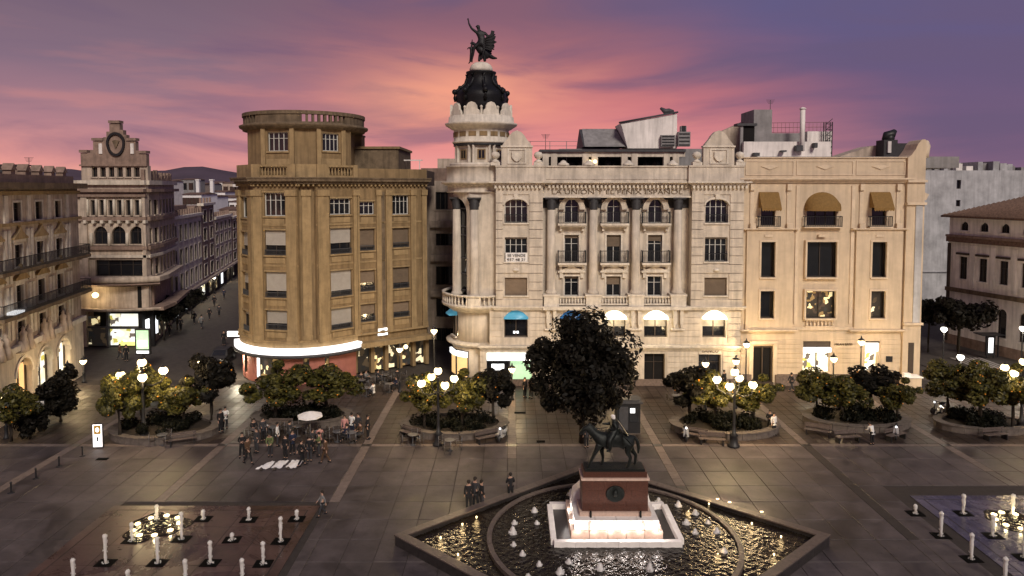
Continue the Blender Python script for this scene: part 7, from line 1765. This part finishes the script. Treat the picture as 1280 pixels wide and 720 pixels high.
# ------------------------------------------------------------------ signs, bollards, kiosk, bins
def signboard(px, py, w, ht, hb, label, face, name='sign_board', tilt=0, extra=None):
    p = at(px, py); t = empty(name, p, label, 'sign'); F = Fr((p.x - w / 2, p.y), (p.x + w / 2, p.y - tilt))
    MB().fb(F, 0, w, hb, ht, -.06, .0).build('frame', mt['black'], t); MB().fb(F, .06, w - .06, hb + .06, ht - .06, .0, .012).build('face', mt[face], t)
    for s_ in (.08, w - .12): MB().fb(F, s_, s_ + .04, 0, hb, -.05, -.01).build('leg', mt['black'], t)
    return t, F
t, F = signboard(45, 541, 1.15, 2.35, .35, 'white menu board on legs by the dark shrub at the left', 'cloth', 'menu_board', -.3)
for k, (zz, s0, s1) in enumerate(((2.0, .2, .9), (1.75, .5, .95), (1.45, .2, .7), (1.15, .3, .95), (.85, .25, .8), (.6, .4, .7))): MB().fb(F, s0, s1, zz, zz + .05, .012, .018).build('menu_line', mt['black'], t)
for zz, s_ in ((1.6, .7), (1.3, .45)): MB().fb(F, s_, s_ + .16, zz - .05, zz + .1, .0185, .024).build('menu_picture', mt['rattan'], t)
t, F = signboard(122, 561, .72, 1.75, .06, 'white totem sign with a yellow emblem standing alone on the paving at the left', 'litw', 'totem_sign', -.08)
mt['yel'] = mat('yellow_print', (.55, .33, .04), .6, var=.05, bump=0)
MB().fb(F, .14, .58, 1.02, 1.62, .013, .02).build('yellow_panel', mt['yel'], t)
MB().ext(F, [(.36 + .13 * math.cos(q), 1.32 + .17 * math.sin(q)) for q in [k * math.pi / 6 for k in range(12)]], .021, .026).build('emblem', mt['litw'], t)
MB().ext(F, [(.36, .85), (.25, .72), (.31, .72), (.31, .5), (.41, .5), (.41, .72), (.47, .72)][::-1], .013, .02).build('arrow_mark', mt['black'], t); MB().fb(F, .16, .56, .3, .35, .013, .02).build('text_line', mt['black'], t)
# light box on a post by the street mouth
p = at(179, 462); t = empty('advert_lightbox', p, 'green-white lit advertising box on a post at the street mouth', 'sign'); F = Fr((p.x - .75, p.y), (p.x + .75, p.y))
zt_, zb_ = W(179, 411, p.y).z, W(179, 437, p.y).z
MB().fb(F, .65, .85, 0, zb_ - .5, -.2, -.05).build('post', mt['black'], t); MB().fb(F, 0, 1.5, zb_ - .5, zt_, -.25, 0).build('case', mt['black'], t); MB().fb(F, .14, 1.36, zb_ + .05, zt_ - .15, .0, .015).build('poster', mt['litg'], t); MB().fb(F, .14, 1.36, zb_ - .38, zb_ - .12, .0, .015).build('lit_strip', mt['lit'], t); MB().fb(F, .3, 1.2, zb_ + .3, zb_ + .9, .016, .022).build('poster_picture', mt['lit'], t)
plight(t, (0, -.5, zb_ + .6), 20, (.8, 1, .75), .4)
p = at(1238, 448); t = empty('advert_lightbox', p, 'narrow white lit box with a dark frame before the classical building', 'sign'); F = Fr((p.x - .5, p.y), (p.x + .5, p.y))
MB().fb(F, .02, .98, .3, 2.4, -.2, 0).build('case', mt['black'], t); MB().fb(F, .25, .75, .6, 2.2, .0, .015).build('poster', mt['lit'], t); MB().fb(F, -.6, 1.8, 2.45, 2.55, -1.2, .3).build('shelter_roof', mt['black'], t); MB().fb(F, 1.6, 1.7, 0, 2.45, -.6, -.5).build('post', mt['black'], t)
for k in range(2): MB().fb(F, .1 + .72 * k, .18 + .72 * k, 0, .3, -.15, -.05).build('leg', mt['black'], t)
for i, (px, py) in enumerate(((14, 616), (45, 598), (74, 583), (103, 570))):
    p = at(px, py); t = empty('bollard', p, ['nearest', 'second nearest', 'third nearest', 'farthest'][i] + ' of the four dark bollards in the row at the left', 'bollard', 'bollards in a row at the left')
    MB().lathe(p.x, p.y, [(.06, .02), (.05, .12), (.045, .55), (.07, .58), (.06, .64), (.02, .68)], 10).build('shaft', mt['black'], t); MB().lathe(p.x, p.y, [(.2, 0), (.19, .03), (.08, .05)], 12).build('foot', mt['black'], t)
def plate(px, py, w, lab):
    p = at(px, py); MB(); o = MB().box(p.x - w / 2, p.x + w / 2, p.y - .2, p.y + .2, .003, .02).box(p.x - w / 2 + .05, p.x + w / 2 - .05, p.y - .15, p.y + .15, .021, .026).build('drain_cover', mt['grate']); tag(o, lab, 'drain cover')
plate(128, 574, .75, 'dark drain cover just right of the white totem sign'); plate(650, 516, .9, 'dark drain cover before the lit palace shop'); plate(676, 552, .6, 'small dark drain cover left of the big tree')
# kiosk
p = at(784, 539); t = empty('kiosk', p, 'tall dark street kiosk behind the horseman statue', 'kiosk'); h = W(784, 497, p.y).z
MB().box(p.x - .85, p.x + .85, p.y - .6, p.y + .6, .05, h - .25).build('cabinet', mt['black'], t); MB().box(p.x - 1.0, p.x + 1.0, p.y - .75, p.y + .75, h - .25, h - .12).box(p.x - .8, p.x + .8, p.y - .6, p.y + .6, h - .12, h).build('roof', mt['dkgrey'], t)
MB().box(p.x - .7, p.x - .05, p.y - .64, p.y - .601, .3, h - .5).build('door', mt['dkgrey'], t); MB().box(p.x + .05, p.x + .7, p.y - .64, p.y - .601, .9, h - .5).build('display_panel', mt['glass'], t); MB().box(p.x + .1, p.x + .45, p.y - .66, p.y - .641, h - .95, h - .6).build('lit_notice', mt['lit'], t); MB().box(p.x - .9, p.x + .9, p.y - .65, p.y + .65, 0, .05).build('foot', mt['planter'], t)
# scooters
mt['scw'] = mat('scooter_paint', (.3, .3, .3), .3, var=.1, bump=0, coat=.5)
def make_scooter():
    t = empty('scooter', (0, 0, 0), None, 'scooter')
    for x in (-.62, .60):
        m = MB()
        for k in range(16):
            a, b = 2 * math.pi * k / 16, 2 * math.pi * (k + 1) / 16
            for (r0, y0, r1, y1) in ((.17, -.05, .24, -.06), (.24, -.06, .26, 0), (.26, 0, .24, .06), (.24, .06, .17, .05)):
                m.add([(x + r0 * math.cos(a), y0, .26 + r0 * math.sin(a)), (x + r1 * math.cos(a), y1, .26 + r1 * math.sin(a)), (x + r1 * math.cos(b), y1, .26 + r1 * math.sin(b)), (x + r0 * math.cos(b), y0, .26 + r0 * math.sin(b))], [(0, 1, 2, 3)], True)
        w_ = m.build('wheel', mt['black'], t, origin=(x, 0, 0)); MB().tube([(x, -.04, .26), (x, .04, .26)], .15, 12).build('rim', mt['alu'], w_, origin=(x, 0, 0))
    WL[t.name] = Vector((0, 0, 0))
    MB().hexa([(-.15, -.15, .22), (.35, -.15, .22), (.35, .15, .22), (-.15, .15, .22), (-.1, -.15, .3), (.3, -.15, .3), (.3, .15, .3), (-.1, .15, .3)]).build('footboard', mt['scw'], t)
    MB().tube([(.15, 0, .45), (.45, 0, .55), (.85, 0, .62)], [.17, .22, .1], 10).build('tail_body', mt['scw'], t); MB().tube([(.1, 0, .72), (.4, 0, .75), (.75, 0, .78)], [.1, .13, .08], 10).build('saddle', mt['black'], t)
    MB().tube([(-.62, 0, .3), (-.5, 0, .6), (-.38, 0, .98)], .04, 8).build('fork', mt['alu'], t); MB().hexa([(-.52, -.2, .3), (-.42, -.2, .28), (-.42, .2, .28), (-.52, .2, .3), (-.42, -.16, .88), (-.36, -.16, .88), (-.36, .16, .88), (-.42, .16, .88)]).build('leg_shield', mt['scw'], t)
    MB().tube([(-.33, -.33, 1.02), (-.4, 0, 1.0), (-.33, .33, 1.02)], .02, 6).build('handlebar', mt['black'], t); MB().ball((-.48, 0, .93), .08, 10, 6).build('headlight', mt['lit'], t)
    return t
SCO = make_scooter()
for i, (px, py, a, w) in enumerate(((1173, 516, 20, 'parked left of the right-edge planter'), (1182, 522, 10, 'parked nearest the right-edge planter, right of its pair'), (1120, 547, 60, 'parked under the corner orange tree'), (857, 548, 80, 'parked by the bench left of the palace-side planter'), (628, 549, 70, 'parked at the right end of the middle planter'))):
    p = at(px, py); o = SCO if i == 0 else dup(SCO, p); o.location = p; o.rotation_euler.z = R(a); o['label'] = 'small scooter ' + w; o['group'] = 'parked scooters'
# pale stone stall and white van-like box at the sand building's corner
p = at(1138, 487); t = empty('corner_kiosk', p, 'small cream kiosk counter at the right foot of the sand building', 'kiosk')
MB().box(p.x - .75, p.x + .75, p.y - .4, p.y + .5, 0, 1.15).build('counter', mt['sand'], t); MB().box(p.x - .9, p.x + .85, p.y - .5, p.y + .6, 1.153, 1.24).build('counter_top', mt['cloth'], t); MB().box(p.x - .7, p.x - .1, p.y - .2, p.y + .2, 1.243, 1.5).build('tray', mt['cloth'], t)
# ------------------------------------------------------------------ dark parked cars before the terrace
def car(px, py, rz, label, m, name='parked_car'):
    p = at(px, py); t = empty(name, p, label, 'car'); Mx = Matrix.Rotation(rz, 4, 'Z')
    def T(mb):
        for i, v in enumerate(mb.v): q = Mx @ v; mb.v[i] = q + p
        return mb
    side = [(-2.1, .35), (-2.12, .62), (-1.95, .78), (-1.1, .9), (-.55, 1.38), (.75, 1.42), (1.45, .98), (2.0, .9), (2.1, .6), (2.08, .35)]
    n = len(side); mb = MB(); vs = []
    for y, k in ((-.82, 1), (-.88, 1), (.88, 1), (.82, 1)):
        for x, z in side:
            yy = y * (.80 if z > 1.2 else 1.0) if abs(y) > .85 else y * (.76 if z > 1.2 else .97); vs.append((x, yy, z))
    fs = [tuple(range(n))] + [(r * n + i, (r + 1) * n + i, (r + 1) * n + (i + 1) % n, r * n + (i + 1) % n) for r in range(3) for i in range(n)] + [tuple(range(4 * n - 1, 3 * n - 1, -1))]
    T(mb.add(vs, fs)).build('body', mt[m], t)
    for s_ in (-1, 1):
        g = MB().add([(-1.0, s_ * .865, .93), (1.35, s_ * .865, .98), (.72, s_ * .725, 1.33), (-.5, s_ * .725, 1.3)], [(0, 1, 2, 3) if s_ < 0 else (3, 2, 1, 0)]); T(g).build('side_window', mt['glass'], t)
        for x in (-1.35, 1.3):
            w_ = MB().tube([(x, s_ * .70, .32), (x, s_ * .9, .32)], .32, 14); wo = T(w_).build('wheel', mt['black'], t); r_ = MB().tube([(x, s_ * .9, .32), (x, s_ * .915, .32)], .2, 10); T(r_).build('rim', mt['alu'], wo)
        T(MB().box(-2.14, -2.08, s_ * .6 - .16, s_ * .6 + .16, .6, .74)).build('headlight', mt['frame'], t); T(MB().box(2.07, 2.12, s_ * .62 - .14, s_ * .62 + .14, .66, .8)).build('tail_light', mt['redw'], t)
    T(MB().add([(-1.12, -.66, .93), (-1.12, .66, .93), (-.6, .58, 1.36), (-.6, -.58, 1.36)], [(3, 2, 1, 0)])).build('windscreen', mt['glass'], t)
    return t
car(278, 452, R(95), 'dark car at the mouth of the left street by the salmon shop', 'slate')
# ================================================================== HORSEMAN STATUE
def horseman():
    zb = 3.82; p0 = Vector((MX - .02, MY - .2, zb)); t = empty('horseman_statue', p0, 'dark bronze horseman with a pale head riding left on top of the red pedestal', 'statue')
    def O(x, y, z, r): return (x, y, z, r)
    # horse, head towards -X
    wi, ba, ru = O(-.55, 0, 1.40, (.31, .36)), O(0, 0, 1.34, (.34, .39)), O(.60, 0, 1.42, (.33, .38))
    ch = [[ru, O(.3, 0, 1.36, (.33, .38)), ba, O(-.3, 0, 1.36, (.33, .38)), wi, O(-.80, 0, 1.54, .29), O(-1.0, 0, 1.75, .22), O(-1.14, 0, 1.93, .135), O(-1.30, 0, 1.90, .12), O(-1.45, 0, 1.72, .085), O(-1.53, 0, 1.58, .065)]]
    ch += [[O(-1.14, 0, 1.93, .135), O(-1.12, .06, 2.08, .03)], [O(-1.14, 0, 1.93, .135), O(-1.12, -.06, 2.08, .03)]]
    ch += [[wi, O(-.66, -.17, 1.15, .18), O(-.86, -.18, .78, .10), O(-1.02, -.18, .42, .07), O(-1.15, -.18, .12, .055), O(-1.20, -.18, .03, .06)]]
    ch += [[wi, O(-.58, .17, 1.12, .18), O(-.52, .18, .70, .10), O(-.46, .18, .40, .07), O(-.50, .18, .12, .055), O(-.55, .18, .03, .06)]]
    ch += [[ru, O(.66, -.18, 1.12, .24), O(.56, -.2, .82, .14), O(.72, -.2, .52, .085), O(.60, -.2, .14, .06), O(.54, -.2, .03, .06)]]
    ch += [[ru, O(.74, .18, 1.12, .24), O(.78, .2, .82, .14), O(1.02, .2, .52, .085), O(.98, .2, .14, .06), O(.92, .2, .03, .06)]]
    ch += [[ru, O(.88, 0, 1.50, .07), O(1.04, 0, 1.30, .09), O(1.10, 0, .95, .085), O(1.08, 0, .65, .03)]]
    h = skin('horse', ch, ba[:3], mt['bronze'], 2); h.parent = t
    mane = MB()
    for k in range(7): f = k / 6; mane.ball((-.72 - .38 * f, 0, 1.72 + .33 * f), .085, 7, 5, 1.2)
    m = mane.build('mane', mt['bronze'], None, origin=(0, 0, 0)); m.parent = t; 
    sd_ = MB().tube([(-.22, 0, 1.66), (0, 0, 1.66), (.25, 0, 1.68)], [.2, .24, .2], 10).build('saddle_cloth', mt['bronze'], None, origin=(0, 0, 0)); sd_.parent = t
    pe = O(.02, 0, 1.80, .22); r = [[pe, O(0, 0, 2.0, .21), O(-.02, 0, 2.20, .23), O(-.02, 0, 2.38, .10)]]
    for s_ in (-1, 1):
        r += [[pe, O(-.05, s_ * .2, 1.68, .17), O(-.28, s_ * .42, 1.42, .13), O(-.22, s_ * .45, 1.05, .085), O(-.26, s_ * .45, .97, .07), O(-.40, s_ * .45, .95, .05)]]
        if s_ < 0: r += [[O(-.02, 0, 2.20, .23), O(-.03, s_ * .22, 2.22, .11), O(.08, s_ * .30, 1.97, .085), O(-.18, s_ * .2, 1.88, .045), O(-.25, s_ * .16, 1.88, .045)]]
        else: r += [[O(-.02, 0, 2.20, .23), O(-.03, s_ * .22, 2.22, .11), O(-.12, s_ * .34, 1.99, .085), O(-.42, s_ * .3, 2.0, .045), O(-.5, s_ * .28, 2.02, .045)]]
    rd_ = skin('rider', r, pe[:3], mt['bronze'], 2); rd_.parent = t
    hd = skin('rider_head', [[O(-.02, 0, 2.34, .06), O(-.03, 0, 2.43, .09), O(-.035, 0, 2.51, .115), O(-.02, 0, 2.58, .09)], [O(-.035, 0, 2.51, .115), O(-.16, 0, 2.49, .022)]], (-.03, 0, 2.43), mt['marble'], 2); hd.parent = t
    ck = MB(); ck.add([(.12, -.22, 2.3), (.12, .22, 2.3), (.55, .30, 1.62), (.55, -.30, 1.62), (.17, -.2, 2.28), (.17, .2, 2.28), (.6, .28, 1.6), (.6, -.28, 1.6)], [(0, 1, 2, 3), (7, 6, 5, 4), (0, 3, 7, 4), (1, 5, 6, 2), (3, 2, 6, 7), (0, 4, 5, 1)])
    c_ = ck.build('cloak', mt['bronze'], None, origin=(0, 0, 0)); c_.parent = t
    s_ = MB().tube([(.2, -.24, 1.8), (.75, -.42, 1.25)], .022, 6).build('sword', mt['bronze'], None, origin=(0, 0, 0)); s_.parent = t
    rn = MB()
    for q in (-.1, .1): rn.tube([(-1.42, q * .8, 1.72), (-.9, q * 1.8, 1.75), (-.25, q * 1.6, 1.9)], .012, 4)
    e_ = rn.build('reins', mt['bronze'], None, origin=(0, 0, 0)); e_.parent = t
    t.scale = (1.14, 1.08, 1.06)
horseman()
def roof_statue():
    z0 = W(598, 78.3, TCY).z - .02; t = empty('rooftop_statue', (TCX, TCY, z0), 'black statue of an arm-raised figure on a winged bird on top of the turret', 'statue')
    O = lambda x, y, z, r: (x, y, z, r)
    pe = O(.05, 0, 1.55, .26); ch_ = O(-.05, 0, 2.25, .27)
    c = [[pe, O(.02, 0, 1.9, .23), ch_, O(-.15, 0, 2.6, .1), O(-.2, 0, 2.78, .15), O(-.22, 0, 2.92, .17), O(-.2, 0, 3.05, .12)], [O(-.22, 0, 2.92, .17), O(-.42, -.03, 2.88, .03)]]
    c += [[ch_, O(-.35, -.1, 2.42, .13), O(-.72, -.1, 2.72, .09), O(-.92, -.1, 3.1, .07), O(-.95, -.1, 3.32, .055), O(-1.0, -.1, 3.55, .05)], [O(-.95, -.1, 3.32, .055), O(-1.05, -.08, 3.5, .02)]]
    c += [[ch_, O(.28, .0, 2.4, .13), O(.55, -.1, 2.1, .09), O(.35, -.35, 1.85, .07)]]
    c += [[pe, O(-.25, -.15, 1.45, .2), O(-.55, -.2, 1.15, .14), O(-.62, -.2, .6, .1), O(-.72, -.2, .12, .07), O(-.9, -.2, .06, .06)], [pe, O(.3, -.15, 1.3, .2), O(.2, -.25, .8, .13), O(.1, -.25, .35, .09), O(-.05, -.25, .2, .07)]]
    a = skin('figure', c, pe[:3], mt['blackb'], 2); a.parent = t
    b = [[O(.5, .1, .35, .16), O(.35, .05, .75, .34), O(.1, 0, 1.05, .38), O(-.25, 0, 1.2, .28), O(-.5, 0, 1.45, .14), O(-.62, 0, 1.62, .13), O(-.85, 0, 1.55, .04)], [O(.35, .05, .75, .34), O(.9, .1, .42, .16), O(1.25, .1, .38, .05)], [O(.1, 0, 1.05, .38), O(-.1, -.15, .5, .12), O(-.15, -.2, .05, .1)], [O(.1, 0, 1.05, .38), O(.25, -.1, .5, .14), O(.3, -.1, .05, .12)]]
    e = skin('bird', b, (.1, 0, 1.05), mt['blackb'], 2); e.parent = t
    F = Fr((0, 0), (1, 0))
    wing = [(.2, 1.0), (.75, .8), (1.05, 1.1), (1.0, 1.35), (1.22, 1.5), (1.02, 1.62), (1.15, 1.95), (.98, 2.0), (1.05, 2.35), (.8, 2.42), (.72, 2.1), (.45, 2.0), (.2, 1.6)]
    for k, (dy, sc_) in enumerate(((.25, 1.0), (-.35, .8))):
        m = MB().ext(F, [(x * sc_, .1 + z * sc_) for x, z in wing][::-1], dy * 1.0, dy + .12); 
        for j in range(5): m.tube([(.3 * sc_, -dy - .06, (1.2 + .15 * j) * sc_), ((1.02 + .02 * j) * sc_, -dy - .1, (1.0 + .3 * j) * sc_)], [.09, .05], 6)
        w_ = m.build('wing', mt['blackb'], None, origin=(0, 0, 0)); w_.parent = t
    c2 = [[O(-.78, -.1, .85, .12), O(-.72, -.1, 1.1, .13), O(-.7, -.1, 1.35, .06), O(-.7, -.1, 1.5, .09), O(-.7, -.1, 1.6, .07)], [O(-.72, -.1, 1.1, .13), O(-.72, -.12, 1.5, .05), O(-.66, -.12, 1.85, .035)], [O(-.72, -.1, 1.1, .13), O(-.95, -.12, 1.2, .05), O(-1.05, -.12, 1.05, .035)], [O(-.78, -.1, .85, .12), O(-.8, -.15, .45, .075), O(-.86, -.15, .0, .05), O(-.98, -.15, -.08, .04)], [O(-.78, -.1, .85, .12), O(-.68, -.1, .45, .075), O(-.7, -.1, .0, .05)]]
    f2 = skin('small_figure', c2, (-.78, -.1, .85), mt['blackb'], 2); f2.parent = t
    t.scale = (1.22, 1.22, 1.16)
roof_statue()

# light spilling out of the side door of the salmon shop
p = at(303, 470); t = empty('door_light', p, 'bright lit side doorway of the salmon shop spilling light on the pavement', 'light')
MB().box(p.x + .2, p.x + 1.1, p.y - .1, p.y + .0, 2.3, 2.65).build('lit_sign_box', mt['litw'], t); plight(t, (-.3, -.3, 2.0), 520, (1, .88, .62), .25)
v = W(295, 417, 70); MB().box(v.x - .9, v.x + .9, 70, 70.3, v.z - .3, v.z + .2).build('lit_blade_sign', mt['litw'], t)

# glowing lights set along the outside of the basin curb and small warm lamps added to the basin water for glints
for lab, pts in (('row of small warm ground lights outside the right rear curb of the basin', [(893, 627), (908, 631), (948, 643)]), ('pair of small warm ground lights outside the left rear curb of the basin', [(556, 657), (574, 650)])):
    p = at(*pts[0]); t = empty('curb_lights', p, lab, 'floor light')
    for q in pts:
        v = at(q[0] + (4 if q[0] > 700 else -4), q[1] - 3); MB().box(v.x - .08, v.x + .08, v.y - .04, v.y + .04, .002, .03).build('light_lens', mt['globe'], t); plight(t, (v.x - p.x, v.y - p.y, .3), 16, (1, .72, .42), .06)
for lab, pts in (('added warm glint lamps in the left corner of the basin', [(-3.6, 34.2), (-2.6, 35.6), (-2.6, 32.6), (-1.9, 36.4)]), ('added warm glint lamps in the right corner of the basin', [(13.6, 34.3), (12.6, 35.7), (12.6, 32.6), (11.0, 38.0)]), ('added warm glint lamps inside the right of the ring pool', [(10.4, 34.9), (9.9, 32.6), (9.6, 37.0)])):
    t = empty('glint_lamps', (pts[0][0], pts[0][1], .3), lab, 'added glint light')
    for x, y in pts:
        MB().lathe(x, y, [(.03, .34), (.045, .43), (.03, .45), (.01, .455)], 8).build('light_lens', mt['globe'], t); plight(t, (x - pts[0][0], y - pts[0][1], .30), 8, (1, .68, .32), .14)  # tiny lens added as a body for the glint light

def aerial(px, py0, py1, Yd, lab):
    a = W(px, py1, Yd); b = W(px, py0, Yd); t = empty('roof_aerial', (a.x, Yd, b.z), lab, 'aerial'); m = MB().tube([(a.x, Yd, b.z - .4), (a.x, Yd, a.z)], .03, 5); m.build('mast', mt['dkgrey'], t); h = a.z - b.z
    for k in range(4): MB().tube([(a.x - .45 + .07 * k, Yd, a.z - .12 * k), (a.x + .45 - .07 * k, Yd, a.z - .12 * k)], .015, 4).build('rod', mt['dkgrey'], t)
aerial(682, 184, 168, 71, 'thin aerial just right of the palace left gable')
aerial(963, 137, 125, 73, 'thin aerial on the grey lift house of the sand building')
aerial(36, 214, 197, 66, 'thin aerial over the rooftops at the left edge')
